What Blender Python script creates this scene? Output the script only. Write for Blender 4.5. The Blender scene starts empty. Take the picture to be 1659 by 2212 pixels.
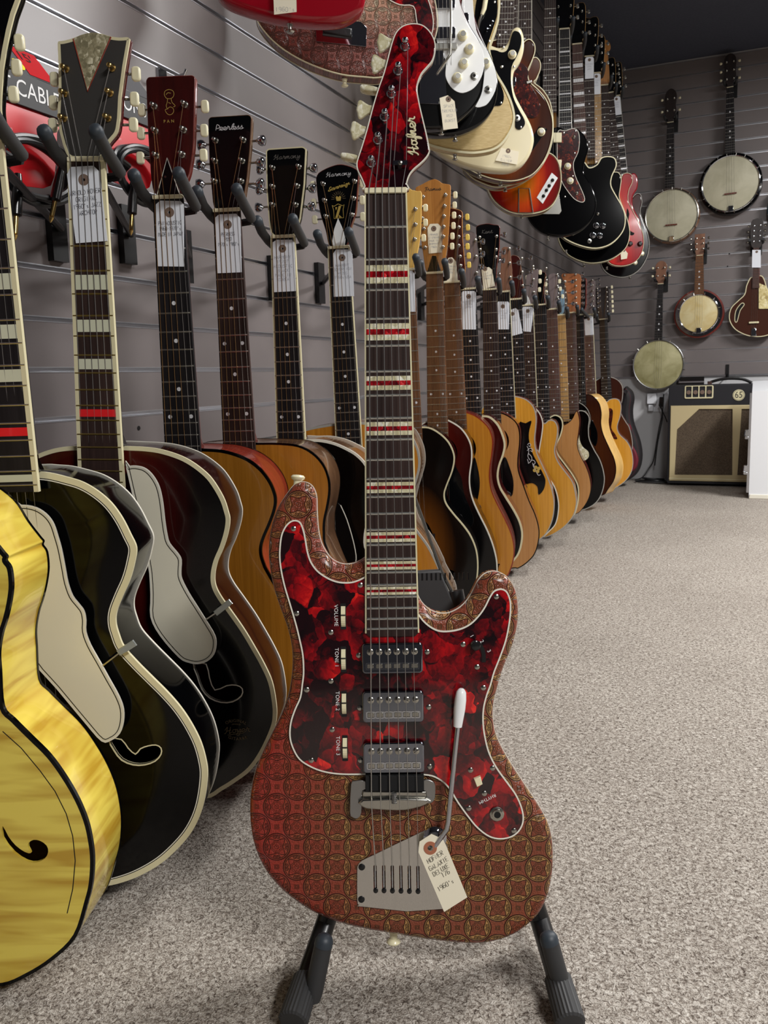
import bpy, math, random
from mathutils import Matrix, Vector
from mathutils.geometry import tessellate_polygon
CAMM = [[0.920185, -0.035679, 0.389855, 0], [0.390627, 0.149535, -0.908323, 0], [-0.025889, 0.988112, 0.151537, 0.65], [0, 0, 0, 1]]
C = bpy.context.scene.collection
S = bpy.context.scene
RND = random.Random(5)
LAMPS = [(1.85, -.5, 122), (.25, 1.95, 34), (1.45, 3.5, 125)]
# ---------------------------------------------------------------- camera, world, lights, exposure
cam = bpy.data.objects.new('camera', bpy.data.cameras.new('camera')); C.objects.link(cam); S.camera = cam
cam.data.sensor_fit = 'HORIZONTAL'; cam.data.sensor_width = 36.0; cam.data.lens = 36.0*1880/1659
cam.data.clip_start = .05
cam.data.dof.use_dof = True; cam.data.dof.focus_distance = .93; cam.data.dof.aperture_fstop = 45
cam.matrix_world = Matrix(CAMM)
W = bpy.data.worlds.new('world'); S.world = W; W.use_nodes = True
W.node_tree.nodes['Background'].inputs[0].default_value = (.75, .8, .9, 1); W.node_tree.nodes['Background'].inputs[1].default_value = .02
S.view_settings.view_transform = 'Standard'; S.view_settings.look = 'None'; S.view_settings.gamma = 1
S.view_settings.use_curve_mapping = False; S.view_settings.exposure = 0.0
def area(name, loc, sx, sy, power, col=(1, .985, .965), rot=(0, 0, 0), spread=180):
    d = bpy.data.lights.new(name, 'AREA'); d.shape = 'RECTANGLE'; d.size = sx; d.size_y = sy; d.energy = power; d.color = col
    d.spread = math.radians(spread)
    o = bpy.data.objects.new(name, d); C.objects.link(o); o.location = loc; o.rotation_euler = rot; return o
for (lx, ly, lw) in LAMPS: area('ceiling_lamp', (lx, ly, 2.33), .3, 1.2, lw)
# ---------------------------------------------------------------- materials
MATS = {}
class NG:
    def __init__(s, name):
        s.m = bpy.data.materials.new(name); s.m.use_nodes = True; s.t = s.m.node_tree; s.b = s.t.nodes['Principled BSDF']; MATS[name] = s.m
    def n(s, typ, **kw):
        x = s.t.nodes.new(typ)
        for k, v in kw.items(): setattr(x, k, v)
        return x
    def l(s, a, b): s.t.links.new(a, b)
    def put(s, sock, v):
        if isinstance(v, bpy.types.NodeSocket): s.l(v, sock)
        elif isinstance(v, (tuple, list)) and len(v) == 3 and sock.type == 'RGBA': sock.default_value = (*v, 1)
        else: sock.default_value = v
    def math(s, op, a, b=0., c=0.):
        x = s.n('ShaderNodeMath', operation=op)
        for i, v in enumerate((a, b, c)): s.put(x.inputs[i], v)
        return x.outputs[0]
    def obj(s, scale=(1, 1, 1), rot=(0, 0, 0), loc=(0, 0, 0)):
        tc = s.n('ShaderNodeTexCoord'); mp = s.n('ShaderNodeMapping')
        mp.inputs['Scale'].default_value = scale; mp.inputs['Rotation'].default_value = rot; mp.inputs['Location'].default_value = loc
        s.l(tc.outputs['Object'], mp.inputs[0]); return mp.outputs[0]
    def noise(s, v, scale, detail=3, rough=.55, dist=0.):
        x = s.n('ShaderNodeTexNoise'); s.put(x.inputs['Vector'], v); x.inputs['Scale'].default_value = scale; x.inputs['Detail'].default_value = detail
        x.inputs['Roughness'].default_value = rough; x.inputs['Distortion'].default_value = dist; return x.outputs
    def ramp(s, f, stops):
        x = s.n('ShaderNodeValToRGB'); s.put(x.inputs[0], f); e = x.color_ramp.elements
        while len(e) < len(stops): e.new(.5)
        for i, (p, c) in enumerate(stops): e[i].position = p; e[i].color = (*c, 1)
        return x.outputs[0]
    def mix(s, f, a, b, mode='MIX'):
        x = s.n('ShaderNodeMix', data_type='RGBA', blend_type=mode); s.put(x.inputs[0], f); s.put(x.inputs[6], a); s.put(x.inputs[7], b); return x.outputs[2]
    def bump(s, h, strength=.3, dist=.001):
        x = s.n('ShaderNodeBump'); x.inputs['Strength'].default_value = strength; x.inputs['Distance'].default_value = dist; s.put(x.inputs['Height'], h); s.l(x.outputs[0], s.b.inputs['Normal'])
    def set(s, col=None, rough=None, metal=None, coat=None, spec=None, coatr=.05):
        b = s.b.inputs
        if col is not None: s.put(b['Base Color'], col)
        if rough is not None: s.put(b['Roughness'], rough)
        if metal is not None: s.put(b['Metallic'], metal)
        if spec is not None: s.put(b['Specular IOR Level'], spec)
        if coat: s.put(b['Coat Weight'], coat); b['Coat Roughness'].default_value = coatr
        return s
def lin(r, g, b):
    f = lambda v: (v/12.92 if v <= .04045 else ((v+.055)/1.055)**2.4)
    return (f(r/255), f(g/255), f(b/255))
def flat(name, rgb, rough=.4, metal=0., coat=0., **k): NG(name).set(lin(*rgb), rough, metal, coat, spec=.28 if name in ('black_lacquer', 'black_guard') else None, **k)
for nm, rgb, ro, me, co in (('black_lacquer', (3, 3, 4), .1, 0, 0), ('matte_black', (20, 20, 22), .5, 0, 0), ('charcoal', (52, 50, 48), .55, 0, 0), ('black_plastic', (14, 14, 16), .28, 0, .2), ('rubber', (46, 46, 47), .6, 0, 0), ('rubber_cap', (44, 52, 60), .5, 0, 0),
    ('black_metal', (18, 18, 20), .38, .2, .1), ('cream_binding', (222, 214, 176), .35, 0, .3), ('white_binding', (232, 228, 214), .3, 0, .3), ('grey_binding', (170, 168, 160), .35, 0, .2), ('ivory_button', (232, 226, 192), .3, 0, .3), ('amber_button', (224, 196, 96), .3, 0, .3),
    ('nut_bone', (232, 224, 190), .4, 0, 0), ('ivory_guard', (226, 221, 200), .28, 0, .3), ('white_guard', (240, 242, 242), .22, 0, .4), ('black_guard', (9, 10, 12), .12, 0, .25), ('chrome', (190, 193, 200), .06, 1, 0), ('pickup_chrome', (128, 132, 142), .09, 1, 0), ('nickel', (180, 178, 170), .22, 1, 0),  # pickup chrome is darker than plain chrome: a dark reflection put into its colour
    ('steel', (160, 160, 160), .3, 1, 0), ('brass', (196, 166, 104), .25, 1, 0), ('fret_wire', (205, 205, 200), .28, 1, 0), ('brass_fret', (205, 180, 110), .3, 1, 0), ('string_steel', (196, 196, 194), .3, 1, 0), ('string_bronze', (206, 168, 120), .3, 1, 0),
    ('paper', (228, 232, 240), .8, 0, 0), ('cream_paper', (240, 232, 208), .8, 0, 0), ('ink', (70, 72, 84), .8, 0, 0), ('pencil', (150, 154, 166), .85, 0, 0), ('eyelet_brown', (116, 96, 84), .8, 0, 0), ('eyelet_rust', (168, 104, 76), .8, 0, 0), ('gold_print', (204, 176, 92), .4, .35, 0), ('dull_gold_print', (120, 104, 74), .5, .2, 0), ('silver_print', (220, 220, 222), .4, .2, 0), ('grey_print', (96, 92, 88), .5, 0, 0), ('white_print', (236, 236, 236), .6, 0, 0), ('black_print', (16, 14, 12), .6, 0, 0),
    ('red_inlay', (226, 34, 40), .3, 0, .3), ('ivory_inlay', (206, 208, 184), .35, 0, .2), ('dot_inlay', (225, 226, 230), .25, 0, .3), ('red_card', (206, 18, 30), .3, 0, .3), ('black_card', (16, 15, 17), .5, 0, 0), ('silver_card', (150, 152, 156), .25, .7, 0), ('yellow_sticker', (236, 222, 46), .6, 0, 0), ('cable_rubber', (30, 32, 35), .32, 0, 0),
    ('white_paint', (196, 196, 198), .6, 0, 0), ('dim_paint', (52, 50, 52), .7, 0, 0), ('mandolin_brown', (66, 36, 26), .2, 0, .4), ('outlet_white', (228, 230, 236), .4, 0, 0), ('white_tolex', (226, 228, 232), .5, 0, 0), ('amp_black', (20, 20, 27), .6, 0, 0), ('amp_tan', (196, 180, 138), .55, 0, 0), ('cherry_red', (150, 10, 28), .14, 0, .3), ('dark_cherry', (80, 8, 16), .14, 0, .7), ('white_cream', (226, 216, 180), .2, 0, .5), ('cable_dark', (24, 24, 26), .5, 0, 0), ('gig_bag', (26, 22, 26), .7, 0, 0), ('gig_red', (110, 20, 40), .6, 0, 0), ('blue_head', (120, 150, 170), .3, 0, .4), ('cream_plastic', (236, 228, 190), .25, 0, .4), ('foam', (14, 14, 15), .9, 0, 0), ('hole_dark', (14, 12, 12), .9, 0, 0), ('blue_rim', (50, 92, 110), .3, .3, .3), ('red_thread', (170, 30, 40), .7, 0, 0), ('maroon_plate', (96, 10, 28), .15, .2, .5), ('clear_strut', (170, 176, 172), .12, .6, .4)):
    flat(nm, rgb, ro, me, co)
def wood(name, a, b, rough=.25, coat=.5, sc=(60, 60, 3), fine=14, extra=None):
    g = NG(name); v = g.obj(sc); f = g.noise(v, 1.6, 4, .6, .4)[0]; f2 = g.noise(g.obj((400, 400, 9)), 1., 2)[0]
    f = g.math('ADD', g.math('MULTIPLY', f, .75), g.math('MULTIPLY', f2, .25))
    g.set(g.ramp(f, [(.3, lin(*a)), (.7, lin(*b))]), rough, 0, coat, spec=.2 if not coat else None); g.bump(f2, .05, .0004); return g
wood('rosewood', (34, 24, 23), (62, 46, 42), .45, 0); wood('ebony', (20, 18, 20), (38, 35, 37), .42, 0); wood('walnut_board', (78, 50, 34), (128, 88, 58), .45, 0); wood('maple_board', (150, 112, 62), (190, 152, 96), .4, .1)
wood('brown_board', (66, 46, 42), (98, 72, 66), .45, 0)
wood('spruce_amber', (176, 108, 28), (206, 140, 44), .22, .5, (110, 110, 2.5)); wood('spruce_gold', (196, 132, 34), (222, 162, 58), .22, .5, (110, 110, 2.5)); wood('spruce_tan', (176, 120, 66), (196, 142, 84), .3, .4, (110, 110, 2.5)); wood('spruce_brown', (150, 96, 26), (184, 122, 40), .24, .5, (120, 120, 2))
wood('mahogany', (78, 24, 18), (128, 44, 32), .25, .5, (30, 30, 5)); wood('red_mahogany', (120, 34, 22), (160, 56, 36), .25, .5); wood('dark_mahogany', (40, 12, 12), (72, 20, 18), .2, .5, (30, 30, 4)); wood('rosewood_side', (80, 52, 36), (132, 96, 66), .2, .6, (20, 20, 6)); wood('maple_neck', (196, 148, 80), (222, 178, 108), .3, .4); wood('framus_neck', (160, 102, 46), (196, 138, 70), .3, .4); wood('blonde_head', (216, 170, 84), (234, 196, 112), .3, .4); wood('orange_head', (150, 88, 50), (178, 112, 70), .35, .3)
wood('light_rib', (214, 168, 92), (236, 196, 124), .3, .4); wood('grey_head', (104, 92, 92), (134, 120, 120), .3, .4); wood('brown_head', (110, 74, 58), (150, 108, 84), .35, .3); wood('banjo_rim', (116, 78, 48), (150, 104, 68), .3, .4); wood('dark_neck', (30, 24, 24), (48, 38, 36), .35, .3)
def burst(name, stops, cz, rx, rz, rough=.14, coat=.12, grain=True):
    g = NG(name); tc = g.n('ShaderNodeTexCoord'); sp = g.n('ShaderNodeSeparateXYZ'); g.l(tc.outputs['Object'], sp.inputs[0])
    x = g.math('DIVIDE', sp.outputs[0], rx); z = g.math('DIVIDE', g.math('SUBTRACT', sp.outputs[2], cz), rz)
    r = g.math('SQRT', g.math('ADD', g.math('MULTIPLY', x, x), g.math('MULTIPLY', z, z)))
    c = g.ramp(r, [(p, lin(*k)) for p, k in stops])
    if grain:
        f = g.noise(g.obj((160, 160, 3)), 1., 2)[0]; c = g.mix(.18, c, g.ramp(f, [(.35, (.25, .25, .25)), (.65, (1, 1, 1))]), 'MULTIPLY')
    g.set(c, rough, 0, coat, spec=.32)
burst('burst_black_tan', [(.0, (150, 90, 26)), (.4, (96, 54, 16)), (.68, (18, 12, 10)), (1., (8, 8, 8))], .16, .15, .26)
burst('burst_dark_red', [(.0, (92, 26, 18)), (.5, (58, 12, 10)), (.8, (16, 9, 9)), (1., (9, 8, 9))], .42, .15, .34)
burst('burst_black_red', [(.0, (110, 8, 10)), (.5, (62, 4, 6)), (.85, (12, 8, 8)), (1., (8, 8, 8))], .36, .13, .2)
burst('burst_brown', [(.0, (176, 84, 22)), (.4, (128, 60, 20)), (.7, (62, 30, 18)), (1., (44, 24, 18))], .18, .17, .32)
burst('burst_cherry', [(.0, (240, 170, 30)), (.38, (232, 110, 20)), (.62, (200, 30, 24)), (1., (150, 12, 24))], .2, .17, .3)
burst('burst_cherry_side', [(.0, (236, 150, 26)), (.3, (214, 78, 22)), (.5, (150, 24, 22)), (.8, (70, 14, 14)), (1., (40, 10, 10))], .12, .17, .26)
burst('burst_tobacco', [(.0, (120, 60, 24)), (.5, (90, 46, 24)), (1., (60, 30, 22))], .2, .2, .3)
burst('burst_pale_pink', [(.0, (208, 196, 180)), (.5, (200, 180, 160)), (.8, (176, 60, 60)), (1., (110, 14, 24))], .2, .18, .3)
def flame():
    g = NG('flamed_maple'); v = g.obj((7, 7, 62), (0, .06, 0)); f = g.noise(v, 1., 2, .5, .5)[0]
    g.set(g.ramp(f, [(.32, lin(196, 156, 48)), (.6, lin(238, 214, 92))]), .2, 0, .6)
flame()
def pearl(name, stops, scale, crack, rough=.14, warp=.25, fold=.9, streak=.25):
    # cells with a folded sheen: each cell shades along its own direction, some borders show as dark creases
    g = NG(name); v0 = g.obj((scale, scale, scale*.85), (0, .5, 0)); nz = g.noise(v0, 1.1, 3)[1]
    v = g.n('ShaderNodeVectorMath', operation='MULTIPLY_ADD'); g.l(nz, v.inputs[0]); v.inputs[1].default_value = (warp*3,)*3; g.l(v0, v.inputs[2]); V = v.outputs[0]
    def cells(vec, k):
        vo = g.n('ShaderNodeTexVoronoi'); g.l(vec, vo.inputs['Vector']); vo.inputs['Scale'].default_value = k
        se = g.n('ShaderNodeSeparateColor'); g.l(vo.outputs['Color'], se.inputs[0])
        d = g.n('ShaderNodeVectorMath', operation='SUBTRACT'); sc = g.n('ShaderNodeVectorMath', operation='SCALE'); g.l(vec, sc.inputs[0]); sc.inputs[3].default_value = k
        p2 = g.n('ShaderNodeVectorMath', operation='SCALE'); g.l(vo.outputs['Position'], p2.inputs[0]); p2.inputs[3].default_value = k
        g.l(sc.outputs[0], d.inputs[0]); g.l(p2.outputs[0], d.inputs[1])
        cc = g.n('ShaderNodeVectorMath', operation='SUBTRACT'); g.l(vo.outputs['Color'], cc.inputs[0]); cc.inputs[1].default_value = (.5, .5, .5)
        dt = g.n('ShaderNodeVectorMath', operation='DOT_PRODUCT'); g.l(d.outputs[0], dt.inputs[0]); g.l(cc.outputs[0], dt.inputs[1])
        return se.outputs[0], dt.outputs['Value']
    r1, g1 = cells(V, 1.); r2, g2 = cells(V, 2.3)
    f2 = g.noise(v0, 3.2, 3, .6, 1.6)[0]
    f = g.math('ADD', g.math('MULTIPLY', r1, .42), g.math('MULTIPLY', g1, fold)); f = g.math('ADD', f, g.math('MULTIPLY', g2, fold*.45)); f = g.math('ADD', f, g.math('MULTIPLY', r2, .22)); f = g.math('ADD', f, g.math('MULTIPLY', g.math('SUBTRACT', f2, .5), streak*2))
    c = g.ramp(g.math('ADD', f, .1), stops)
    ve = g.n('ShaderNodeTexVoronoi', feature='DISTANCE_TO_EDGE'); g.l(V, ve.inputs['Vector']); ve.inputs['Scale'].default_value = 1
    big = g.noise(v0, .8, 1)[0]
    e = g.ramp(g.math('ADD', ve.outputs[0], g.math('MULTIPLY', g.math('SUBTRACT', big, .42), .5)), [(.0, (0, 0, 0)), (.06, (1, 1, 1))])
    g.set(g.mix(e, crack, c), rough, 0, .5, coatr=.03)
pearl('red_pearl', [(.15, lin(26, 3, 9)), (.38, lin(84, 5, 14)), (.56, lin(134, 8, 18)), (.76, lin(178, 12, 20)), (.98, lin(232, 40, 32))], 37, lin(16, 2, 7))
pearl('white_pearl', [(.15, lin(196, 188, 150)), (.5, lin(220, 214, 182)), (.9, lin(248, 246, 232))], 130, lin(196, 188, 150))
pearl('red_stripe_pearl', [(.1, lin(96, 6, 18)), (.45, lin(150, 10, 24)), (.8, lin(206, 22, 34)), (1., lin(240, 90, 90))], 130, lin(70, 4, 12))
pearl('grey_pearl', [(.1, lin(126, 120, 94)), (.45, lin(158, 150, 120)), (.9, lin(226, 220, 192))], 170, lin(150, 142, 112), .3)
pearl('tortoise', [(.1, lin(30, 8, 9)), (.5, lin(64, 16, 15)), (.9, lin(150, 60, 36))], 70, lin(26, 8, 8), .15, .5)
pearl('yellow_pearl', [(.1, lin(190, 170, 110)), (.5, lin(220, 206, 150)), (.9, lin(240, 230, 190))], 60, lin(170, 150, 96), .3)
def leather(name, base_a, base_b, gold, edge, gscale, cx, cz, rx, rz, rough=.42):
    # tooled medallions: circles on a square lattice turned 45 degrees, a scrolled frame and a rosette in each
    g = NG(name); tc = g.n('ShaderNodeTexCoord'); sp = g.n('ShaderNodeSeparateXYZ'); g.l(tc.outputs['Object'], sp.inputs[0]); X, Z = sp.outputs[0], sp.outputs[2]
    m = g.math; k = 1/gscale
    u = m('MULTIPLY', m('ADD', m('MULTIPLY', X, .72), m('MULTIPLY', Z, .69)), k); v = m('MULTIPLY', m('SUBTRACT', m('MULTIPLY', X, .69), m('MULTIPLY', Z, .72)), k)
    du = m('SUBTRACT', m('FRACT', u), .5); dv = m('SUBTRACT', m('FRACT', v), .5)
    dx = m('ADD', m('MULTIPLY', du, .72), m('MULTIPLY', dv, .69)); dz = m('SUBTRACT', m('MULTIPLY', du, .69), m('MULTIPLY', dv, .72))
    r = m('SQRT', m('ADD', m('MULTIPLY', dx, dx), m('MULTIPLY', dz, dz))); a = m('ARCTAN2', dz, dx)
    line = lambda d, w: m('SUBTRACT', 1., m('SMOOTH_MIN', m('DIVIDE', m('ABSOLUTE', d), w), 1., .3))
    ring = m('MAXIMUM', line(m('SUBTRACT', r, .47), .022), line(m('SUBTRACT', r, .415), .014))
    ax, az = m('ABSOLUTE', dx), m('ABSOLUTE', dz)
    wav = m('MULTIPLY', m('COSINE', m('MULTIPLY', a, 4.)), .03)
    sq = m('ADD', m('MAXIMUM', ax, az), wav)
    frame = line(m('SUBTRACT', sq, .25), .018)
    lo = m('MINIMUM', ax, az); hi = m('MAXIMUM', ax, az)
    curl = m('SQRT', m('ADD', m('POWER', m('SUBTRACT', hi, .35), 2.), m('POWER', m('SUBTRACT', lo, .06), 2.)))
    curls = m('MAXIMUM', line(m('SUBTRACT', curl, .055), .016), line(curl, .028))
    pet = m('MULTIPLY', m('COSINE', m('MULTIPLY', a, 8.)), .018)
    ros = m('MAXIMUM', m('MAXIMUM', line(m('SUBTRACT', m('ADD', r, pet), .15), .014), line(m('SUBTRACT', r, .07), .014)), m('MAXIMUM', line(r, .03), line(m('SUBTRACT', m('ADD', r, pet), .2), .01)))
    eu = m('SUBTRACT', m('ABSOLUTE', du), .5); ev = m('SUBTRACT', m('ABSOLUTE', dv), .5)
    gap = m('ADD', m('ABSOLUTE', eu), m('ABSOLUTE', ev))
    star = m('MAXIMUM', line(m('SUBTRACT', gap, .1), .02), line(m('SUBTRACT', gap, .05), .02))
    tiny = g.n('ShaderNodeTexVoronoi'); g.l(g.obj((520, 520, 520)), tiny.inputs['Vector']); tiny.inputs['Scale'].default_value = 1
    tn = m('MULTIPLY', m('SUBTRACT', 1., tiny.outputs[0]), .22)
    D_ = m('MAXIMUM', m('MAXIMUM', ring, frame), m('MULTIPLY', curls, .8)); L_ = m('MAXIMUM', ros, star); H = m('MAXIMUM', D_, m('MULTIPLY', L_, .8))
    inside = m('MULTIPLY', m('LESS_THAN', r, .46), m('GREATER_THAN', sq, .26))
    xx = m('DIVIDE', m('SUBTRACT', X, cx), rx); zz = m('DIVIDE', m('SUBTRACT', Z, cz), rz)
    rad = m('SQRT', m('ADD', m('MULTIPLY', xx, xx), m('MULTIPLY', zz, zz)))
    w = g.noise(g.obj((9, 9, 9)), 1., 3)[0]
    edgef = m('SMOOTHSTEP' if False else 'MULTIPLY', m('SUBTRACT', m('ADD', rad, m('MULTIPLY', w, .5)), .85), 2.2); edgef = m('MULTIPLY', m('MINIMUM', m('MAXIMUM', edgef, 0.), 1.), m('MINIMUM', m('MAXIMUM', m('MULTIPLY', m('SUBTRACT', .36, Z), 9.), .3), 1.))
    gl = m('MULTIPLY', m('SUBTRACT', 1., m('MULTIPLY', edgef, .85)), m('ADD', .5, m('MULTIPLY', w, .75)))
    base = g.mix(w, base_a, base_b)
    c = g.mix(m('MULTIPLY', inside, gl), base, gold); c = g.mix(m('MULTIPLY', edgef, .85), c, edge)
    c = g.mix(m('MULTIPLY', L_, m('MULTIPLY', gl, .6)), c, gold); c = g.mix(m('MULTIPLY', D_, .75), c, tuple(x*.1 for x in base_a))
    g.set(c, rough*.85, 0, .3, coatr=.18)
    g.bump(m('ADD', m('SUBTRACT', m('MULTIPLY', inside, .25), H), tn), 1., .0030)
leather('tooled_leather', lin(110, 44, 28), lin(140, 74, 46), lin(172, 130, 74), lin(150, 34, 24), .0305, .065, .16, .19, .26)
leather('tooled_pale_leather', lin(212, 138, 116), lin(222, 188, 152), lin(240, 228, 190), lin(104, 14, 24), .036, .05, .26, .17, .2, .35)
def vinyl():
    g = NG('gold_vinyl'); f = g.noise(g.obj((60, 60, 420), (0, .25, 0)), 1., 3)[0]; g.set(g.ramp(f, [(.3, lin(190, 164, 108)), (.7, lin(214, 190, 136))]), .3, 0, .3); g.bump(f, .4, .001)
vinyl()
def skin(name, a, b):
    g = NG(name); f = g.noise(g.obj((14, 14, 14)), 1., 4, .6, .6)[0]; f2 = g.noise(g.obj((4, 4, 4)), 1., 2)[0]
    g.set(g.ramp(g.math('ADD', g.math('MULTIPLY', f, .5), g.math('MULTIPLY', f2, .5)), [(.36, lin(*a)), (.64, lin(*b))]), .5, 0, 0); g.bump(f2, .25, .004)
skin('skin_pale', (176, 172, 146), (204, 200, 176)); skin('skin_yellow', (138, 132, 86), (190, 184, 142)); skin('skin_cream', (196, 170, 104), (222, 212, 170))
def slat(name, a, b):
    g = NG(name); f = g.noise(g.obj((3, 3, 3)), 1., 4)[0]; f2 = g.noise(g.obj((700, 700, 700)), 1., 1)[0]
    g.set(g.ramp(f, [(.3, lin(*a)), (.7, lin(*b))]), .36, 0, 0, spec=.5); g.bump(f2, .12, .0006)
slat('slat_laminate', (110, 103, 103), (120, 113, 112))
flat('aluminium', (206, 208, 214), .3, 1)
def carpet():
    g = NG('carpet'); v = g.obj()
    a = g.noise(g.obj((1, 1, 1)), 190., 3, .7, 1.)[0]; b = g.noise(v, 520., 2, .6)[0]; d = g.noise(v, 2.2, 3)[0]
    f = g.math('ADD', g.math('MULTIPLY', a, .72), g.math('MULTIPLY', b, .28))
    c = g.ramp(f, [(.36, lin(80, 70, 64)), (.45, lin(142, 132, 122)), (.54, lin(190, 182, 172)), (.66, lin(222, 216, 207))])
    c = g.mix(.22, c, g.ramp(d, [(.3, (.45, .42, .4)), (.7, (1, 1, 1))]), 'MULTIPLY')
    g.set(c, .95, 0, 0, spec=.1); g.bump(f, .9, .006)
carpet()
def cloth(name, a, b, s):
    g = NG(name); f = g.noise(g.obj((s, s, s)), 1., 2, .7)[0]; g.set(g.ramp(f, [(.35, lin(*a)), (.65, lin(*b))]), .8, 0, 0, spec=.2)
cloth('grille_cloth', (58, 48, 40), (108, 94, 78), 420)
def ceil():
    g = NG('ceiling_paint'); f = g.noise(g.obj((90, 90, 90)), 1., 3)[0]; g.set(g.ramp(f, [(.3, lin(58, 61, 74)), (.7, lin(66, 69, 82))]), .9); g.bump(f, .3, .004)
ceil()
def platemetal():
    g = NG('hazy_chrome'); f = g.noise(g.obj((32, 32, 32)), 1., 3, .5, 2.5)[0]; g.set(lin(206, 204, 200), g.ramp(f, [(.35, (.14, .14, .14)), (.65, (.24, .24, .24))]), 1); g.bump(f, .03, .0006)
platemetal()
def M_(n): return MATS[n]
# ---------------------------------------------------------------- mesh helpers (metres, x right, y into the thing, z up)
class MB:
    def __init__(s): s.v = []; s.f = []
    def add(s, vs, fs):
        k = len(s.v); s.v += [tuple(p) for p in vs]; s.f += [tuple(k+i for i in f) for f in fs]; return s
    def box(s, x0, x1, y0, y1, z0, z1):
        return s.add([(x0, y0, z0), (x1, y0, z0), (x1, y1, z0), (x0, y1, z0), (x0, y0, z1), (x1, y0, z1), (x1, y1, z1), (x0, y1, z1)], [(0, 1, 5, 4), (1, 2, 6, 5), (2, 3, 7, 6), (3, 0, 4, 7), (4, 5, 6, 7), (3, 2, 1, 0)])
    def tube(s, path, r, n=8, closed=False, cap=True, flat=1.):
        P = [Vector(p) for p in path]; m = len(P); k0 = len(s.v); up = None
        rr = r if isinstance(r, (list, tuple)) else [r]*m
        for i in range(m):
            a = P[(i-1) % m] if (closed or i) else P[0]; b = P[(i+1) % m] if (closed or i < m-1) else P[-1]
            t = (b-a).normalized()
            if up is None:
                up = Vector((0, 1, 0)) if abs(t.y) < .9 else Vector((1, 0, 0))
            up = (up-t*up.dot(t)).normalized(); sd = t.cross(up)
            for j in range(n):
                q = 2*math.pi*j/n; s.v.append(tuple(P[i]+up*(math.sin(q)*rr[i]*flat)+sd*(math.cos(q)*rr[i])))
        for i in range(m if closed else m-1):
            for j in range(n):
                a, b = k0+i*n, k0+((i+1) % m)*n; s.f.append((a+j, a+(j+1) % n, b+(j+1) % n, b+j))
        if cap and not closed: s.f += [tuple(k0+j for j in range(n))[::-1], tuple(k0+(m-1)*n+j for j in range(n))]
        return s
    def lathe(s, o, ax, prof, n=16):
        # prof: (along, radius)
        o = Vector(o); ax = Vector(ax).normalized(); u = Vector((0, 0, 1)) if abs(ax.z) < .9 else Vector((1, 0, 0)); u = (u-ax*u.dot(ax)).normalized(); w = ax.cross(u); k = len(s.v)
        for a, r in prof:
            for j in range(n):
                q = 2*math.pi*j/n; s.v.append(tuple(o+ax*a+(u*math.cos(q)+w*math.sin(q))*max(r, 1e-5)))
        for i in range(len(prof)-1):
            for j in range(n): s.f.append((k+i*n+j, k+i*n+(j+1) % n, k+(i+1)*n+(j+1) % n, k+(i+1)*n+j))
        s.f.append(tuple(k+j for j in range(n))[::-1]); s.f.append(tuple(k+(len(prof)-1)*n+j for j in range(n))); return s
    def prism(s, out, y0, y1, r0=0., r1=0., holes=(), back=True, front=True, seg=3):
        out = ccw(out); loops = []
        if r0: loops += [(offset(out, r0*(1-math.sin(i*math.pi/2/seg))), y0+r0*(1-math.cos(i*math.pi/2/seg))) for i in range(seg+1)]
        else: loops.append((out, y0))
        if r1: loops += [(offset(out, r1*(1-math.cos(i*math.pi/2/seg))), y1-r1*(1-math.sin(i*math.pi/2/seg))) for i in range(seg+1)]
        else: loops.append((out, y1))
        k = len(s.v); n = len(out)
        for L, y in loops: s.v += [(x, y, z) for x, z in L]
        for i in range(len(loops)-1):
            a, b = k+i*n, k+(i+1)*n
            for j in range(n): s.f.append((a+j, b+j, b+(j+1) % n, a+(j+1) % n))
        if front: s.face(loops[0][0], loops[0][1], holes, False)
        if back: s.face(loops[-1][0], loops[-1][1], holes, True)
        for h in holes:
            h = ccw(h); kk = len(s.v); m = len(h); s.v += [(x, y0, z) for x, z in h]+[(x, y1, z) for x, z in h]
            for j in range(m): s.f.append((kk+j, kk+(j+1) % m, kk+m+(j+1) % m, kk+m+j))
        return s
    def face(s, out, y, holes=(), flip=False):
        polys = [[Vector((x, z, 0)) for x, z in out]]+[[Vector((x, z, 0)) for x, z in ccw(h)[::-1]] for h in holes]
        k = len(s.v); fl = [p for q in polys for p in q]; s.v += [(p.x, y, p.y) for p in fl]
        for t in tessellate_polygon(polys):
            a, b, c = t
            ar = (fl[b].x-fl[a].x)*(fl[c].y-fl[a].y)-(fl[b].y-fl[a].y)*(fl[c].x-fl[a].x)
            if abs(ar) < 1e-14: continue
            tt = (a, b, c) if ar > 0 else (a, c, b)
            s.f.append(tuple(k+i for i in (tt if not flip else tt[::-1])))
        return s
    def ring(s, out, w, y0, y1, proud=.0004):
        o = offset(ccw(out), -proud); i_ = offset(ccw(out), w); n = len(o); k = len(s.v)
        s.v += [(x, y0, z) for x, z in o]+[(x, y0, z) for x, z in i_]+[(x, y1, z) for x, z in o]
        for j in range(n):
            q = (j+1) % n; s.f += [(k+j, k+q, k+n+q, k+n+j), (k+j, k+2*n+j, k+2*n+q, k+q)]
        return s
    def ribbon(s, pts, w, y):
        P = [Vector(p) for p in pts]; k = len(s.v); m = len(P)
        for i in range(m):
            t = (P[min(i+1, m-1)]-P[max(i-1, 0)]); t = t.normalized() if t.length > 1e-9 else Vector((1, 0)); nn = Vector((-t.y, t.x))*w/2
            s.v += [(P[i].x+nn.x, y, P[i].y+nn.y), (P[i].x-nn.x, y, P[i].y-nn.y)]
        for i in range(m-1): s.f.append((k+2*i, k+2*i+1, k+2*i+3, k+2*i+2))
        return s
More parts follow.
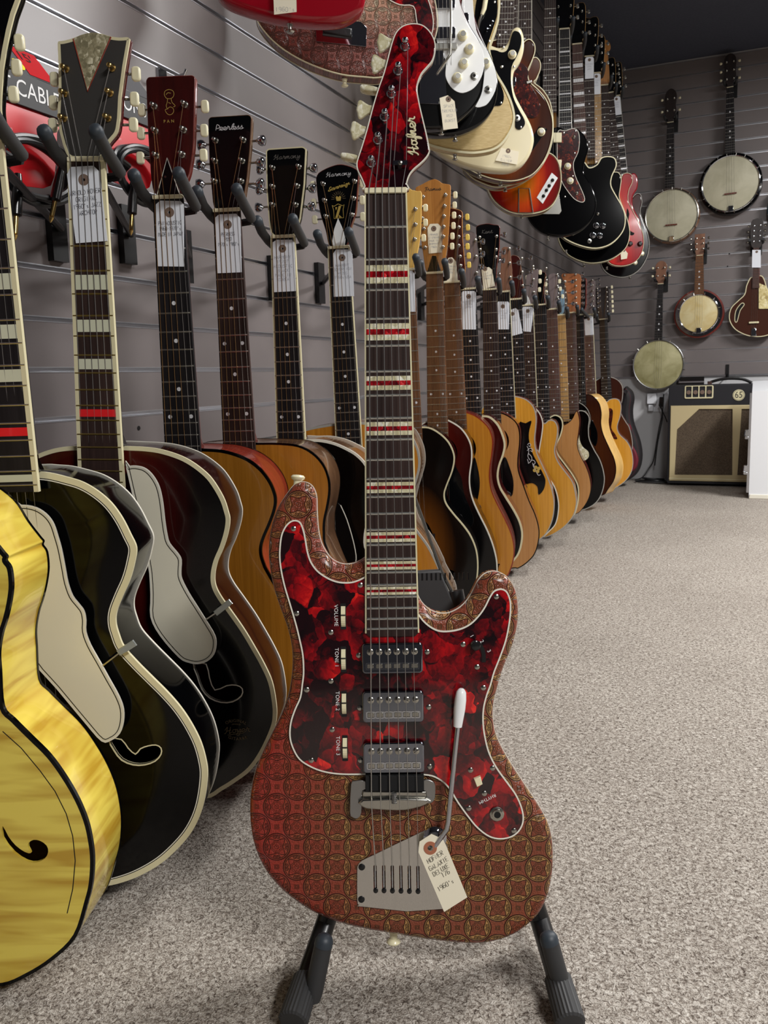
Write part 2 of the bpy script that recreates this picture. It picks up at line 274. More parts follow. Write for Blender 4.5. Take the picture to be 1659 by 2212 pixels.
    def mesh(s, name, mat=None, smooth=40):
        m = bpy.data.meshes.new(name); m.from_pydata(s.v, [], s.f); m.update()
        if smooth:
            for p in m.polygons: p.use_smooth = True
            m.set_sharp_from_angle(angle=math.radians(smooth))
        if mat: m.materials.append(M_(mat) if isinstance(mat, str) else mat)
        return m
def area2(p): return sum(p[i-1][0]*p[i][1]-p[i][0]*p[i-1][1] for i in range(len(p)))
def ccw(p): p = [tuple(q) for q in p]; return p if area2(p) > 0 else p[::-1]
def offset(p, d):
    if not d: return p
    n = len(p); o = []
    for i in range(n):
        a, b, c = Vector(p[i-1]), Vector(p[i]), Vector(p[(i+1) % n]); e1 = (b-a); e2 = (c-b)
        e1 = e1.normalized() if e1.length > 1e-9 else Vector((1, 0)); e2 = e2.normalized() if e2.length > 1e-9 else e1
        n1 = Vector((-e1.y, e1.x)); n2 = Vector((-e2.y, e2.x)); h = n1+n2
        h = h/max(h.length_squared/2, .5) if h.length > 1e-6 else n1
        o.append((b.x+h.x*d, b.y+h.y*d))
    return o
def smooth(p, k=4, closed=True):
    n = len(p); o = []
    for i in range(n if closed else n-1):
        g = (lambda j: p[j % n]) if closed else (lambda j: p[max(0, min(n-1, j))])
        a, b, c, d = [Vector(g(i+j)) for j in (-1, 0, 1, 2)]
        for s in range(k):
            t = s/k; o.append(tuple(.5*((2*b)+(c-a)*t+(2*a-5*b+4*c-d)*t*t+(3*b-a-3*c+d)*t**3)))
    if not closed: o.append(tuple(p[-1]))
    return o
def circ(x, z, r, n=20, rz=None): return [(x+r*math.cos(2*math.pi*i/n), z+(rz or r)*math.sin(2*math.pi*i/n)) for i in range(n)]
def fillet(p, r, n=3, lim=35):
    p = ccw(p); o = []; m = len(p)
    for i in range(m):
        a, b, c = Vector(p[i-1]), Vector(p[i]), Vector(p[(i+1) % m]); u, w = a-b, c-b; t = math.degrees((-u).angle(w)) if u.length > 1e-7 and w.length > 1e-7 else 0
        if t < lim: o.append(tuple(b)); continue
        q = min(r, u.length*.45, w.length*.45); s0, s1 = b+u.normalized()*q, b+w.normalized()*q
        for k in range(n+1):
            f = k/n; o.append(tuple((1-f)**2*s0+2*f*(1-f)*b+f*f*s1))
    return o
def rrect(x0, x1, z0, z1, r, n=4):
    o = []
    for cx, cz, a in ((x1-r, z1-r, 0), (x0+r, z1-r, 90), (x0+r, z0+r, 180), (x1-r, z0+r, 270)):
        o += [(cx+r*math.cos(math.radians(a+90*i/n)), cz+r*math.sin(math.radians(a+90*i/n))) for i in range(n+1)]
    return o
def thing(name, label, cat, mw=None, group=None):
    o = bpy.data.objects.new(name, None); C.objects.link(o); o.empty_display_size = .05
    if mw is not None: o.matrix_world = mw
    o['label'] = label; o['category'] = cat
    if group: o['group'] = group
    return o
def link(name, me, parent=None, label=None):
    o = bpy.data.objects.new(name, me); C.objects.link(o)
    if parent: o.parent = parent
    if label: o['label'] = label
    return o
def part(name, mb, mat, parent, label=None, smooth=40): return link(name, mb.mesh(name, mat, smooth), parent, label)
def whole(name, mb, mat, label, cat, mw=None, group=None, smooth=40):
    o = link(name, mb.mesh(name, mat, smooth))
    if mw is not None: o.matrix_world = mw
    o['label'] = label; o['category'] = cat
    if group: o['group'] = group
    return o
def struct(name, mb, mat, parent=None):
    o = link(name, mb.mesh(name, mat), parent)
    if not parent: o['kind'] = 'structure'
    return o
def frame_m(fr, zb=0.):
    a, x, y, z = [Vector(v) for v in fr]; z = x.cross(y).normalized(); y = z.cross(x).normalized()
    a = a+z*zb; m = Matrix(((x.x, y.x, z.x, a.x), (x.y, y.y, z.y, a.y), (x.z, y.z, z.z, a.z), (0, 0, 0, 1))); return m
SHARED = {}
def shared(key, fn):
    if key not in SHARED: SHARED[key] = fn()
    return SHARED[key]
def unit_fret(mat):
    return shared(('fret', mat), lambda: MB().add([(-.5, 0, -.0012), (.5, 0, -.0012), (.5, -.0011, -.0004), (-.5, -.0011, -.0004), (.5, -.0011, .0004), (-.5, -.0011, .0004), (.5, 0, .0012), (-.5, 0, .0012)], [(0, 1, 2, 3), (3, 2, 4, 5), (5, 4, 6, 7)]).mesh('fret', mat, 60))
# ---------------------------------------------------------------- lettering
BS = {}
for k, v in {'A': '00 26 40/12 32', 'B': '00 06 36 45 33 03 33 42 30 00', 'C': '45 36 26 15 04 02 11 20 30 41', 'D': '00 06 26 44 42 20 00', 'E': '46 06 00 40/03 33', 'F': '46 06 00/03 33', 'G': '45 36 16 05 01 10 30 41 43 23', 'H': '06 00/46 40/03 43', 'I': '26 20', 'J': '46 41 30 20 11', 'K': '06 00/46 03 40', 'L': '06 00 40', 'M': '00 06 23 46 40', 'N': '00 06 40 46', 'O': '16 05 01 10 30 41 45 36 16', 'P': '00 06 36 45 44 33 03', 'R': '00 06 36 45 44 33 03/13 40', 'S': '45 36 16 05 04 33 42 41 30 10 01', 'T': '06 46/26 20', 'U': '06 01 10 30 41 46', 'V': '06 20 46', 'W': '06 10 24 30 46', 'X': '06 40/46 00', 'Y': '06 23 46/23 20', 'Z': '06 46 00 40', '0': '16 05 01 10 30 41 45 36 16', '1': '15 26 20', '2': '05 16 36 45 00 40', '3': '06 46 23 42 41 30 10 01', '4': '36 02 42/36 30', '5': '46 06 04 34 43 41 30 10 01', '6': '46 16 03 01 10 30 41 43 33 03', '7': '06 46 10', '8': '16 05 04 33 42 41 30 10 01 02 34 45 36 16', '9': '43 13 04 05 16 36 45 41 20', "'": '26 24', '-': '13 33', '?': '05 16 36 45 24 22/21 20', 's': '33 23 13 12 31 30 10', '.': '20 21'}.items():
    BS[k] = [[(int(q[0]), int(q[1])) for q in st.split()] for st in v.split('/')]
CS = {}
for k, (w, v) in {'a': (5.5, '46 26 14 23 33 45 46 44 53 64'), 'e': (4.5, '03 24 45 36 16 14 23 43 54'), 'f': (4, '03 35 48 39 28 26 20 31 34 54'), 'g': (4.5, '46 26 14 23 34 46 42 30 11 23 54'), 'i': (3.5, '03 26 24 33 54/28 29'), 'l': (3, '03 36 49 39 27 24 33 54'), 'm': (7, '03 16 13 26 36 33 46 56 54 63 74'), 'n': (5, '03 16 13 26 36 34 43 54'), 'o': (4.5, '36 16 14 23 33 44 45 36 56'), 'r': (4, '03 15 17 26 36 34 43 53'), 's': (4, '03 26 27 35 33 13 33 54'), 't': (4, '03 28 24 33 54/16 36'), 'u': (5, '03 16 14 23 33 46 44 53 64'), 'v': (5, '06 16 13 23 46 56'), 'y': (4.5, '06 16 14 24 46 42 30 11 23 54'), 'H': (7, '06 18 29 25 13 03/59 53 63 74/25 66'), 'P': (5, '19 13 19 48 56 35 15'), 'F': (5.5, '08 29 69/39 33 13/26 56'), 'S': (6, '68 49 27 45 64 43 13 04 25'), 'K': (6, '19 13/59 16 53 64')}.items():
    CS[k] = (w, [[(int(q[0]), int(q[1])-3) for q in st.split()] for st in v.split('/')])
def hand(lines, x, z, h, lead, font='block', w=.0005, y=-.0006, mb=None, slant=.0, rot=0., jit=.35, centre=True, rnd=None, fit=None):
    mb = mb or MB(); rnd = rnd or RND; ca, sa = math.cos(rot), math.sin(rot)
    sx = 1.
    if fit: sx = min(.95, fit/max(len(l)*5.6*h/6 for l in lines if l))
    for li, line in enumerate(lines):
        adv = 5.6 if font == 'block' else None
        widths = [(adv if c != ' ' else 3.6) if adv else (CS[c][0] if c in CS else 3) for c in line]
        W_ = sum(widths); px = -W_/2 if centre else 0.
        for c, wd in zip(line, widths):
            G = BS.get(c) if adv else (CS[c][1] if c in CS else None)
            if G:
                jy = rnd.uniform(-jit, jit)
                for st in G:
                    pts = [((px+a+slant*b+rnd.uniform(-jit, jit)*.5), b+jy) for a, b in st]
                    if not adv: pts = smooth(pts, 4, False)
                    k = h/6. if adv else h/9.
                    q = [(a*k*sx, b*k-li*lead-h/2) for a, b in pts]
                    mb.ribbon([(x+a*ca-b*sa, z+a*sa+b*ca) for a, b in q], w, y)
            px += wd
    return mb
def typed(s, x, z, h, y, rot=0., shear=0., mb=None, sp=1., arc=None, sx=1.):
    cu = bpy.data.curves.new('t', 'FONT'); cu.body = s; cu.size = h*1.37; cu.align_x = 'CENTER'; cu.align_y = 'CENTER'; cu.shear = shear; cu.space_character = sp; cu.resolution_u = 3
    ob = bpy.data.objects.new('t', cu); me = bpy.data.meshes.new_from_object(ob); mb = mb or MB(); ca, sa = math.cos(rot), math.sin(rot)
    vs = []
    for v in me.vertices:
        a, b = v.co.x*sx, v.co.y
        if arc: t = a/arc; a, b = math.sin(t)*(arc+b), math.cos(t)*(arc+b)-arc
        vs.append((x+a*ca-b*sa, y, z+a*sa+b*ca))
    mb.add(vs, [tuple(p.vertices) for p in me.polygons])
    bpy.data.objects.remove(ob); bpy.data.curves.remove(cu); bpy.data.meshes.remove(me); return mb
# ---------------------------------------------------------------- room
floor = struct('floor', MB().box(-1.0, 3.2, -2.6, 5.486, -.05, 0), 'carpet')
struct('ceiling', MB().box(-1.1, 3.2, -2.6, 5.6, 2.38, 2.45), 'ceiling_paint')
struct('wall_right', MB().box(3.2, 3.3, -2.6, 5.6, 0, 2.38), 'dim_paint')
struct('wall_front', MB().box(-1.1, 3.3, -2.7, -2.6, 0, 2.38), 'dim_paint')
def slatwall(name, z0, zmin, L, origin, rot):
    base = struct(name, MB().box(0, L, .012, .1, 0, 2.38), 'white_paint'); base.matrix_world = Matrix.Translation(origin) @ Matrix.Rotation(rot, 4, 'Z')
    pitch, gap = .0762, .0088
    pm = MB().box(0, L, 0, .012, 0, pitch-gap).mesh('slat_panel', 'slat_laminate')
    am = MB()
    # aluminium channel: two lips and a recessed back
    am.box(0, L, -.0006, .001, 0, .0014); am.box(0, L, -.0006, .001, gap-.0014, gap)
    am.add([(0, .0095, 0), (L, .0095, 0), (L, .0095, gap), (0, .0095, gap)], [(0, 1, 2, 3)]); am.add([(0, .001, .0014), (L, .001, .0014), (L, .0095, .0014), (0, .0095, .0014)], [(0, 1, 2, 3)])
    am = am.mesh('slat_channel', 'aluminium', 0)
    k = math.ceil((zmin-z0)/pitch); z = z0+k*pitch
    while z < 2.37:
        if z-gap > zmin: c = link('slat_channel', am, base); c.location = (0, 0, z-gap)
        p = link('slat_panel', pm, base); p.location = (0, 0, z)
        if z+pitch-gap > 2.38: p.scale = (1, 1, max(.05, (2.38-z)/(pitch-gap)))
        z += pitch
    return base
# the left wall faces +x, the far wall faces -y
wl = slatwall('wall_left', .6809, .06, 8.1, (-1.0, -2.6, 0), math.radians(90))
wb = slatwall('wall_back', .622, .55, 4.3, (-1.1, 5.486, 0), 0)
for (y, z) in ((.865, .895), (.905, .572), (1.395, .60), (1.56, .605), (1.245, .575)):
    part('screw_hole', MB().lathe((y+2.6, -.0004, z), (0, -1, 0), [(0, .004), (.0004, .004)], 10), 'hole_dark', wl)
for (x, z) in ((-.175, 1.30), (-.182, 1.232), (-.2, .99), (-.18, 1.72)):
    part('screw_hole', MB().lathe((x+1.1, -.0004, z), (0, -1, 0), [(0, .004), (.0004, .004)], 10), 'hole_dark', wb)
# measured outlines, millimetres in each thing's own frame; frames in metres
DATA = {'hero':{'frame':[[-0.3671,0.8821,0.8436],[0.9197,0.3926,-0.011],[-0.3906,0.9113,-0.1305],[-0.0412,0.1243,0.9914]],'body':[[-12,-384],[-25.9,-385],[-33.4,-389],[-40.6,-391.7],[-49.6,-392.5],[-58.4,-390],[-65.5,-384.9],
[-70.7,-377.7],[-75,-368.7],[-77.5,-358],[-78.7,-345.5],[-79.2,-331.2],[-79.5,-318.7],[-82.4,-309.8],[-87.3,-304.7],[-94.4,-303],[-102.5,-305.9],[-110.7,-315.6],[-119.4,-328.8],[-126,-344.8],[-129.8,-362.5],
[-131.1,-380.4],[-129.6,-398.3],[-125.8,-418],[-119.1,-439.6],[-112.3,-459.4],[-108.1,-479.2],[-107.4,-497.1],[-109.1,-515.1],[-112.7,-533],[-120.4,-553.4],[-130.2,-572.1],[-141,-593],[-149.7,-613.9],[-154.7,-634.9],
[-156.4,-656],[-155.5,-677.1],[-151.3,-698.3],[-143.2,-717.5],[-133,-732.4],[-118.6,-747.5],[-102,-760.4],[-83.3,-771.3],[-58.3,-781.2],[-31.1,-788],[0.3,-793.8],[31.8,-799.6],[63.2,-803.7],[84.2,-805],[105.3,-802.8],
[126.4,-795.7],[143.3,-784.3],[156,-770.7],[164.7,-751.7],[169.1,-730.6],[170.4,-709.5],[169.1,-690.4],[164.5,-673.5],[155.2,-656.4],[142.9,-637.3],[130.6,-618.1],[118.3,-596.9],[110.1,-577.8],[107.2,-558.9],
[108.5,-542.1],[112.4,-527.5],[116.7,-513.1],[121.3,-500.6],[126.8,-488.1],[131.8,-473.8],[135.1,-457.7],[135.9,-443.4],[134.7,-429.1],[131.2,-418.3],[125.1,-409.2],[116.2,-403.7],[108.2,-402.7],[100.1,-405.6],
[93.8,-412.3],[89.2,-421.2],[84.1,-430.1],[77.4,-438],[69.3,-443.8],[59.4,-447.3],[49.6,-446.6],[40.7,-442.9],[33.7,-436.5],[29.3,-429.3],[27.3,-422.1],[26,-414],[16.2,-409.4]],'guard':[[-12.2,-403.8],[-24.7,-403.6],
[-33.7,-407.6],[-42.6,-410.3],[-53.3,-410.3],[-62.2,-408],[-71,-403.4],[-78.9,-397.1],[-85,-388.1],[-88.4,-377.3],[-90.3,-364.8],[-92.4,-354.1],[-95.8,-346],[-101.1,-343.6],[-106.5,-345],[-111.9,-350.2],[-116.2,-359.1],
[-118.2,-371.5],[-118.7,-384],[-117.2,-398.3],[-113.9,-414.4],[-108.9,-432.3],[-103,-453.8],[-98.9,-471.8],[-96,-488],[-95.5,-505.9],[-97,-518.4],[-99.4,-532.7],[-105.1,-545.2],[-109.9,-559.3],[-111.2,-574],
[-108.3,-586.6],[-101.2,-599.3],[-88.8,-607.9],[-74.3,-613.4],[-55.5,-616.2],[-28.4,-616.6],[-7.5,-616.7],[13.4,-617],[36.3,-618.6],[46.7,-622.5],[54.9,-629],[61.1,-637.5],[67.2,-648.1],[77.5,-663],[87.8,-675.8],
[100.2,-685.4],[112.7,-688.4],[125.3,-685.8],[133.7,-678.6],[137.6,-668.1],[136.1,-655.4],[130,-640.6],[119.7,-625.7],[109.5,-610.9],[102.3,-596.1],[98.4,-581.3],[96.1,-564.5],[96.7,-547.7],[100.4,-533.1],[104.3,-522.7],
[108.4,-508.9],[114.9,-492.9],[121.3,-475.1],[125.1,-457.3],[126.7,-443],[126.3,-432.3],[122.9,-423.3],[117.5,-420],[112.2,-420.5],[107.7,-423.1],[103.2,-430.1],[98.6,-439],[92.3,-447.8],[83.2,-456.6],[72.5,-461.8],
[60,-464],[49.3,-463.3],[40.4,-458.7],[33.4,-452.3],[27.8,-445.4],[19.2,-443.2],[12.2,-437.7]],'head':[[-21,3.5],[-21.8,7],[-25.2,15.8],[-29,23.7],[-30,30.7],[-28.4,36.8],[-24.7,47.3],[-19.1,64.7],[-11.7,90.7],
[-6.1,108.1],[0.3,125.4],[5.9,145.3],[9.5,157.5],[13.2,166.1],[18.5,171.7],[24.7,174.6],[32.7,175.5],[40.6,173.9],[46.6,169.5],[51.4,162.9],[54.2,155.1],[54.2,146.4],[51,136.8],[45.2,130],[39.8,123.9],[36.2,116.2],
[35,109.2],[35.1,102.2],[37.6,88.2],[40.9,73.4],[44.6,56.7],[46.5,46.2],[46.6,41.8],[43,35.8],[36.8,29.7],[30.5,24.6],[26,19.4],[23.3,13.3],[22.3,9],[21.4,2.8]],'posts':[[22.4,151.5],[14.8,126.4],[7.4,102.6],[0,78.8],
[-7.4,54.9],[-14.8,31.1]],'btns':[[1.4,158.8],[-5.3,136.9],[-14.5,112.2],[-21.3,89.4],[-28,67.6],[-36.3,41.3]],'tree':[[15.5,28.4]],'logo':[[31.5,37.8],[28.1,78.4]],'nut':[[-20.4,0.3],[21.4,1.1]],'fbend':[[-26.2,-469],
[25.6,-468.9]],'pick':[[[-32.2,-474.8],[31.9,-475.7],[31.8,-507.2],[-32.4,-506.3]],[[-32.7,-525.7],[31.9,-526.6],[32.2,-559.3],[-32.6,-558.3]],[[-32.9,-580.4],[32.1,-581.4],[32.2,-613.4],[-32.7,-612.4]]],
'wheels':[[-51.8,-446.8],[-52.3,-492.7],[-52.4,-540.2],[-52.2,-587.8]],'wtext':[[-59.5,-445.7],[-59.5,-490.6],[-59.5,-537.1],[-59.7,-585.2]],'screws':[[-103.2,-352.6],[-33.2,-413.6],[-101.4,-442.9],[-65.3,-463.6],
[-66.1,-515.7],[-91.9,-524.7],[-36.1,-488.5],[36.9,-486],[111.3,-428.2],[75.3,-478.5],[89.9,-502.9],[96.4,-525.3],[37.7,-545.1],[-35.8,-544.9],[-92.4,-524.5],[-65.7,-567.8],[-88.5,-600.5],[-36,-601.1],[37.8,-609.1],
[96.3,-525.3],[105,-611.6],[81.5,-613.4],[95.9,-638.8],[79.1,-654.5],[127.1,-679.4]],'slot':[[87.2,-475.7],[92,-477.9],[95.5,-483.3],[97.2,-490.5],[97.1,-498]],'selknob':[[87.6,-478.7]],'sellab':[[84.6,-469.8],
[95.2,-475.8],[102.6,-486.1]],'arm':[[71.9,-522.1],[67,-563.6],[55.8,-669.9],[38.4,-697.6]],'plate':[[-41.4,-720.4],[-40.4,-714.6],[-36.2,-709.6],[-20.6,-702.2],[27.3,-679.8],[34,-678.6],[41.5,-679.2],[48.9,-683.5],
[54.7,-692.4],[56.2,-701.7],[55.4,-763.2],[-34,-760],[-40.3,-757.6],[-41.9,-752.5]],'slots':[[-22.1,-714.8],[-12.9,-715],[-3.7,-715.3],[5.5,-715.4],[14.5,-715.8],[23.7,-716.2]],'holes':[[-21.8,-742.2],[-12.9,-742.4],
[-3.9,-742.8],[5.3,-743.1],[14.3,-743.5],[23.5,-743.8]],'bridge':{'left':[[-46.4,-625.7],[-42.6,-622],[-31,-622.1],[-30.5,-631.3],[-34.5,-633.8],[-35.7,-655.9],[-38.6,-661.3],[-42,-662.5],[-46.1,-660.4],[-47.9,-655.7]],
'right':[[30.8,-622.2],[37.9,-622.3],[42.4,-625.3],[43.4,-629.5],[43,-641.2],[40,-646.2],[35.9,-647.4],[33.8,-646.1],[33.6,-635.2],[30.3,-632.7]],'foam':[[-30.7,-615],[31.3,-616],[31.1,-632.5],[-31,-631.7]],
'bar':[[-34.5,-632.1],[33.7,-634],[33.9,-641.1],[-34.2,-640.1]],'lower':[[-33.9,-639.2],[32.3,-639.8],[33.6,-646.1],[17.6,-650.9],[2.6,-652.3],[-22.3,-650.7],[-33.9,-648.4]],'spring':[[-0.8,-631.8],
[-1,-643.9]]},'jack':[[109,-660.6]],'rsw':[[88.6,-625.2]],'rtext':[[104.7,-642],[93.3,-647.3]],'tag':[[24.3,-697.1],[25.5,-685.9],[38.2,-677.9],[50.3,-683.6],[53.6,-690.4],[75.4,-746.1],[50.6,-761.5]],
'taghole':[[36.9,-692.8]],'sb1':[[-99.6,-298.9]],'sb2':[[-3.4,-805.9]],'strx':{'nut':[[-17.5,0.3],[-10.7,0.2],[-3.6,0.5],[3.2,0.4],[10.2,0.8],[17,0.7]],'br':[[-24.6,-642.7],[-14.8,-642.9],[-5.2,-643],[5.1,-643.2],
[14,-643.3],[23.6,-643.4]],'tail':[[-21.6,-716.1],[-12.6,-716.2],[-3.7,-716.3],[5.7,-716.5],[14.7,-716.6],[23.8,-716.7]]},'st_apex':[[54.9,-421.8]],'st_l':[[-80.7,-803.9],[-100.6,-869.1],[-120.5,-928.5]],
'st_r':[[164.1,-804],[179.9,-872.1],[198.1,-933.3]],'st_pl':[[-76,-782.8],[-90,-841.7]],'st_pr':[[139.2,-787.1],[157.9,-848.7]],'st_head':[[28.6,-408],[56.5,-405.5],[79,-454],
[28.9,-455.2]]},'low':{'yellow_archtop':{'frame':[[-0.775,0.575,0.912],[0.9397,0.342,-0.0066],[-0.342,0.9397,-0],[0.0062,0.0023,1]],'scale':640,'prof':[[109.7,-421],[113,-425.6],[111.8,-429.9],[115.9,-437.5],
[116.3,-454.7],[112.9,-471.8],[107.5,-489.1],[101.4,-504.6],[96.7,-524.1],[95.9,-543.7],[95.5,-581.4],[106,-595.4],[122.1,-613.4],[140,-633.5],[154,-655.8],[165.9,-680.3],[173.9,-705],[177.2,-727.9],[177.7,-748.8],
[174.5,-774.2],[168.3,-795.6],[152.9,-835.7],[125.9,-863],[96.6,-882.5],[67.7,-895]],'hole':[[84,-711.1],[89,-722.5],[96.1,-732.9],[105.5,-740.2],[111.5,-741.2],[109,-734.9],[110.4,-729.6],[115.7,-726.4],[122.6,-727.4],
[129.1,-732.6],[130.2,-739.9],[126,-747.3],[116.6,-751.7],[106.6,-750.7],[93.4,-741.4],[82.8,-724.7]],'line':[[93.2,-607.5],[111.3,-625.6],[128.9,-649.9],[142.9,-672.3],[152.8,-696.9],[157.8,-721.8],[158.4,-749.1],
[153.4,-780.9],[145.2,-809.2]]},'black_archtop':{'frame':[[-0.775,0.735,0.912],[0.9205,0.3907,0.0026],[-0.3907,0.9205,-0],[-0.0024,-0.001,1]],'scale':640,'prof':[[-0,-358.6],[18.2,-357.5],[36.5,-359.6],[56.3,-365],
[74.3,-371.4],[91.5,-382.6],[105.9,-396.9],[116.9,-414.5],[125.1,-433.8],[130.8,-450.2],[127.3,-467.9],[120.4,-487.9],[110.1,-508],[102.1,-525.9],[100,-539.5],[102.3,-553.3],[107.7,-569.6],[122,-588.5],[138.5,-607.6],
[155.2,-626.8],[169.6,-646],[181.8,-667.6],[191.6,-691.7],[196.5,-715.8],[197,-735.1],[191.8,-764.1],[183.5,-788.4],[170.6,-810.2],[153.2,-829.5],[133.6,-846.4],[109.4,-860.7],[85.5,-870.1],[61.8,-874.9]],
'guard':[[-0.1,-396.4],[7.7,-394],[18.3,-395.1],[28.7,-399.3],[37.7,-407.2],[43.3,-417.2],[46.5,-430.4],[49.5,-445.9],[51.9,-468.1],[53.7,-485.9],[57.9,-501.7],[64.7,-512],[69.5,-520],[70.8,-531.3],[69.7,-544.8],
[73.9,-560.9],[83.3,-581.7],[92.7,-602.7],[102.2,-623.8],[106.6,-640.2],[105.4,-656.6],[99.9,-670.5],[89.2,-678.5],[77.9,-679.3],[59.7,-655.3],[29.8,-612.5],[6.1,-579.5],[-3.8,-542.7],[-4.2,-475.3]],
'fhole':[[82.5,-684.6],[87.2,-697.8],[95.3,-710.1],[108.5,-716.4],[122.1,-716.8],[134.9,-712.4],[142.3,-704.2],[142.8,-697],[137.4,-693.3],[128.3,-694.2],[119,-697.5],[112.1,-704.5],[103.2,-695.9],[96.1,-685]],
'clip':[[85.5,-587.1],[110.1,-569.4],[124.5,-560.7]],'fb':[[0.8,-392.7]],'head':[[-22,2],[-26.3,19.2],[-25.5,31.8],[-28.3,50.3],[-31.7,70.9],[-36.4,89.1],[-42.7,109.4],[-48.5,125],[-55.1,138.3],[-62.3,153.8],[-66,162.6],
[-20,172.6],[20,172.6],[66,162.6],[62.3,153.8],[55.1,138.3],[48.5,125],[42.7,109.4],[36.4,89.1],[31.7,70.9],[28.3,50.3],[25.5,31.8],[26.3,19.2],[22,2]],'btns':[[47.7,101.3],[42.4,76.4],[36.4,49.5],[-47.7,101.3],
[-42.4,76.4],[-36.4,49.5]],'posts':[[23.7,101.3],[18.4,76.4],[12.4,49.5],[-23.7,101.3],[-18.4,76.4],[-12.4,49.5]]},'sunburst_archtop_V':{'frame':[[-0.775,0.8989,0.9259],[0.9393,0.3419,-0.028],[-0.342,0.9397,-0],
[0.0263,0.0096,0.9996]],'scale':640,'prof':[[30.8,-354.8],[52.4,-355.6],[73.2,-358.2],[94.5,-364.1],[112.1,-371.9],[129.5,-384],[143.2,-397.9],[156.8,-421.1],[162.6,-439.1],[164.8,-451.7],[161.8,-469.4],[155,-489.8],
[146.9,-507.8],[142.6,-525.8],[143.4,-541.3],[150.6,-556.7],[162.9,-574.7],[180.2,-600.5],[195,-626.5],[207.4,-650.1],[217.2,-673.8],[221.9,-700.5],[222.8,-722],[218.7,-742.1],[203.3,-776],[185.4,-802.2],[164.3,-819.7],
[145.2,-832.6],[119.4,-846.3]],'head':[[-22.1,2.7],[-27.8,19.8],[-32,38.2],[-32.3,56.5],[-29.6,80.6],[-28.1,116.6],[-27.9,138.7],[-21.2,138.8],[-9.4,141.3],[2.5,145.8],[15.5,148],[27.1,146],[38.5,142.6],[48.7,141.3],
[57.8,141.8],[61.1,140.6],[53.8,109.4],[47,73.6],[44.6,49.4],[41.2,32.4],[31.6,22.8],[24.6,14.3],[20.8,2.3]],'posts':[[-19.3,106.9],[-22.9,78.7],[-25.5,49.7],[38.1,107.3],[34.2,78.6],[30.2,49.6]],'btns':[[-39,99],
[-41.9,71.6],[-44.1,45.2],[63.7,103.6],[60.5,74.5],[57.9,44.6]],'vinlay':[[-8.4,141.1],[2.7,145.4],[15.8,147.5],[27.3,145.6],[38.2,142.4],[6.3,80.9]],'guard':[[34,-382.1],[37.7,-379.4],[45.7,-378.8],[56.3,-381],
[64.9,-387.1],[72.5,-397.6],[77.3,-409.9],[80.2,-427.5],[82,-450.6],[84.1,-468.5],[87.3,-481.1],[98.1,-494.9],[102.1,-503.7],[101.1,-519],[102,-529.2],[110.3,-547],[122.3,-567.5],[134.4,-588],[144.1,-606],[145.5,-619],
[142.1,-632.2],[132.8,-641.6],[119.9,-645.8],[107.1,-643.9],[94.5,-637.1],[69.9,-607.3],[58.1,-581.5],[59.3,-550.4],[56.3,-499.2]],'fhole':[[110.9,-650.3],[115.5,-667.6],[121.4,-686.2],[131.5,-698.1],[146.9,-703.9],
[162.5,-702.7],[174.4,-694.4],[175.9,-685],[168.3,-680.4],[155.3,-681.4],[138.3,-688],[131,-669.9],[127.1,-651.3]],'clip':[[133.2,-583.9],[149.6,-572.7],[165.7,-559.6]],'logo':[[166.8,-743]],'tag':[[-23.9,-16.2],
[-18.8,-7.6],[10.1,-6.4],[17.4,-13.5],[23.6,-96.2],[-16.9,-98.8]],'hole':[[-2.8,-22.9]]},'brown_acoustic':{'frame':[[-0.775,1.0616,0.9092],[0.9455,0.3256,-0.0014],[-0.3256,0.9455,-0],[0.0013,0.0004,1]],
'scale':632,'prof':[[29.4,-355.3],[54.4,-357.5],[77.3,-363.8],[96.1,-372.7],[112.8,-386.4],[125.5,-403.8],[132.4,-420.9],[134.2,-434.8],[131.1,-450.1],[123.2,-469.6],[113.9,-488.9],[109.1,-502.6],[108.4,-516.1],
[112,-530.3],[116.5,-541.1],[140,-585],[165,-630],[183,-680],[190,-730],[184,-775],[157,-820],[104,-845],[48,-852],[0,-854]],'head':[[-20.2,4],[-22.7,29.5],[-23,87.6],[-21.3,158.1],[-17.9,162.1],[44.4,161.6],
[48.3,158.6],[40.8,65.7],[32.6,31.2],[25.5,17.9],[21.5,2.4]],'posts':[[-11.3,123.1],[-12,90.6],[-12.9,57.9],[32.1,123.4],[28.5,90.2],[24.4,57.7]],'btns':[[-33.1,122.2],[-36.3,91.3],[-39.6,58.3],[57.2,122.9],[54.4,91.3],
[51.5,58.5]],'cover':[[3.1,53.5],[-14.3,5.1],[18.1,3.9]],'tag':[[-16.9,-8.1],[-10.3,-3.1],[18.7,-4.9],[23.2,-9.6],[18.5,-94.4],[-20.3,-92.7]],'hole':[[2,-19.6]],'logo':[[10.6,127.2],
[8,102.4]]},'rosewood_acoustic':{'frame':[[-0.775,1.2115,0.9154],[0.9613,0.2756,0.0021],[-0.2756,0.9613,-0],[-0.002,-0.0006,1]],'scale':651,'prof':[[25.2,-364.4],[59.7,-365.1],[95.8,-369.5],[120.6,-382.8],[137.1,-402],
[144.8,-423.3],[145.8,-444.7],[141.8,-467.6],[135.4,-493.3],[133.8,-514.6],[136.1,-536.3],[156.8,-592],[186.2,-650],[196,-715],[190.12,-770],[162.68,-820],[107.8,-850],[49,-859],[0,-862]],'head':[[-21.2,2.3],
[-22.3,30.7],[-23.9,74],[-21.7,138],[-18,141.2],[43,140.8],[47.6,136.9],[42.7,91.6],[35.8,49.2],[28.8,17.2],[21.6,0.6]],'posts':[[-11.3,105.5],[-13.8,75.6],[-16.3,45.6],[33,103.9],[29.5,73.2],[26.4,43.3]],
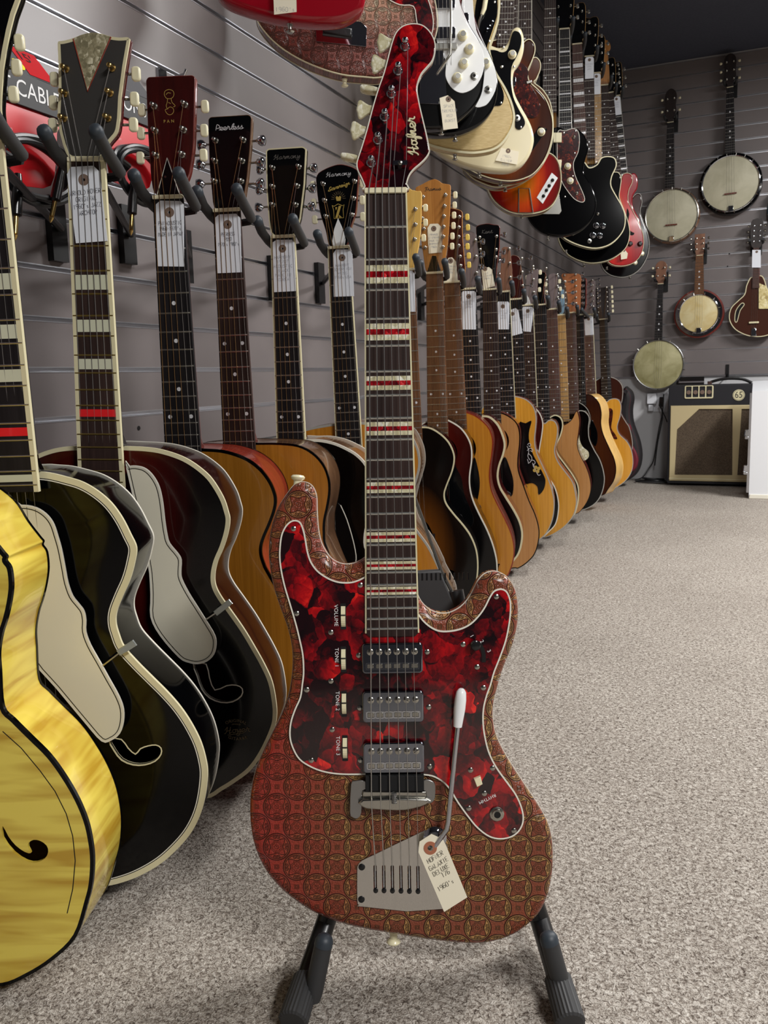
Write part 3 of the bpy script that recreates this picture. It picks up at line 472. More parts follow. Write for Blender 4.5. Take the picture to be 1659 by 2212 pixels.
'btns':[[-36,103.5],[-39,74.4],[-41.9,45.1],[56.2,104.5],[53.4,72.4],[50.7,41.2]],'tag':[[-18.8,-9.8],[-11.9,-4.7],[16,-5],[22.2,-11.8],[20,-94],[-19.5,-93.9]],'hole':[[1.4,-20.6]],
'logo':[[10.5,126.5]]},'black_acoustic_bound':{'frame':[[-0.775,1.3874,0.8988],[0.9703,0.2419,-0.0007],[-0.2419,0.9703,-0],[0.0007,0.0002,1]],'scale':645,'prof':[[24.7,-355.4],[48.6,-355.7],[74.8,-360.9],[98.1,-370.7],
[119.1,-383.5],[135.6,-402.2],[145,-430],[147,-455],[140,-495],[131,-530],[133,-560],[160,-592],[190,-650],[200,-715],[194,-770],[166,-820],[110,-850],[50,-859],[0,-862]],'head':[[-20.5,2.8],[-23.7,30],[-25.4,78.7],
[-23.5,146],[-19.4,149.1],[42.5,148.9],[48,144.8],[42.6,86.9],[33.1,31.9],[23.5,1.2]],'posts':[[-12.6,117.1],[-14,86.1],[-15.4,55.9],[34,116.2],[30.1,84.8],[26.2,53.6]],'btns':[[-36.3,118.3],[-39.2,84.3],[-42,55.1],
[54.9,115.2],[51,81.6],[48.5,51.4]],'tag':[[-18.5,-8],[-10.4,-3.5],[17,-4.8],[21.2,-9.9],[20.4,-92.4],[-19.7,-92.8]],'hole':[[-0.6,-19.1]],'logo':[[12.4,136.6]],'pgline':[[85.5,-475.9],[96.3,-502.1],[106.4,-539.2],
[111.5,-569.5],[110.2,-583.4]]},'natural_jumbo':{'frame':[[-0.775,1.6112,0.908],[0.9701,0.2419,0.0219],[-0.2419,0.9703,-0],[-0.0213,-0.0053,0.9998]],'scale':649,'prof':[[17.8,-345.6],[82.8,-353.8],[120.4,-366.6],
[135.5,-390.7],[142.7,-414.6],[142.9,-442.1],[133.9,-473.3],[125.2,-498.1],[119.1,-528.8],[125.3,-562.5],[153.5,-605.8],[173.9,-650.6],[179,-666.4],[200,-715],[197,-770],[170,-820],[110,-852],[50,-861],[0,-862]],
'head':[[-20.4,3.1],[-23.1,32.5],[-34.2,69.3],[-37.6,110.9],[-38.5,143.9],[-13,154.8],[12,159.8],[36.1,151.3],[48.9,142.9],[43.7,104.5],[38.6,63.8],[25.6,37.3],[20.6,0.2]],'posts':[[-23.6,124.1],[-22.5,92.7],
[-21.4,62.3],[39.5,123.9],[35.8,92.3],[31.2,61.6]],'btns':[[-47,125.1],[-47.5,91.9],[-47.4,59.9],[52.5,121.2],[50.3,89.8],[49.8,58.2]],'cover':[[2.6,56.7],[-6.5,36.7],[-11.6,14.8],[-10.1,-0],[11.9,-1.6],[14.9,15.7],
[11,35.4]],'tag':[[-11.9,-10.9],[-4.7,-2.5],[23,-4.4],[27.8,-13.6],[26.9,-94.7],[-14.3,-93.5]],'hole':[[6.7,-19.1]],'logo':[[7,138.7],[6.6,117],[5.3,93.8],
[3.9,69.2]]},'blonde_head_archtop':{'frame':[[-0.775,1.9695,0.9009],[0.9658,0.2588,0.0144],[-0.2588,0.9659,-0],[-0.0139,-0.0037,0.9999]],'scale':640,'prof':[[1.5,-362.7],[41.7,-371.3],[67,-384.9],[88.3,-405.7],
[100.4,-429.8],[103.5,-452],[97.1,-481.3],[83.3,-514.3],[76.4,-536.5],[80.1,-559],[97.9,-585.5],[119.3,-612.1],[137.1,-638.8],[149.3,-669.1],[154.1,-699.5],[153.3,-733.7],[146.9,-768],[132.9,-806.4],[95,-815],[50,-835],
[0,-840]],'head':[[-27.8,189.2],[1.6,190.4],[7.3,190.7],[11.6,189],[17.2,185.2],[22.8,180],[27.1,180],[34.1,177.1],[42.7,177.3],[45,172.4],[42,114.2],[36.6,61.9],[24.3,18],[18.6,0.8],[-18.6,2.1],[-24.3,26.8],
[-32.5,69.5]],'posts':[[29.1,137.1],[27.9,102.7],[25.3,69.6]],'btns':[[51.8,140.5],[50.7,107.4],[45.3,72.9]],'fhole':[[15.5,-604.6],[28.6,-604.8],[39.2,-622],[47.8,-644.8],[56.7,-662],[52.4,-679.1],[61.3,-694.4],
[72,-711.7],[82.8,-725.2],[93.2,-729.1],[96.6,-740.6],[89.5,-751.3],[80.2,-750.1],[73,-740.4],[71.6,-725.1],[57.1,-709.7],[44.7,-686.6],[34.5,-652.2],[22.4,-621.7]],'tag':[[-13.7,-4.4],[-7.7,-0.5],[16.9,-1.9],
[22.5,-9.2],[21.3,-96.7],[-12.7,-95]]},'framus_twelve':{'frame':[[-0.775,2.1746,0.9137],[0.9703,0.2419,0.0048],[-0.2419,0.9703,-0],[-0.0046,-0.0012,1]],'scale':634,'prof':[[14.4,-372.1],[30.3,-378],[53.9,-392.4],
[69.5,-408.6],[82.3,-430.8],[88.7,-454.8],[88.2,-486.8],[82.4,-526.9],[83.1,-559.3],[90.6,-591.8],[106.1,-628.6],[125.6,-669.5],[141.1,-710.6],[150.7,-751.8],[152.4,-784.9],[152,-790],[125,-830],[70,-850],[0,-855]],
'head':[[-22.9,3.1],[-25.5,30],[-31.5,76.1],[-32.4,136.8],[-40.3,197.4],[-46.2,214.2],[-28.8,220.6],[-8.2,229.7],[5.9,232.5],[16.7,227.3],[24.3,220.2],[36.7,217.9],[45.7,215.8],[43.4,162.4],[38.3,102.6],[34,65],
[28.4,34.9],[23,1.6]],'posts':[[-24.8,190.4],[-26.2,165],[-27.6,138],[-24.3,112.1],[-24.9,87.2],[-22.2,65.7],[32.3,191.4],[29.4,164.7],[27.3,140.1],[26.1,114.6],[24.5,90.5],[23,64.9]],'btns':[[-48.2,192.7],[-48.8,170],
[-49.5,142.8],[-48.6,116.9],[-47.6,94],[-46.5,71],[56.2,192.2],[54.2,167.6],[52.2,143],[50.2,117.4],[47,91.9],[45.8,66.8]],'cover':[[-4.5,44.1],[5,43.6],[16.8,5.6],[-18,5]],'tag':[[-15.6,111.9],[-8.2,122.8],[12.1,122.4],
[20.5,113.6],[19.7,51.1],[-13.1,49.7]],'hole':[[0.9,110.7]],'logo':[[-0.8,210.6]],'guard':[[40.8,-469.6],[46.3,-501.8],[59.8,-530.2],[67,-574.8],[86.3,-623.7],[90,-648.2],[81.7,-662.5],[61.7,-652.2],[38.2,-615.3],
[23.2,-554.1]]},'walnut_twelve':{'frame':[[-0.775,2.3144,0.9029],[0.9741,0.2249,0.0233],[-0.225,0.9744,-0],[-0.0227,-0.0052,0.9997]],'scale':618,'prof':[[4.2,-349.2],[20.9,-350],[49.9,-361.6],[74.3,-381.4],[90.3,-403],
[97.8,-432.6],[94.5,-470.3],[87.9,-508.2],[86.1,-542.1],[91.3,-576.3],[105,-610.9],[124.8,-654.3],[140.6,-693.4],[148.1,-728.1],[148.1,-758.5],[140,-793.3],[124.3,-823.8],[95,-845],[45,-858],[0,-860]],
'head':[[-19.8,4.3],[-16.8,39.8],[-6,103.5],[-0.2,167],[0.1,198.8],[2.5,196.2],[22.1,190.6],[35.4,184.8],[33.8,148.4],[33.7,108.5],[35.9,68.3],[38.3,31.1],[32.3,13.7],[21.8,-1]],'posts':[[26.3,170.5],[24,143.6],
[22.8,119],[22,95.8],[24.3,67.5],[25.1,43.3]],'btns':[[46.8,170.1],[47.5,142.9],[45.8,117.4],[44.9,93.4],[47.4,69],[47.4,44.8]],'guard':[[44,-477],[53.4,-511.2],[57.6,-549.7],[53.1,-583.8],[43.8,-609.3],[25.3,-591.7],
[18.6,-540],[28.5,-497.7]],'tag':[[-20.6,39.1],[-6.6,65.5],[3.4,66.4],[13.7,54.4],[16.8,2.6],[-20.4,2.7]],'hole':[[-1.1,57.1]]},'dark_acoustic_tagged':{'frame':[[-0.775,2.464,0.8972],[0.9779,0.2079,0.0219],
[-0.2079,0.9781,-0],[-0.0214,-0.0046,0.9998]],'scale':640,'prof':[[-24.4,-340.1],[10.9,-346],[45.7,-365.1],[71.5,-388.1],[86.1,-419.6],[92.7,-450.9],[86.6,-481.8],[74.7,-512.7],[69.4,-544],[75.2,-575.7],[92.1,-607.6],
[113.3,-644.3],[130.2,-680.9],[137.3,-717.4],[132.9,-753.9],[123.3,-781.4],[109.4,-799.7],[80,-830],[40,-838],[0,-840]],'head':[[-19.4,4.3],[-14,34.9],[-10.5,60.3],[-13.1,111.7],[-11.5,159.9],[10.4,160.7],[26.8,154.4],
[30.6,108.4],[33.8,82.7],[23.8,32.3],[19.3,1.7]],'btns':[[41.7,131.3],[40.6,97.4],[36,61.8]],'tag':[[-20.1,-8.3],[-14.7,-3.8],[17,-5.9],[21.2,-11],[17.9,-114.4],[-22.8,-112.1]],
'hole':[[-0.2,-19.9]]},'kent_acoustic':{'frame':[[-0.775,2.6804,0.9132],[0.978,0.2079,0.0153],[-0.2079,0.9781,-0],[-0.0149,-0.0032,0.9999]],'scale':640,'prof':[[-31.7,-374.5],[-12.6,-375.1],[30.1,-381.3],[58.2,-396.5],
[76.7,-416.1],[84.7,-444.9],[84,-483.1],[78.5,-526.2],[78.8,-564.8],[92.3,-608.6],[110.5,-662.4],[128.8,-706.5],[140.1,-750.7],[139.5,-790],[126.9,-834.5],[102.5,-864.2],[73.2,-884.2],[60,-884],[30,-889],[0,-890]],
'head':[[-24.3,6.1],[-27.5,67.3],[-36.3,132.3],[-37.7,192.6],[-24.4,197.1],[-1.8,199.1],[16.8,194.1],[35.8,190.9],[33.2,127.5],[23.4,64.1],[20.2,3.4]],'posts':[[-27.2,159.1],[-26.2,122.4],[-23.9,100.2],[24.5,158.2],
[22.7,119.1],[22.2,97.2]],'btns':[[-47.4,151.2],[-46.5,112.5],[-41.7,73.3],[45.4,163],[42.4,112],[40,86.5]],'tag':[[-24.1,64.3],[-0.4,68.3],[8.8,60.4],[17.1,10.2],[-19,3.1]],'hole':[[-11.9,63.6]],'logo':[[-4.2,177.5]],
'guard':[[35.9,-520.3],[50.5,-554.4],[61.6,-598.2],[59.4,-637.1],[51.1,-644.3],[25.6,-602.4],[21.8,-553.8]]},'dove_acoustic':{'frame':[[-0.775,2.8394,0.9186],[0.9812,0.1907,0.0298],[-0.1908,0.9816,-0],
[-0.0293,-0.0057,0.9996]],'scale':640,'prof':[[-28.8,-335.8],[28.5,-338.7],[62.8,-351.4],[86.7,-377.4],[94.5,-412.7],[92,-447.6],[87.4,-487.5],[92.1,-528],[110.7,-574.2],[129.3,-620.4],[142.8,-671.8],[145.7,-712.7],
[138,-758.8],[119.4,-799.7],[93.6,-825.2],[50,-842],[25,-848],[0,-850]],'guard':[[35.5,-429.9],[57.9,-429.9],[78,-422.8],[70.7,-451.6],[67.8,-481.6],[77.3,-527.3],[96,-568.5],[114.7,-609.7],[118.1,-630.1],[110.9,-655.4],
[94,-671.2],[91.3,-644.6],[74.2,-631.3],[51.6,-633.2],[39.7,-612.4],[35.2,-596.9],[35.3,-515.6]],'tag':[[-22.1,-33.4],[-16.7,-29],[14.2,-31.2],[19.6,-38],[14.4,-120.5],[-24.8,-117.9]],'hole':[[-2.6,-45.6]],
'head':[[-20.1,3.8],[-9,15.8],[-9.8,41.4],[-4.8,88.7],[-0.5,143.7],[26.1,141.4],[31,69.9],[27.7,19.4],[19.8,1.6]]},'dark_small_acoustic':{'frame':[[-0.775,3.0004,0.9064],[0.9845,0.1736,0.0234],[-0.1736,0.9848,-0],
[-0.023,-0.0041,0.9997]],'scale':640,'prof':[[41.6,-363.7],[57,-372.2],[74.7,-396.5],[82.8,-428.3],[78.3,-470.3],[69.4,-517.6],[68.8,-544.2],[93.6,-608.8],[118.8,-652.2],[130.9,-700.7],[130.1,-743.7],[118.8,-786.9],
[94.6,-813.8],[73,-832.7],[40,-838],[0,-842]],'tag':[[-20.4,-34.3],[-1.4,-28.5],[7.8,-36.2],[21.1,-114.8],[-17.7,-122.7]],'hole':[[-12.2,-47.5]],'head':[[-19.3,1.6],[-12.4,34.8],[-8.1,68.1],[-13.5,118.6],[-14.3,152],
[17.7,142.8],[23,82.5],[29.4,31.9],[17.5,0.8]]},'natural_cutaway':{'frame':[[-0.775,3.1652,0.8968],[0.9873,0.1564,0.0264],[-0.1564,0.9877,-0],[-0.0261,-0.0041,0.9997]],'scale':640,'prof':[[0.2,-416.8],[13.7,-428.4],
[46.5,-428.1],[66,-415],[87.6,-420.3],[97.9,-445.5],[94.3,-484.1],[85.1,-528.1],[95.2,-567.4],[121.6,-607.2],[148,-647],[158,-692],[160.1,-725.8],[148.3,-770.8],[117.4,-810.1],[78.1,-838.3],[44.5,-852.4],[25,-850],
[0,-850]],'btns':[[48,114.1],[46.3,83.5],[43.8,53.7]],'tag':[[-20.6,-10.2],[-13.6,-3.6],[16.8,-5.7],[23.4,-13.3],[10.8,-94.1],[-24.1,-89.2]],'hole':[[1.2,-19.2]],'cover':[[-2.1,39.3],[-15.2,19],[-15.7,1.3],[13,1.1],
[6.5,24.5]],'horn':1,'head':[[-23,1.9],[-5.8,39.6],[-3,74.7],[-2.2,104.5],[8.7,110.7],[43,128.9],[40.6,106.4],[35.6,50.7],[20.1,2.4]]},'green_edge_acoustic':{'frame':[[-0.775,3.3745,0.912],[0.9875,0.1564,0.0209],
[-0.1564,0.9877,-0],[-0.0206,-0.0033,0.9998]],'scale':640,'prof':[[-18.1,-448.6],[2.2,-451.1],[22.9,-429.5],[46.2,-419.8],[69,-431.1],[77.2,-460.6],[67.9,-501.4],[49.9,-542.1],[55.2,-571.8],[83.5,-613.9],[111.8,-656],
[131.4,-697.9],[133.6,-745.6],[124.3,-793.4],[110,-820],[60,-838],[0,-842]],'btns':[[17.2,106.9],[20.4,76.9],[21.7,46.8]],'horn':1,'head':[[-19.1,1.7],[-10.7,40.6],[-9.8,87.2],[-9,124.4],[26.7,121.7],[14.5,76.1],
[12.9,38.9],[20.7,1]]},'tan_cutaway':{'frame':[[-0.775,3.5759,0.9078],[0.9899,0.1391,0.0267],[-0.1392,0.9903,-0],[-0.0265,-0.0037,0.9996]],'scale':640,'prof':[[12.6,-472.4],[37.1,-467.1],[67.8,-446.7],[89.7,-410.7],
[100.9,-451.1],[97.1,-494],[90,-549.5],[101.3,-593.3],[124.6,-643.7],[138.8,-694],[141.1,-737.8],[128.2,-781.6],[103.2,-819.1],[78.4,-837.8],[20,-840],[0,-842]],'btns':[[32.2,109.2],[34.5,79.4],[42.8,49.2]],
'horn':1,'head':[[-20.2,4.4],[-3.6,30],[-9.4,79.8],[-11.9,141],[23.8,141],[22.9,57.6],[18.7,2.6]]},'black_cutaway_pearl':{'frame':[[-0.775,3.7387,0.8938],[0.9899,0.1391,0.0284],[-0.1392,0.9903,-0],
[-0.0281,-0.004,0.9996]],'scale':640,'prof':[[55.2,-437.8],[65.3,-404.3],[93.5,-407.4],[111.7,-433.8],[107.8,-478.4],[110,-523.5],[128,-569.2],[152.2,-615.2],[167,-667.4],[169.4,-712.9],[156,-764.8],[130.1,-803.7],
[85.2,-829.3],[35,-835],[0,-840]],'guard':[[66.8,-492.7],[69.2,-528.2],[81.2,-557.7],[102.9,-577.8],[105.6,-600.5],[89.5,-616.2],[74,-606],[62.1,-566.7],[59.9,-521.4]],'horn':1,'head':[[-12.8,6.2],[3.1,64.9],[4.1,105.9],
[18.5,104.8],[19.1,43.1],[14.1,4.2]]},'black_dreadnought_far':{'frame':[[-0.775,3.9669,0.9163],[0.9923,0.1218,0.0243],[-0.1219,0.9925,-0],[-0.0241,-0.003,0.9997]],'scale':640,'prof':[[-5,-389.6],[28.2,-396.4],
[54.4,-414.4],[70.6,-438.6],[78.1,-472.7],[73,-506.4],[70.8,-560.8],[90,-600],[118,-700],[110,-780],[70,-830],[0,-845]],'head':[[-25,3.7],[-11.1,48.6],[-22.7,125.5],[-39.5,163.6],[-34.9,173],[47.4,166.3],[43.8,77.1],
[40.5,1.4]]},'brown_burst_far':{'frame':[[-0.775,4.159,0.9168],[0.9778,-0.2078,0.0249],[0.2079,0.9781,-0],[-0.0244,0.0052,0.9997]],'scale':640,'prof':[[-18,-353.7],[48.8,-368.8],[85.1,-404.9],[97.6,-454.1],[94.8,-503.1],
[105.2,-552.4],[133.6,-615.8],[158.4,-671.9],[165.1,-721.1],[153.8,-770.7],[124.1,-814.1],[109.1,-836],[80,-845],[0,-850]],'guard':[[47.5,-488.1],[65.7,-509.6],[77.8,-545],[77.2,-587.3],[64.3,-612],
[45.9,-601.4]]},'orange_cutaway':{'frame':[[-0.775,4.4066,0.9314],[0.9938,0.1044,0.0388],[-0.1045,0.9945,-0],[-0.0386,-0.0041,0.9992]],'scale':640,'prof':[[41.9,-473],[75.8,-426.5],[101.5,-413.1],[130.1,-418.4],
[143.8,-448.8],[138.9,-500.4],[123.3,-551.7],[133.2,-589.4],[168.3,-628.3],[188.8,-674],[194.7,-734.2],[182.7,-786.4],[149.2,-830.8],[89.9,-867.1],[60,-880],[0,-888]],'guard':[[74.6,-474.7],[89.5,-459.1],[103.6,-472.5],
[100.4,-513.2],[94.2,-557.7],[111.6,-588.4],[121.8,-613.5],[96.6,-606.4],[82.8,-579.6],[76.9,-527]],'tag':[[-20.4,-8.4],[-14.8,-1.8],[16,-3.9],[22.1,-13],[22.9,-96.7],[-17.7,-96.8]],'hole':[[0.6,-20.2]],
'horn':1},'dark_brown_far':{'frame':[[-0.775,4.8547,0.9329],[0.993,0.1044,0.0551],[-0.1045,0.9945,-0],[-0.0548,-0.0058,0.9985]],'scale':640,'prof':[[-28.4,-301],[20.9,-305],[62.9,-327.2],[85.8,-366.7],[83.6,-423.3],
[72.4,-473],[73.9,-511.2],[96.6,-557.2],[113.7,-590.1],[126.1,-667.3],[121.1,-718.1],[106.8,-768.7],[67.7,-818.2],[40,-880],[0,-885]]}},'up':{'red_solidbody':{'frame':[[-0.78,1.4552,1.2814],[0.8829,0.4695,-0],
[-0.4695,0.8829,-0],[0,0,1]],'out':[[98.3,246.7],[110.6,223.3],[111.1,199.5],[103.4,163.5],[107.5,127.4],[122.2,91.1],[134.5,59.5],[135.2,34.9],[128,17.5],[108.9,3.7],[84.6,-3.9],[50.1,-5.4],[13.1,-3.2],[-23.6,1.5],
[-60,9.8],[-88.3,18.1],[-111.2,27.7],[-126,42.2],[-127.4,64],[-113.1,90.7],[-93.8,112.6],[-79.7,136.7],[-85.6,172.3],[-86.4,207.8],[-69.8,231.6],[-44.5,225],[-25.3,197.1],[5.3,188.1],[41.9,193.5],[71.1,210.7]],
'tag':[[-26.6,63.8],[13.6,66.7],[12.3,3.8],[-26.9,-0.9]]},'red_tweed_galaxie':{'frame':[[-0.78,1.6782,1.2612],[0.8829,0.4695,-0],[-0.4695,0.8829,-0],[0,0,1]],'out':[[49.9,319.3],[74.1,346.5],[100.2,330.9],[119.7,282.9],
[142.5,234.4],[162.6,193.6],[179.8,149.6],[188.2,107.9],[187.6,74.3],[171.8,40.4],[140.8,12],[104,-5.1],[67.3,-13.7],[37.1,-12.4],[-4.9,-8.3],[-46.6,2.9],[-87.7,19.6],[-125.4,41.8],[-153.7,68],[-171.5,96.8],
[-168.5,127.1],[-152.4,160],[-127.6,190.1],[-111.6,222.8],[-115.7,263.1],[-117,300.4],[-92.7,327.4],[-64.1,317.3],[-41.8,291],[1.8,283.7]],'guard':[[62.2,238.3],[91.8,236],[123.9,211.9],[144.3,184.7],[158.8,157.3],
[173.2,124.2],[180.2,93.5],[176.8,68.3],[165.9,56.9],[151,68.1],[145.4,93.3],[139.9,118.3],[112.9,120.9],[86.2,134.5],[60.1,164.5],[43.3,199.9]],'plate':[[-55.3,89],[34.1,89.7],[46.3,78.6],[44.1,42.8],[-55.2,52.4]],
'knob':[[151.8,118]],'rail':[[-40.8,81.1],[16.1,74.5],[15.6,57.8],[-42,64.4]],'slots':[[-31.9,78.5],[-23,77.4],[-14.1,76.4],[-5.2,75.3],[3.8,74.3]]},'black_burst_white_guard':{'frame':[[-0.7534,2.19,1.2706],
[0.9063,0.4226,-0],[-0.4226,0.9063,-0],[0,0,1]],'out':[[21,440.3],[54.4,456.8],[61.3,416.2],[45.9,365.3],[47.1,317.3],[57.8,275.8],[74.2,240.9],[96.4,205.8],[107.4,174.1],[110.1,142.4],[107.6,110.6],[100.9,78.8],
[83.5,50.5],[56.7,25.9],[22.2,5],[-15.9,-1.6],[-72.8,2.9],[-132.9,25.4],[-169.7,61.6],[-179.5,111.3],[-159.4,160.3],[-135.9,201.9],[-127.3,247],[-144.4,305.8],[-157.5,367.5],[-137.7,418.2],[-101.4,400.9],[-80.1,359.9],
[-39.6,352.6],[-5.8,379.5]],'guard':[[-4.3,365.4],[38.4,371.8],[43.3,317],[52.1,275.5],[62.9,247.6],[81.4,219.6],[98,194.9],[106.4,170.3],[107,145.6],[103,124.5],[91.5,103.4],[76.2,88.8],[53.4,81],[34.6,86.6],[19.7,101],
[10.6,122.3],[12.1,150.5],[5.7,175.2],[-8.2,196.3],[-12.1,227.8],[-11,297]],'knobs':[[54.2,214.3],[70.7,182.7],[56,149.5],[39.4,116.3]],'jack':[[82.1,119.9]],'plate':[[-51.1,147.9],[-25.8,193.1],[6,192.6],[9.5,129.4],
[13.3,54.9],[-56.6,57.8]],'arm':[[25.2,305.8],[24,223.2],[22.4,167.6],[4.1,143.4],[-10.4,126.1]],'tag':[[-6.8,65.2],[13.9,71.3],[30.7,56.9],[38.1,-6.6],
[1.4,-10.2]]},'red_burst_white_guard':{'frame':[[-0.7467,2.28,1.2626],[0.9205,0.3907,-0],[-0.3907,0.9205,-0],[0,0,1]],'out':[[27.6,469.7],[58.2,482.9],[65.3,433.6],[49.5,377.5],[48.9,320.6],[60,277.3],[78.9,233.6],
[98,193.2],[109.4,152.8],[109.9,116.2],[101.1,79.6],[81.3,50.5],[53.7,29],[14.3,15.1],[-25,10.6],[-72.1,13.6],[-126.7,29.9],[-172.9,64.5],[-191.1,116.6],[-174.2,167.5],[-145.7,221.3],[-144.5,275.4],[-162.3,333.2],
[-168.4,397.3],[-133.2,431.7],[-99.6,395.5],[-65.5,373.4],[-27,383],[0.3,421.2]],'guard':[[26.3,370.6],[45.3,355.9],[48.7,313.1],[55.9,262.7],[71.1,233.4],[88.2,204],[101.6,174.6],[107.2,145.3],[103.2,116.1],[85.4,87.1],
[69.7,78.3],[50.2,78.8],[27,103.3],[19.9,154.8],[9.1,227.8]],'knobs':[[79,182.1]],'jack':[[84.4,119.2]]},'gold_vinyl_solidbody':{'frame':[[-0.7845,2.39,1.2586],[0.9272,0.3746,-0],[-0.3746,0.9272,-0],[0,0,1]],
'out':[[90,479.8],[109.8,468],[120.8,426.9],[124.5,382.1],[123.1,352.2],[119,326],[108.7,296.2],[97.1,262.5],[103.4,231.9],[112.1,204.9],[126.2,181.5],[140.4,158],[154.5,126.7],[162.6,95.6],[161.3,72.3],[152.2,49.2],
[131.5,20.6],[106.8,3.7],[73.8,-3.2],[40.8,-4.5],[-0.4,1],[-41.5,10.1],[-82.4,25.1],[-123.1,53.7],[-146.9,93.4],[-145.8,139.9],[-120.2,189.2],[-90.7,238.1],[-85.7,287.3],[-96.7,344.3],[-91.5,404.1],[-66.8,433.1],
[-27,409.5],[4.7,378.5],[41,384.8],[69.5,428.6]],'guard':[[89.7,457.2],[105.5,438.1],[115.3,404.4],[117.1,370.7],[114.9,340.8],[100.5,299.9],[88.1,262.4],[96,228],[112,193.1],[128,161.9],[133.2,138.7],[127.8,119.5],
[111.5,116.2],[91.1,120.7],[75.4,194.2],[60.2,308.7],[56.7,354],[69.3,413.3]],'knobs':[[86.9,224.1]],'switches':[[98.6,324.1],[91.7,313],[84.3,305.7]],'arm':[[92.3,422.9],[79.8,356.4],[67.5,326.9],[61.1,293.4]],
'screws':[[109,378.1],[121.4,295.1],[127.4,215.2],[124.9,123.2],[94.2,280.8]]},'cream_solidbody':{'frame':[[-0.78,2.6064,1.2525],[0.9272,0.3746,-0],[-0.3746,0.9272,-0],[0,0,1]],'out':[[45.2,345.5],[62.6,341.7],
[80.1,348.5],[91.1,370.6],[97.7,388.7],[110.8,396.4],[123.8,389.9],[131.6,367.2],[131.6,334.6],[121.5,302.1],[103.9,277.9],[99.4,245],[105.9,211.7],[123.4,177.8],[143.2,143.8],[156.4,114],[160.9,80.2],[149.8,42.5],
[127.5,13.4],[96.4,-2.7],[60.7,-5],[7.3,2.1],[-41.7,14.2],[-86,32.6],[-125.7,57.1],[-151.9,89.7],[-155.5,132],[-128,185.6],[-91.9,234.5],[-78,283.7],[-90.4,341.7],[-98.2,399.1],[-84.4,447.4],[-58.2,458.6],[-36.7,437.7],
[-19.8,396.6],[10.4,363]],'guard':[[97.5,378.2],[110.6,381.8],[121.5,371.3],[122.7,346.8],[110.4,314.4],[95,286.1],[92.7,244.9],[99.1,203.2],[114.4,169.4],[131.1,139.7],[132,122.9],[118.7,111.9],[105.5,117.4],
[103.3,140.5],[88.1,203.6],[66.4,245.8],[44.6,271.2],[9.7,288.8],[10,329.9],[45,332.9],[66.8,326],[84.3,335.7]],'knobs':[[95.9,317.8]],'jack':[[109.8,143]],'screws':[[67.4,286.7],[101.5,285.6],[46.1,183.8],[121.2,117.5],
[71.1,339.9]],'tag':[[63.2,61.3],[115.1,49.2],[109.3,12.7],[45.3,26]]},'brown_semi_hollow':{'frame':[[-0.78,2.8423,1.275],[0.9391,0.3418,-0.0356],[-0.342,0.9397,-0],[0.0334,0.0122,0.9994]],'out':[[27.9,398.3],
[51.2,402.5],[64.9,414.7],[78.9,416.3],[92,402.1],[94.2,380.1],[85.8,353.6],[75,327],[75.7,304.8],[83.4,289.1],[107.7,268.9],[132.3,241.8],[147.6,210.3],[157.5,174.2],[157.9,129],[147.8,83.5],[130.1,47],[102.6,14.9],
[69.6,-1.2],[31.5,-8],[-16.8,-3.3],[-65.3,10.6],[-104.3,29.1],[-138.7,56.8],[-149.4,107.3],[-141.4,175.6],[-109.2,229.8],[-81.6,265.6],[-68.3,301.3],[-78.9,346],[-75.3,385.9],[-43,412.2],[-5.5,416.2]],
'guard':[[29.5,344.8],[57.8,344.6],[75,322.3],[73.6,295.6],[88.5,273.1],[108.5,241.7],[115.2,214.7],[110.3,192.2],[96.5,183.3],[77.4,185.6],[48.4,201.6],[32.1,264.6]],'plate':[[114,157],[141.3,149.2],[95.3,83.4],
[71.3,88.1]],'knobs':[[121.6,139.5]],'clip':[[79.4,288.5]]},'tan_hollow_behind':{'frame':[[-0.7965,2.96,1.2844],[0.9393,0.3419,-0.0281],[-0.342,0.9397,-0],[0.0264,0.0096,0.9996]],'out':[[61.8,372.8],[76.1,388.7],
[90.6,391.7],[103.2,376.8],[103.9,353.7],[92.5,326.1],[85.5,314.6],[113,293.3],[136.1,260.4],[147.1,222.9],[151.9,180.6],[151.2,138.2],[138.9,91],[115.2,53.2],[81.3,22.5],[42,1.3],[2.4,-10.4],[-37.6,-12.4],[-78,-0.1],
[-118.5,21.9],[-144.1,60.6],[-140.6,151],[-82.7,244.6],[-64.2,309.8],[-65.4,365.5],[-16.7,383.2],[22.7,373.4]]},'cherry_burst_slotted_plate':{'frame':[[-0.78,3.1129,1.1978],[0.9509,0.309,-0.016],[-0.309,0.9511,-0],
[0.0152,0.0049,0.9999]],'out':[[52,218.1],[88.1,212],[111.6,196.4],[127.6,166.1],[133.6,126.1],[129.3,86.2],[112,46.5],[86.5,22.9],[50.3,11.7],[3.4,8.9],[-43.8,17.7],[-86,44.1],[-112.5,77.7],[-123.3,118.4],[-97.7,172.8],
[-56.6,221.5],[-46.8,270.7],[-57.6,310.6],[-27.1,339],[14.2,327.8],[35.4,287.8],[38.6,248.2]],'plate':[[49.3,63.1],[99.6,144.3],[120.6,126.2],[70.5,41.3]],'sw':[[72.5,67.3],[82.5,86.1],[91.6,100.9],[102.6,119.1]],
'tail':[[-13.7,94.4],[-12.6,13.7],[36.9,12.4],[22.6,93.4]]},'black_offset_tortoise':{'frame':[[-0.7612,3.45,1.1892],[0.9563,0.2924,-0.0043],[-0.2924,0.9563,-0],[0.0041,0.0013,1]],'out':[[33,385.2],[60,374.7],
[87.9,378.7],[110.3,372.2],[135.7,344],[147.4,302.9],[134.1,254.7],[131.8,216.7],[154.8,177.4],[174,132.7],[179.1,88.5],[165.1,44.8],[131.7,7.3],[80.9,-13.1],[23.9,-14.2],[-27.7,2.3],[-68,37.4],[-85.3,82.7],
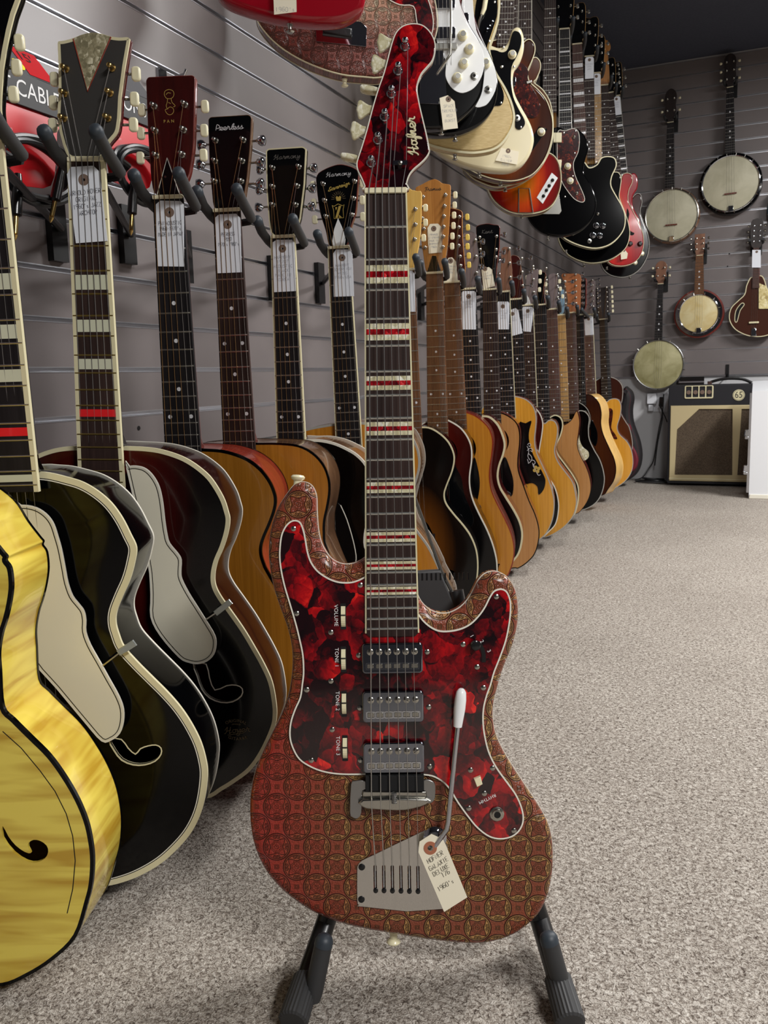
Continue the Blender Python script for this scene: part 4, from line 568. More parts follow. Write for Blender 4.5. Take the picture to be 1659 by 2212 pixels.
[-68.4,137.5],[-28.8,190.9],[-17.8,245.3],[-40.7,301],[-57.9,356.1],[-29.9,387.2],[3.8,380.1]],'guard':[[33,368.7],[59.9,368.5],[87.8,375.7],[107.5,364],[113.4,331.3],[108.4,288.3],[92,251],[98.1,207],[121.2,156.7],
[135.8,118.7],[125.8,105.9],[96.3,119.3],[67.7,153.5],[47.6,187.4],[33,242.8],[29.6,308.3]],'knobs':[[69.5,239.2],[79.7,185.7]],'sw':[[92.5,344],[105,139.6]],'plate':[[-0.4,173],[33.6,171.5],[48.6,77],[40.2,66.3],
[-28.2,69]],'pickup':[[14.9,362.4],[45.7,360.8],[46,325.7],[15.1,327.2]],'pickup2':[[21.3,264.4],[46.6,263.3],[45.2,233.3],[21.5,234.4]],'screws':[[54.3,360.9],[97.9,365.3],[95.4,285.9],[61.1,128.8],
[89.6,202.8]]},'black_singlecut_bound':{'frame':[[-0.7616,3.8,1.1657],[0.9611,0.2756,0.0157],[-0.2756,0.9613,-0],[-0.0151,-0.0043,0.9999]],'out':[[59.8,346.9],[78.2,348.6],[96.4,326.4],[127,336.2],[145.4,361.7],
[175.8,365.5],[200.1,354.9],[206.1,324.8],[187.8,284.3],[184.6,248.7],[205.9,205.3],[230.3,161.6],[242.5,118.7],[236.4,70.6],[205.7,30],[162.5,5.1],[106.8,0.4],[38.7,21.6],[-17,55.6],[-53.9,106.8],[-53.1,167.7],
[-21.5,220.3],[3.7,266.8],[-1.8,327.3],[23.1,361.4]],'knobs':[[121.9,92.5],[149,89.1],[108.1,53.8],[136.5,50.3]],'sw':[[128.9,138.8]],'jack':[[94.4,30.2]],
'nutz':869.8},'black_hollow_behind':{'frame':[[-0.7276,4.02,1.1457],[0.9651,0.2586,0.0417],[-0.2588,0.9659,-0],[-0.0403,-0.0108,0.9991]],'out':[[117.8,357.5],[137.1,361.9],[159.3,356.6],[169.4,330.5],[163.8,290.1],
[159.6,252.6],[177.4,200.2],[195.1,141.3],[199,89.9],[182.9,40],[140,5.1],[87.6,-13],[22.5,-14],[-42.2,11.1],[-86.7,50.6],[-110.5,117.5],[-88.1,192.8],[-33.8,251.8],[-18.7,314],[-10.6,363.9],[54.2,376.4]],
'nutz':899.3},'cherry_sunburst_hollow':{'frame':[[-0.7091,4.55,1.1758],[0.9655,0.2587,0.0312],[-0.2588,0.9659,-0],[-0.0302,-0.0081,0.9995]],'out':[[44,372.6],[69.6,398.7],[80.8,426],[102.3,433.2],[123.6,422.2],
[127.4,390.1],[109.7,351.3],[106.1,303.4],[128.3,251.7],[156.2,192.4],[175.6,133.5],[174.9,76.1],[154,27.2],[117.5,0.9],[66.6,-6.2],[15.8,8.5],[-12.5,54.3],[-18.3,134.4],[-2.3,212.3],[27.8,274.3],[36.1,330.6]],
'fh':[[99.7,268.2],[110.1,238.8],[102.2,196.6],[112.5,159.9],[132.5,147.6],[126.6,137.3],[108.6,142.3],[98.4,182.6],[95.6,232.9]],'knobs':[[158.2,92.9],[111.4,96.6]],'tag':[[63.6,53.1],[79.8,74.9],[97.5,50.5],
[93.5,25.6],[64.6,22.7]],'nutz':847.1},'dark_red_double_cut':{'frame':[[-0.6593,4.72,1.2221],[0.966,0.2408,0.0945],[-0.2419,0.9703,-0],[-0.0917,-0.0229,0.9955]],'out':[[37.9,382.1],[77.3,412.6],[98.9,405.6],
[105.1,371.6],[99.4,335.8],[76.1,302.5],[72.1,251.3],[96.9,188.3],[103.4,127.8],[88.4,77.7],[33.3,40.7],[-26.1,49.2],[-59.6,99.2],[-44.9,187],[-3.2,240.4],[17.4,311.4]],
'nutz':812.2},'dark_hollow_far':{'frame':[[-0.6423,4.9,1.1501],[0.9659,0.2408,0.0954],[-0.2419,0.9703,-0],[-0.0925,-0.0231,0.9954]],'out':[[29.2,389],[62.2,418.4],[84.6,411.1],[89.2,372.2],[76.6,328.2],[86,280.6],
[104.1,216.3],[109.3,153.7],[94.7,93.7],[55.6,36.9],[6.8,8.5],[-48.1,4.4],[-108.7,28.6],[-143.6,80.7],[-140.3,166.5],[-90.2,252.7],[-23.2,312.4],[-4.3,355.7]],'knobs':[[67.2,111.4],[28.5,70.2]],
'nutz':916.3},'dark_board_tagged':{'frame':[[-0.739,4.2,1.1705],[0.9659,0.2588,0.007],[-0.2588,0.9659,-0],[-0.0068,-0.0018,1]],'nutz':878.8},'pale_board_tagged':{'frame':[[-0.7353,4.38,1.1794],[0.9659,0.2588,0.0108],
[-0.2588,0.9659,-0],[-0.0104,-0.0028,0.9999]],'nutz':851.8}},'back':{'A':[[-0.495,1.5355],[-0.3572,1.5226],[-0.4874,1.5286],[-0.3328,1.5142],[-0.5014,1.6831],[-0.5046,2.0347],[-0.5032,2.2148]],'B':[[-0.1854,1.6861],
[-0.0443,1.6709],[-0.1784,1.6703],[-0.0162,1.653],[-0.187,1.83],[-0.1969,2.1763],[-0.2048,2.3516]],'C':[[-0.5457,0.6921],[-0.4084,0.688],[-0.5429,0.6886],[-0.4005,0.6843],[-0.5459,0.8313],[-0.5396,1.1512],
[-0.5326,1.2809]],'D':[[-0.328,0.9781],[-0.2301,0.973],[-0.3259,0.9714],[-0.1886,0.9643],[-0.3269,1.0799],[-0.3298,1.2953],[-0.3258,1.413]],'E':[[-0.0412,0.8304],[-0.0846,0.8452],[-0.1287,0.8733],[-0.156,0.9137],
[-0.1634,0.9532],[-0.1513,0.9981],[-0.1155,1.0349],[-0.086,1.0654],[-0.0784,1.1099],[-0.0644,1.1441],[-0.0527,1.1561],[-0.0047,1.1624],[0.0141,1.1389],[0.0277,1.0968],[0.0471,1.0574],[0.0724,1.0177],[0.1037,0.9778],
[0.1117,0.9264],[0.0958,0.876],[0.0553,0.8392],[0.0075,0.827]],'E2':[[-0.0285,1.1545],[-0.0343,1.3122],[-0.0342,1.4695],[-0.0542,1.3016],[-0.0107,1.2982],[-0.0072,1.2036],[-0.0526,1.2068],[-0.0141,1.1217],
[0.0214,1.1035],[0.0411,1.0578],[0.0501,0.9775],[-0.0102,0.9807],[-0.0995,1.0146],[-0.1259,0.9773],[-0.1304,0.9255],[-0.1209,0.9185],[-0.1075,0.9763],[-0.0871,1.0075],[-0.0374,0.8951]],
'ampy':5.209,'whitey':4.747,'amp':[[-0.4653,0.5692],[-0.4623,-0.0001],[-0.0263,0.0104],[-0.4492,0.4553],[-0.4501,0.0286],[-0.3767,0.5696],[-0.2249,0.4935],[-0.0958,0.5094],[-0.0546,0.5087],[-0.2968,0.4361],
[-0.4124,0.3209],[-0.419,0.063],[-0.1125,0.0666],[-0.1224,0.4343],[-0.0766,0.4338],[-0.0863,0.0671]],'case':[[-0.0254,0.5739],[-0.0264,0.5509],[-0.0216,-0.0014],[-0.0277,0.0184],[-0.0417,0.528],[0.0469,0.5761]],
'amp2':[[-0.4301,0.6216],[-0.2898,0.6137],[-0.2885,0.5673]],'outlet':[[-0.5775,0.5187],[-0.4997,0.5219],[-0.4973,0.4159],[-0.5665,0.4166],[-0.5571,0.5045],[-0.5255,0.4855]],'low':[[-0.7267,0.5505]],
'hook':[[-0.1641,0.695],[-0.1621,0.6342]],'bag':[[-0.6935,0.5618],[-0.6679,0.5581],[-0.6484,0.535],[-0.6414,0.4958],[-0.6487,0.4371],[-0.6425,0.3715],[-0.6223,0.3123],[-0.6021,0.2531],[-0.5913,0.1805],[-0.5996,0.1141],
[-0.6245,0.067],[-0.6628,0.0394],[-0.7015,0.0184],[-0.7475,0.0308],[-0.7812,0.0977],[-0.7707,0.299],[-0.7334,0.4314]],'cables':[[[-0.5122,0.5159],[-0.5167,0.412],[-0.5346,0.3074],[-0.5492,0.2019],[-0.5645,0.1168],
[-0.5908,0.0666]],[[-0.5377,0.4539],[-0.5027,0.3841],[-0.4885,0.3492]],[[-0.5311,0.4608],[-0.5159,0.3772],[-0.5397,0.2301],[-0.5537,0.0885]]],'floorcab':[[[-0.6841,5.7854],[-0.6649,6.0029],[-0.6283,6.0834],
[-0.6137,6.2402],[-0.5538,6.0951]],[[-0.6667,5.5241],[-0.6052,5.5989],[-0.5841,5.8023],[-0.5548,5.9478],[-0.5203,5.8131]],[[-0.6682,5.6531],[-0.5647,5.4802],[-0.5632,5.7379],[-0.6422,5.9335],
[-0.6778,5.8563]]]},'packA':{'head':[[0.9039,1.0595],[1.0013,1.0643],[0.9863,1.0359],[0.8982,1.0253]],'slope':[[0.9294,1.0929],[0.9936,1.1104],[1.0126,1.0703],[0.9159,1.0659]],'red':[[0.8947,1.0243],[0.9723,1.0309],
[0.9452,0.9578],[0.9014,0.9356],[0.884,0.9333]],'coil':[[0.8836,0.9486],[0.9612,0.9655],[0.9125,0.8965],[0.9511,0.9434]],'jack':[[0.9637,0.9448],[0.9442,0.8916],[0.934,0.8686],[0.8795,0.8643],[0.8692,0.8347],
[0.9058,0.8943]],'yel':[[0.9623,1.0741]],'text':[[0.9013,1.0374],[0.9871,1.0429]],'lab':[[0.9493,1.104],[0.9827,1.1053],[0.9993,1.0813],[0.9663,1.0768]]},'packB':{'pts':[[1.145,1.1256],[1.1947,1.1264],[1.186,1.0684],
[1.1361,1.0649],[1.1345,1.0057],[1.1875,0.9348],[1.1656,1.0663],[1.1886,1.0441]]},'plates':[[1.6945,0.9709],[1.7612,0.8899],[1.8648,0.9631],[1.9198,0.8706]],'hooktop':[[1.3623,1.1975]]}
# ---------------------------------------------------------------- price tags and hangers
def tag(label, poly, y, hole, mw, lines, h=.006, lead=.0105, ink='ink', paper='paper', eye='eyelet_brown', rot=0., dz=None, group=None, wr=.0005, slant=.05):
    cx = sum(p[0] for p in poly)/len(poly); cz = sum(p[1] for p in poly)/len(poly); q = [(a-cx, b-cz) for a, b in poly]
    t = thing('price_tag', label, 'price tag', mw @ Matrix.Translation((cx, y, cz)), group)
    hx, hz = hole[0]-cx, hole[1]-cz
    ho = circ(hx, hz, .0019, 10)
    part('card', MB().prism(q, -.0004, .0002, holes=[ho]), paper, t)
    k = MB(); k.ring(circ(hx, hz, .0064, 20), .0044, -.0008, -.0004); part('eyelet', k, eye, t)
    if lines:
        ux, uz = math.sin(rot), -math.cos(rot); d = dz or .018
        part('handwriting', hand(lines, hx+ux*d, hz+uz*d, h, lead, w=wr, y=-.0007, rot=rot, slant=slant, fit=.86*(max(a for a, b in poly)-min(a for a, b in poly))*(math.cos(rot*1.3))), ink, t)
    return t
def hanger(mw, label, plate=True, w=.026):
    # yoke behind the headstock, arm to a plate on the left wall
    inv = mw.inverted(); t = thing('wall_hanger', label, 'hanger', mw @ Matrix.Translation((0, .045, 0)), 'guitar hangers on the left wall')
    part('yoke', MB().tube([(-w-.004, -.012, -.004), (-w, -.004, -.01), (0, 0, -.012), (w, -.004, -.01), (w+.004, -.012, -.004)], .006, 8), 'black_metal', t)
    for s in (-1, 1):
        p = part('prong', MB().tube([(s*(w+.003), -.006, -.006), (s*(w+.005), -.03, -.001), (s*(w+.006), -.062, .008), (s*(w+.005), -.088, .022)], [.0078, .008, .008, .0082], 10), 'rubber', t)
        part('prong_cap', MB().lathe((s*(w+.005), -.088, .022), (0, -.87, .5), [(-.004, .0088), (.002, .009), (.006, .0078), (.0085, .004), (.009, 0)], 12), 'rubber_cap', p)
    o = mw @ Vector((0, .045, -.012)); e = Vector((-.985, o.y+.30, o.z-.012)); ti = t.matrix_world.inverted()
    part('arm', MB().tube([ti @ o, ti @ e], .0055, 8), 'black_metal', t)
    k = MB().box(-.016, .016, -.012, 0, -.048, .048); b = part('wall_plate', k, 'black_metal', t); b.matrix_local = ti @ Matrix.Translation((-1.0, e.y, e.z)) @ Matrix.Rotation(math.radians(90), 4, 'Z')
    return t
# ---------------------------------------------------------------- acoustic and archtop guitars
DOTS = {5: 1, 7: 1, 9: 1, 12: 2, 15: 1, 17: 1}
def fz(n, L): return -L*(1-2**(-n/12))
def tuner_post(mb, x, z, y=0., h=.012, r=.0032): return mb.lathe((x, y, z), (0, -1, 0), [(0, r*1.5), (.001, r*1.5), (.0015, r*1.1), (h*.6, r), (h, r*.95), (h+.001, r*.5)], 10)
def button_mesh(mb, x, z, s, kind):
    # s: -1 left, +1 right; shaft then the finger piece
    if kind == 'tulip':
        mb.prism(smooth([(x-s*.006, z-.003), (x+s*.003, z-.0045), (x+s*.011, z-.0095), (x+s*.0145, z-.0085), (x+s*.0155, z-.004), (x+s*.0165, z), (x+s*.0155, z+.004), (x+s*.0145, z+.0085), (x+s*.011, z+.0095), (x+s*.003, z+.0045), (x-s*.006, z+.003)], 3), .005, .0105, .0018, .0018)
    elif kind == 'chrome':
        mb.lathe((x-s*.006, .012, z), (s, 0, 0), [(0, .0025), (.002, .0035), (.003, .006), (.008, .0085), (.013, .008), (.015, .004)], 10)
    else: mb.prism(rrect(x-.0055, x+.0055, z-.0085, z+.0085, .004), .009, .0155, .002, .002)
    return mb
def neck_parts(root, W, L, nut_w, end_w, nf, bw, zbody, s, y_head=.002, fret='fret_wire', dots=DOTS, bind=None, blocks=None, frets_from=1):
    # fingerboard with frets and inlays, neck behind, nut; W maps a nut-relative z (m) to the root's z
    ze = fz(nf, L)-.008; wz = lambda z: nut_w+(end_w-nut_w)*z/ze
    fb = part('fingerboard', MB().prism([(-nut_w/2, W(0)), (nut_w/2, W(0)), (end_w/2, W(ze)), (-end_w/2, W(ze))], 0, .006, .0006), s['board'], root)
    for n in range(frets_from, nf+1):
        z = fz(n, L); f = link('fret', unit_fret(fret), fb); f.location = (0, 0, W(z)); f.scale = (wz(z)*.985, 1, 1)
    if bind:
        for sg in (-1, 1):
            part('board_binding', MB().prism([(sg*(nut_w/2-bw), W(0)), (sg*(nut_w/2+.0004), W(0)), (sg*(end_w/2+.0004), W(ze)), (sg*(end_w/2-bw), W(ze))], -.0005, .006), bind, fb)
    for n, k in (dots or {}).items():
        if n > nf: continue
        z = (fz(n, L)+fz(n-1, L))/2; w = wz(z)
        if blocks and n in blocks:
            hz = (fz(n-1, L)-fz(n, L))*blocks[n][1]/2; part('inlay', MB().box(-w/2+bw, w/2-bw, -.0003, .001, W(z)-hz, W(z)+hz), blocks[n][0], fb)
        else:
            for x in ((0,) if k == 1 else (-w*.3, w*.3)):
                part('inlay', MB().lathe((x, .0006, W(z)), (0, -1, 0), [(0, .003), (.0009, .003)], 12), s.get('dot', 'dot_inlay'), fb)
    nk = MB(); k = len(nk.v); st = 8
    for i, z in enumerate((0., ze*.25, ze*.5, zbody*.96, zbody)):
        w = wz(z)/2*.99; dp = .016+.004*i/3+(.03 if i == 4 else 0.004 if i == 3 else 0)
        for j in range(st+1):
            a = math.pi*j/st; nk.v.append((-math.cos(a)*w, .006+math.sin(a)**.8*dp if 0 < j < st else .006, W(z)))
    for i in range(4):
        for j in range(st):
            a = k+i*(st+1)+j; nk.f.append((a, a+st+1, a+st+2, a+1))
    nk.f.append(tuple(k+4*(st+1)+j for j in range(st+1)))
    part('neck', nk, s['neck'], root)
    part('nut', MB().prism(rrect(-nut_w/2, nut_w/2, W(-.001), W(.0045), .0012, 2), -.0022, .006, .0006), s.get('nut', 'nut_bone'), root)
    return fb
def hout(out, s): return fillet(ccw(smooth(out, s['hsm'])) if s.get('hsm', 1) > 1 else fillet(out, .02, 4, 8), .004)
def headstock(root, W, out, s, posts, btns, kind, face=None):
    hs = part('headstock', MB().prism(hout(out, s), .002, .016, .0008, .002), s['headside'], root)
    fc = offset(hout(out, s), s.get('hb', .0012)); part('headstock_face', MB().prism(fc, .0012, .003), s['head'], hs)
    if s.get('hbind'): part('binding', MB().ring(hout(out, s), s.get('hb', .002), .0011, .004, .0003), s['hbind'], hs)
    for x, z in posts or []: part('tuning_post', tuner_post(MB(), x, z, .001), s.get('post', 'nickel'), hs)
    for x, z in btns or []:
        sg = 1 if x > 0 else -1; b = part('tuning_button', button_mesh(MB(), x, z, sg, kind), s.get('btn', 'ivory_button'), hs)
        MBs = MB().tube([(x-sg*.018, .012, z), (x-sg*.003, .012, z)], .0018, 6); part('tuning_shaft', MBs, 'nickel', hs)
    return hs
def acoustic(key, s):
    g = DATA['low'][key]; zb = min(p[1] for p in g['prof'])/1000-.001
    A = lambda pts: [(x/1000, z/1000-zb) for x, z in pts]; W = lambda z: z-zb
    mw = frame_m(g['frame'], zb); L = g['scale']/1000
    if not 600 < g['scale'] < 660: L = .64
    root = thing(s.get('name', 'acoustic_guitar'), s['label'], 'guitar', mw, 'guitars hung on the lower row')
    pr = [tuple(p) for p in g['prof'] if p[0] > 14]
    if s.get('pre'): pr = s['pre']+pr
    ztop = pr[0][1]+1
    if g['prof'][-1][0] < 8: zbot = g['prof'][-1][1]
    else: zbot = min(p[1] for p in pr)-1
    right = [(0, ztop), (9, ztop)]+pr+([(pr[-1][0]*.45, zbot+2)] if pr[-1][0] > 40 else [])
    left = [(-x, z) for x, z in right[1:]][::-1]
    if s.get('mirror_wide'): left = [(x*s['mirror_wide'], z) for x, z in left]
    out = smooth(A(right+[(0, zbot)]+left), 4); off = s.get('off', .012); dep = s.get('depth', .1)
    body = part('body', MB().prism(out, off+.001, off+dep, 0, .003, front=False), s['side'], root)
    holes = []; SH = circ(0, W(-L*.735), .05, 28)
    cz = zb*0
    if g.get('hole') and key == 'yellow_archtop': holes.append(smooth(A(g['hole']), 2))
    if g.get('fhole'):
        fh = smooth(A(g['fhole']), 2); holes.append(fh)
        holes.append([(-x, z) for x, z in fh])
    if key == 'yellow_archtop': holes.append([(-x, z) for x, z in holes[0]])
    if s.get('soundhole', not holes): holes.append(SH)
    inn = offset(ccw(out), s.get('bw', .003)*.6)
    top = MB(); top.prism(inn, off-.0004, off+.003, holes=holes, back=False)
    top = part('soundboard', top, s['top'], root)
    for h in holes:
        if s.get('fbind') and h is not SH: part('soundhole_edge', MB().ring(h, -.0016, off-.0012, off+.004, 0), s['fbind'], top)
    if s.get('bind'): part('binding', MB().ring(out, s.get('bw', .003), off-.0006, off+.004), s['bind'], root)
    if s.get('purf'): part('purfling', MB().ring(offset(ccw(out), s.get('bw', .003)+.001), .0012, off-.0007, off, 0), s['purf'], root)
    if s.get('bind2', s.get('bind')): part('back_binding', MB().ring(out, .001, off+dep-.005, off+dep-.001, .0006), s.get('bind2', s.get('bind')), root)
    if g.get('line'): part('inlaid_line', MB().ribbon(A(g['line']), .001, off-.0006), 'black_print', top)
    fb = neck_parts(root, W, L, s.get('nw', .043), s.get('ew', .056), s.get('nf', 20), s.get('fbw', .0015), ztop/1000, s, fret=s.get('fret', 'fret_wire'), dots=s.get('dots', DOTS), bind=s.get('fbbind'), blocks=s.get('blocks'))
    ns = s.get('strings', 6); posts = A(g['posts']) if g.get('posts') else None
    hd = A(g['head']) if g.get('head') else [(x/1000, W(z/1000)) for x, z in ((-21, 2), (-22, 10), (-33, 36), (-37, 168), (37, 168), (33, 36), (22, 10), (21, 2))]
    if not posts:
        posts = [(sg*.024, W(z)) for sg in (-1, 1) for z in ((.045, .09, .135) if ns == 6 else (.04, .065, .09, .115, .14, .165))]
    btns = A(g['btns']) if g.get('btns') else [(sg*.051, p[1]) for sg in (-1, 1) for p in posts[:len(posts)//2]]
    if g.get('btns') and len(btns) < len(posts) and min(b[0] for b in btns) > 0: btns = btns+[(-.05, b[1]) for b in btns]
    hs = headstock(root, W, hd, s, posts, btns, s.get('bk', 'oval'))
    P = sorted(posts, key=lambda p: p[1]); Lp = sorted([p for p in posts if p[0] < 0], key=lambda p: p[1]); Rp = sorted([p for p in posts if p[0] >= 0], key=lambda p: p[1])
    yb = off-.013; bz = W(-L)
    for i in range(ns):
        f = (i/(ns-1)-.5)
        pl = (Lp[i] if i < len(Lp) else None) if i < ns//2 else (Rp[ns-1-i] if ns-1-i < len(Rp) else None)
        path = ([(pl[0], -.006, pl[1])] if pl else [])+[(f*.036, -.0032, W(.002)), (f*.055, yb, bz)]+([(f*.05, off-.004, W(zbot/1000+.1))] if s.get('arch') else [(f*.055, off-.003, bz-.006)])
        r = (.00055, .0005, .00045, .00038, .0003, .00025)[int(i*6/ns)] if s.get('thick') is None else s['thick']
        part('string', MB().tube(path, r, 5, cap=False), 'string_bronze' if i < ns*.6 and not s.get('arch') else 'string_steel', root)
    kb = min(1., (max(x for x, z in out)-.05)/.13)
    if s.get('arch'):
        part('bridge', MB().box(-.062*kb, .062*kb, off-.012, off-.001, bz-.006, bz+.006), 'ebony', root)
        part('tailpiece', MB().tube([(-.02, off-.003, W(zbot/1000+.002)), (-.026, off-.006, W(zbot/1000+.1)), (.026, off-.006, W(zbot/1000+.1)), (.02, off-.003, W(zbot/1000+.002))], .003, 8), 'nickel', root)
    else:
        part('bridge', MB().prism(smooth([(a*kb, bz+b) for a, b in ((-.078, -.004), (-.06, .01), (0, .012), (.06, .01), (.078, -.004), (.06, -.018), (0, -.022), (-.06, -.018))], 2), off-.009, off, .002), 'ebony', root)
    if g.get('guard'):
        gd = smooth(A(g['guard']), 3); gy = g_y = s.get('gy', off-.0022)
        pg = part('pickguard', MB().prism(gd, gy, gy+.002, .0004), s.get('guard', 'black_guard'), root)
        if s.get('gbind'):
            part('guard_edge', MB().ring(gd, .0016, gy-.0004, gy+.002), s['gbind'], pg); part('guard_line', MB().ring(offset(ccw(gd), .0032), .0009, gy-.0004, gy, 0), 'black_print', pg)
    if g.get('pgline'): part('pickguard', MB().prism(smooth(A(g['pgline'])+[(.06, A(g['pgline'])[-1][1]-.01), (.055, A(g['pgline'])[0][1]+.01)], 3), off-.0018, off, .0004), 'black_guard', root); part('guard_edge', MB().tube([(x, off-.0018, z) for x, z in smooth(A(g['pgline']), 3, False)], .0009, 5), 'white_binding', root)
    if g.get('clip'):
        a, b, c = A(g['clip']); part('guard_bracket', MB().tube([(a[0], .004, a[1]), (b[0], .005, b[1])], .0016, 6).add([], []), 'nickel', root)
        k = MB(); d = (Vector(c)-Vector(b)).normalized(); q = Vector((-d.y, d.x))*.004; B_ = Vector(b)-d*.006; E_ = Vector(c)+d*.001
        k.prism([tuple(B_-q), tuple(E_-q), tuple(E_+q), tuple(B_+q)], .003, .006, .0008); part('guard_clamp', k, 'clear_strut', root)
    if g.get('vinlay'): v = A(g['vinlay']); vi = part('pearl_inlay', MB().prism(smooth(v[:5], 4, False)+[v[5]], .0004, .0014), 'grey_pearl', hs); part('inlay_edge', MB().tube([(v[4][0], .0007, v[4][1]), (v[5][0], .0007, v[5][1]), (v[0][0], .0007, v[0][1])], .0009, 5), 'red_mahogany', hs)
    if g.get('cover'): part('truss_cover', MB().prism(A(g['cover']), -.0012, .0012, .0004), s.get('cover', 'black_guard'), hs); 
    if g.get('cover') and s.get('cedge'): c = A(g['cover']); part('cover_edge', MB().tube([(c[1][0], -.0014, c[1][1]), (c[0][0], -.0014, c[0][1]), (c[2][0], -.0014, c[2][1])], .0007, 5), 'white_binding', hs)
    if s.get('logo'): s['logo'](hs, A(g['logo']) if g.get('logo') else None, top)
    if g.get('tag'): tag(s['taglabel'], A(g['tag']), -.0013, A(g['hole'])[0] if g.get('hole') else (sum(p[0] for p in A(g['tag']))/len(g['tag']), max(p[1] for p in A(g['tag']))-.013), mw, s.get('tagtext'), ink=s.get('tagink', 'ink'), paper=s.get('tagpaper', 'paper'), h=s.get('tagh', .0052), lead=s.get('taglead', .0076), dz=s.get('tagdz', .0145), rot=s.get('tagrot', 0), wr=s.get('tagw', .00055))
    hanger(mw @ Matrix.Translation((0, 0, W(0))), s['hlabel'])
    return root
# ---------------------------------------------------------------- the red tooled-leather guitar on its stand
h = DATA['hero']; HZ = min(p[1] for p in h['body'])/1000; HM = frame_m(h['frame'], HZ)
H_ = lambda pts: [(x/1000, z/1000-HZ) for x, z in pts]
hero = thing('electric_guitar', 'red pearl and tooled gold leather electric guitar standing in front on a black stand', 'guitar', HM)
ob = smooth(H_(h['body']), 4)
body = part('body', MB().prism(ob, .004, .044, .009, .008), 'tooled_leather', hero)
part('edge_binding', MB().prism(offset(ccw(ob), -.0007), .0165, .0195, front=True, back=True), 'white_binding', body, 'white line of binding around the leather body')
gd = smooth(H_(h['guard']), 4)
guard = part('pickguard', MB().prism(gd, .0018, .0045, .0006), 'red_pearl', hero)
part('guard_edge', MB().ring(gd, .0013, .0015, .0046, .0003), 'white_binding', guard)
HL = .640; fe = H_(h['fbend'])[0][1]
zn = -HZ; nw = .0435; ew = .0565; ze = fe+HZ
s = dict(board='rosewood', neck='mahogany', nut='nut_bone')
W = lambda z: z-HZ
fb = part('fingerboard', MB().prism([(-nw/2, W(0)), (nw/2, W(0)), (ew/2, fe+.004), (ew/2-.004, fe), (-ew/2+.004, fe), (-ew/2, fe+.004)], 0, .006, .0005), 'rosewood', hero)
wz = lambda z: nw+(ew-nw)*z/ze
for n in range(1, 23):
    f = link('fret', unit_fret('fret_wire'), fb); f.location = (0, 0, W(fz(n, HL))); f.scale = (wz(fz(n, HL))*.96, 1.15, 1.25)
for sg in (-1, 1): part('board_binding', MB().prism([(sg*(nw/2-.0010), W(0)), (sg*(nw/2+.0006), W(0)), (sg*(ew/2+.0006), fe+.004), (sg*(ew/2-.0010), fe+.004)], -.0004, .006), 'cream_binding', fb)
part('board_end_binding', MB().tube([(-ew/2, .003, fe+.004), (-ew/2+.004, .003, fe-.0002), (ew/2-.004, .003, fe-.0002), (ew/2, .003, fe+.004)], .0008, 5), 'cream_binding', fb)
for n, fr in ((3, .6), (5, .62), (7, .58), (9, .62), (12, .6), (15, .66), (17, .62), (19, .66)):
    zc = (fz(n, HL)+fz(n-1, HL))/2; hh = (fz(n-1, HL)-fz(n, HL))*fr/6; w = wz(zc)/2-.0012
    for i, mt in ((-1, 'white_pearl'), (0, 'red_stripe_pearl'), (1, 'white_pearl')): part('inlay', MB().box(-w, w, -.0003, .001, W(zc)+i*2*hh-hh, W(zc)+i*2*hh+hh), mt, fb)
nk = MB(); st = 8
for z, dp in ((0, .017), (ze*.4, .019), (ze*.85, .021), (ze*.98, .03)):
    w = wz(z)/2*.985
    for j in range(st+1):
        a = math.pi*j/st; nk.v.append((-math.cos(a)*w, .006+(math.sin(a)**.8*dp if 0 < j < st else 0), W(z)))
for i in range(3):
    for j in range(st): a = i*(st+1)+j; nk.f.append((a, a+st+1, a+st+2, a+1))
part('neck', nk, 'mahogany', hero)
part('nut', MB().prism(rrect(-nw/2-.0006, nw/2+.0006, W(-.0015), W(.0042), .0012, 2), -.0028, .006, .0006), 'nut_bone', hero)
ho = smooth(H_(h['head']), 3)
hs = part('headstock', MB().prism(ho, .0028, .016, 0, .003), 'mahogany', hero)
part('headstock_face', MB().prism(offset(ccw(ho), .0006), .0012, .003, .0006), 'red_pearl', hs)
part('binding', MB().ring(ho, .0008, .0013, .006, .0004), 'white_binding', hs)
PO = H_(h['posts'])
for x, z in PO:
    p = part('tuning_post', MB().lathe((x, .0012, z), (0, -1, 0), [(0, .0052), (.0015, .0052), (.002, .0042), (.003, .0040), (.006, .0027), (.0075, .0024), (.0085, .003), (.0145, .003), (.0155, .0022), (.016, .0008)], 16), 'chrome', hs)
for i, (x, z) in enumerate(H_(h['btns'])):
    k = MB(); a = -.05*i+.1 if i % 3 != 2 else .0
    if i % 3 == 2: k.prism(smooth([(x-.009, z+.003), (x+.008, z-.0005), (x+.008, z-.005), (x-.009, z-.0025)], 3), .004, .017, .002, .002)
    else: button_mesh(k, x+.008, z, -1, 'tulip')
    b = part('tuning_button', k, 'white_pearl', hs); part('tuning_shaft', MB().tube([(x+.005, .009, z), (x+.02, .009, z-.004)], .002, 8), 'nickel', b)
tx, tz = H_(h['tree'])[0]
tr = part('string_tree', MB().box(tx-.0075, tx+.0075, -.006, -.0045, tz-.0022, tz+.0022).box(tx-.0022, tx+.0022, -.0046, .0012, tz-.002, tz+.002), 'chrome', hs); part('screw', MB().lathe((tx, -.006, tz), (0, -1, 0), [(0, .0025), (.001, .002), (.0014, .0005)], 10), 'nickel', tr)
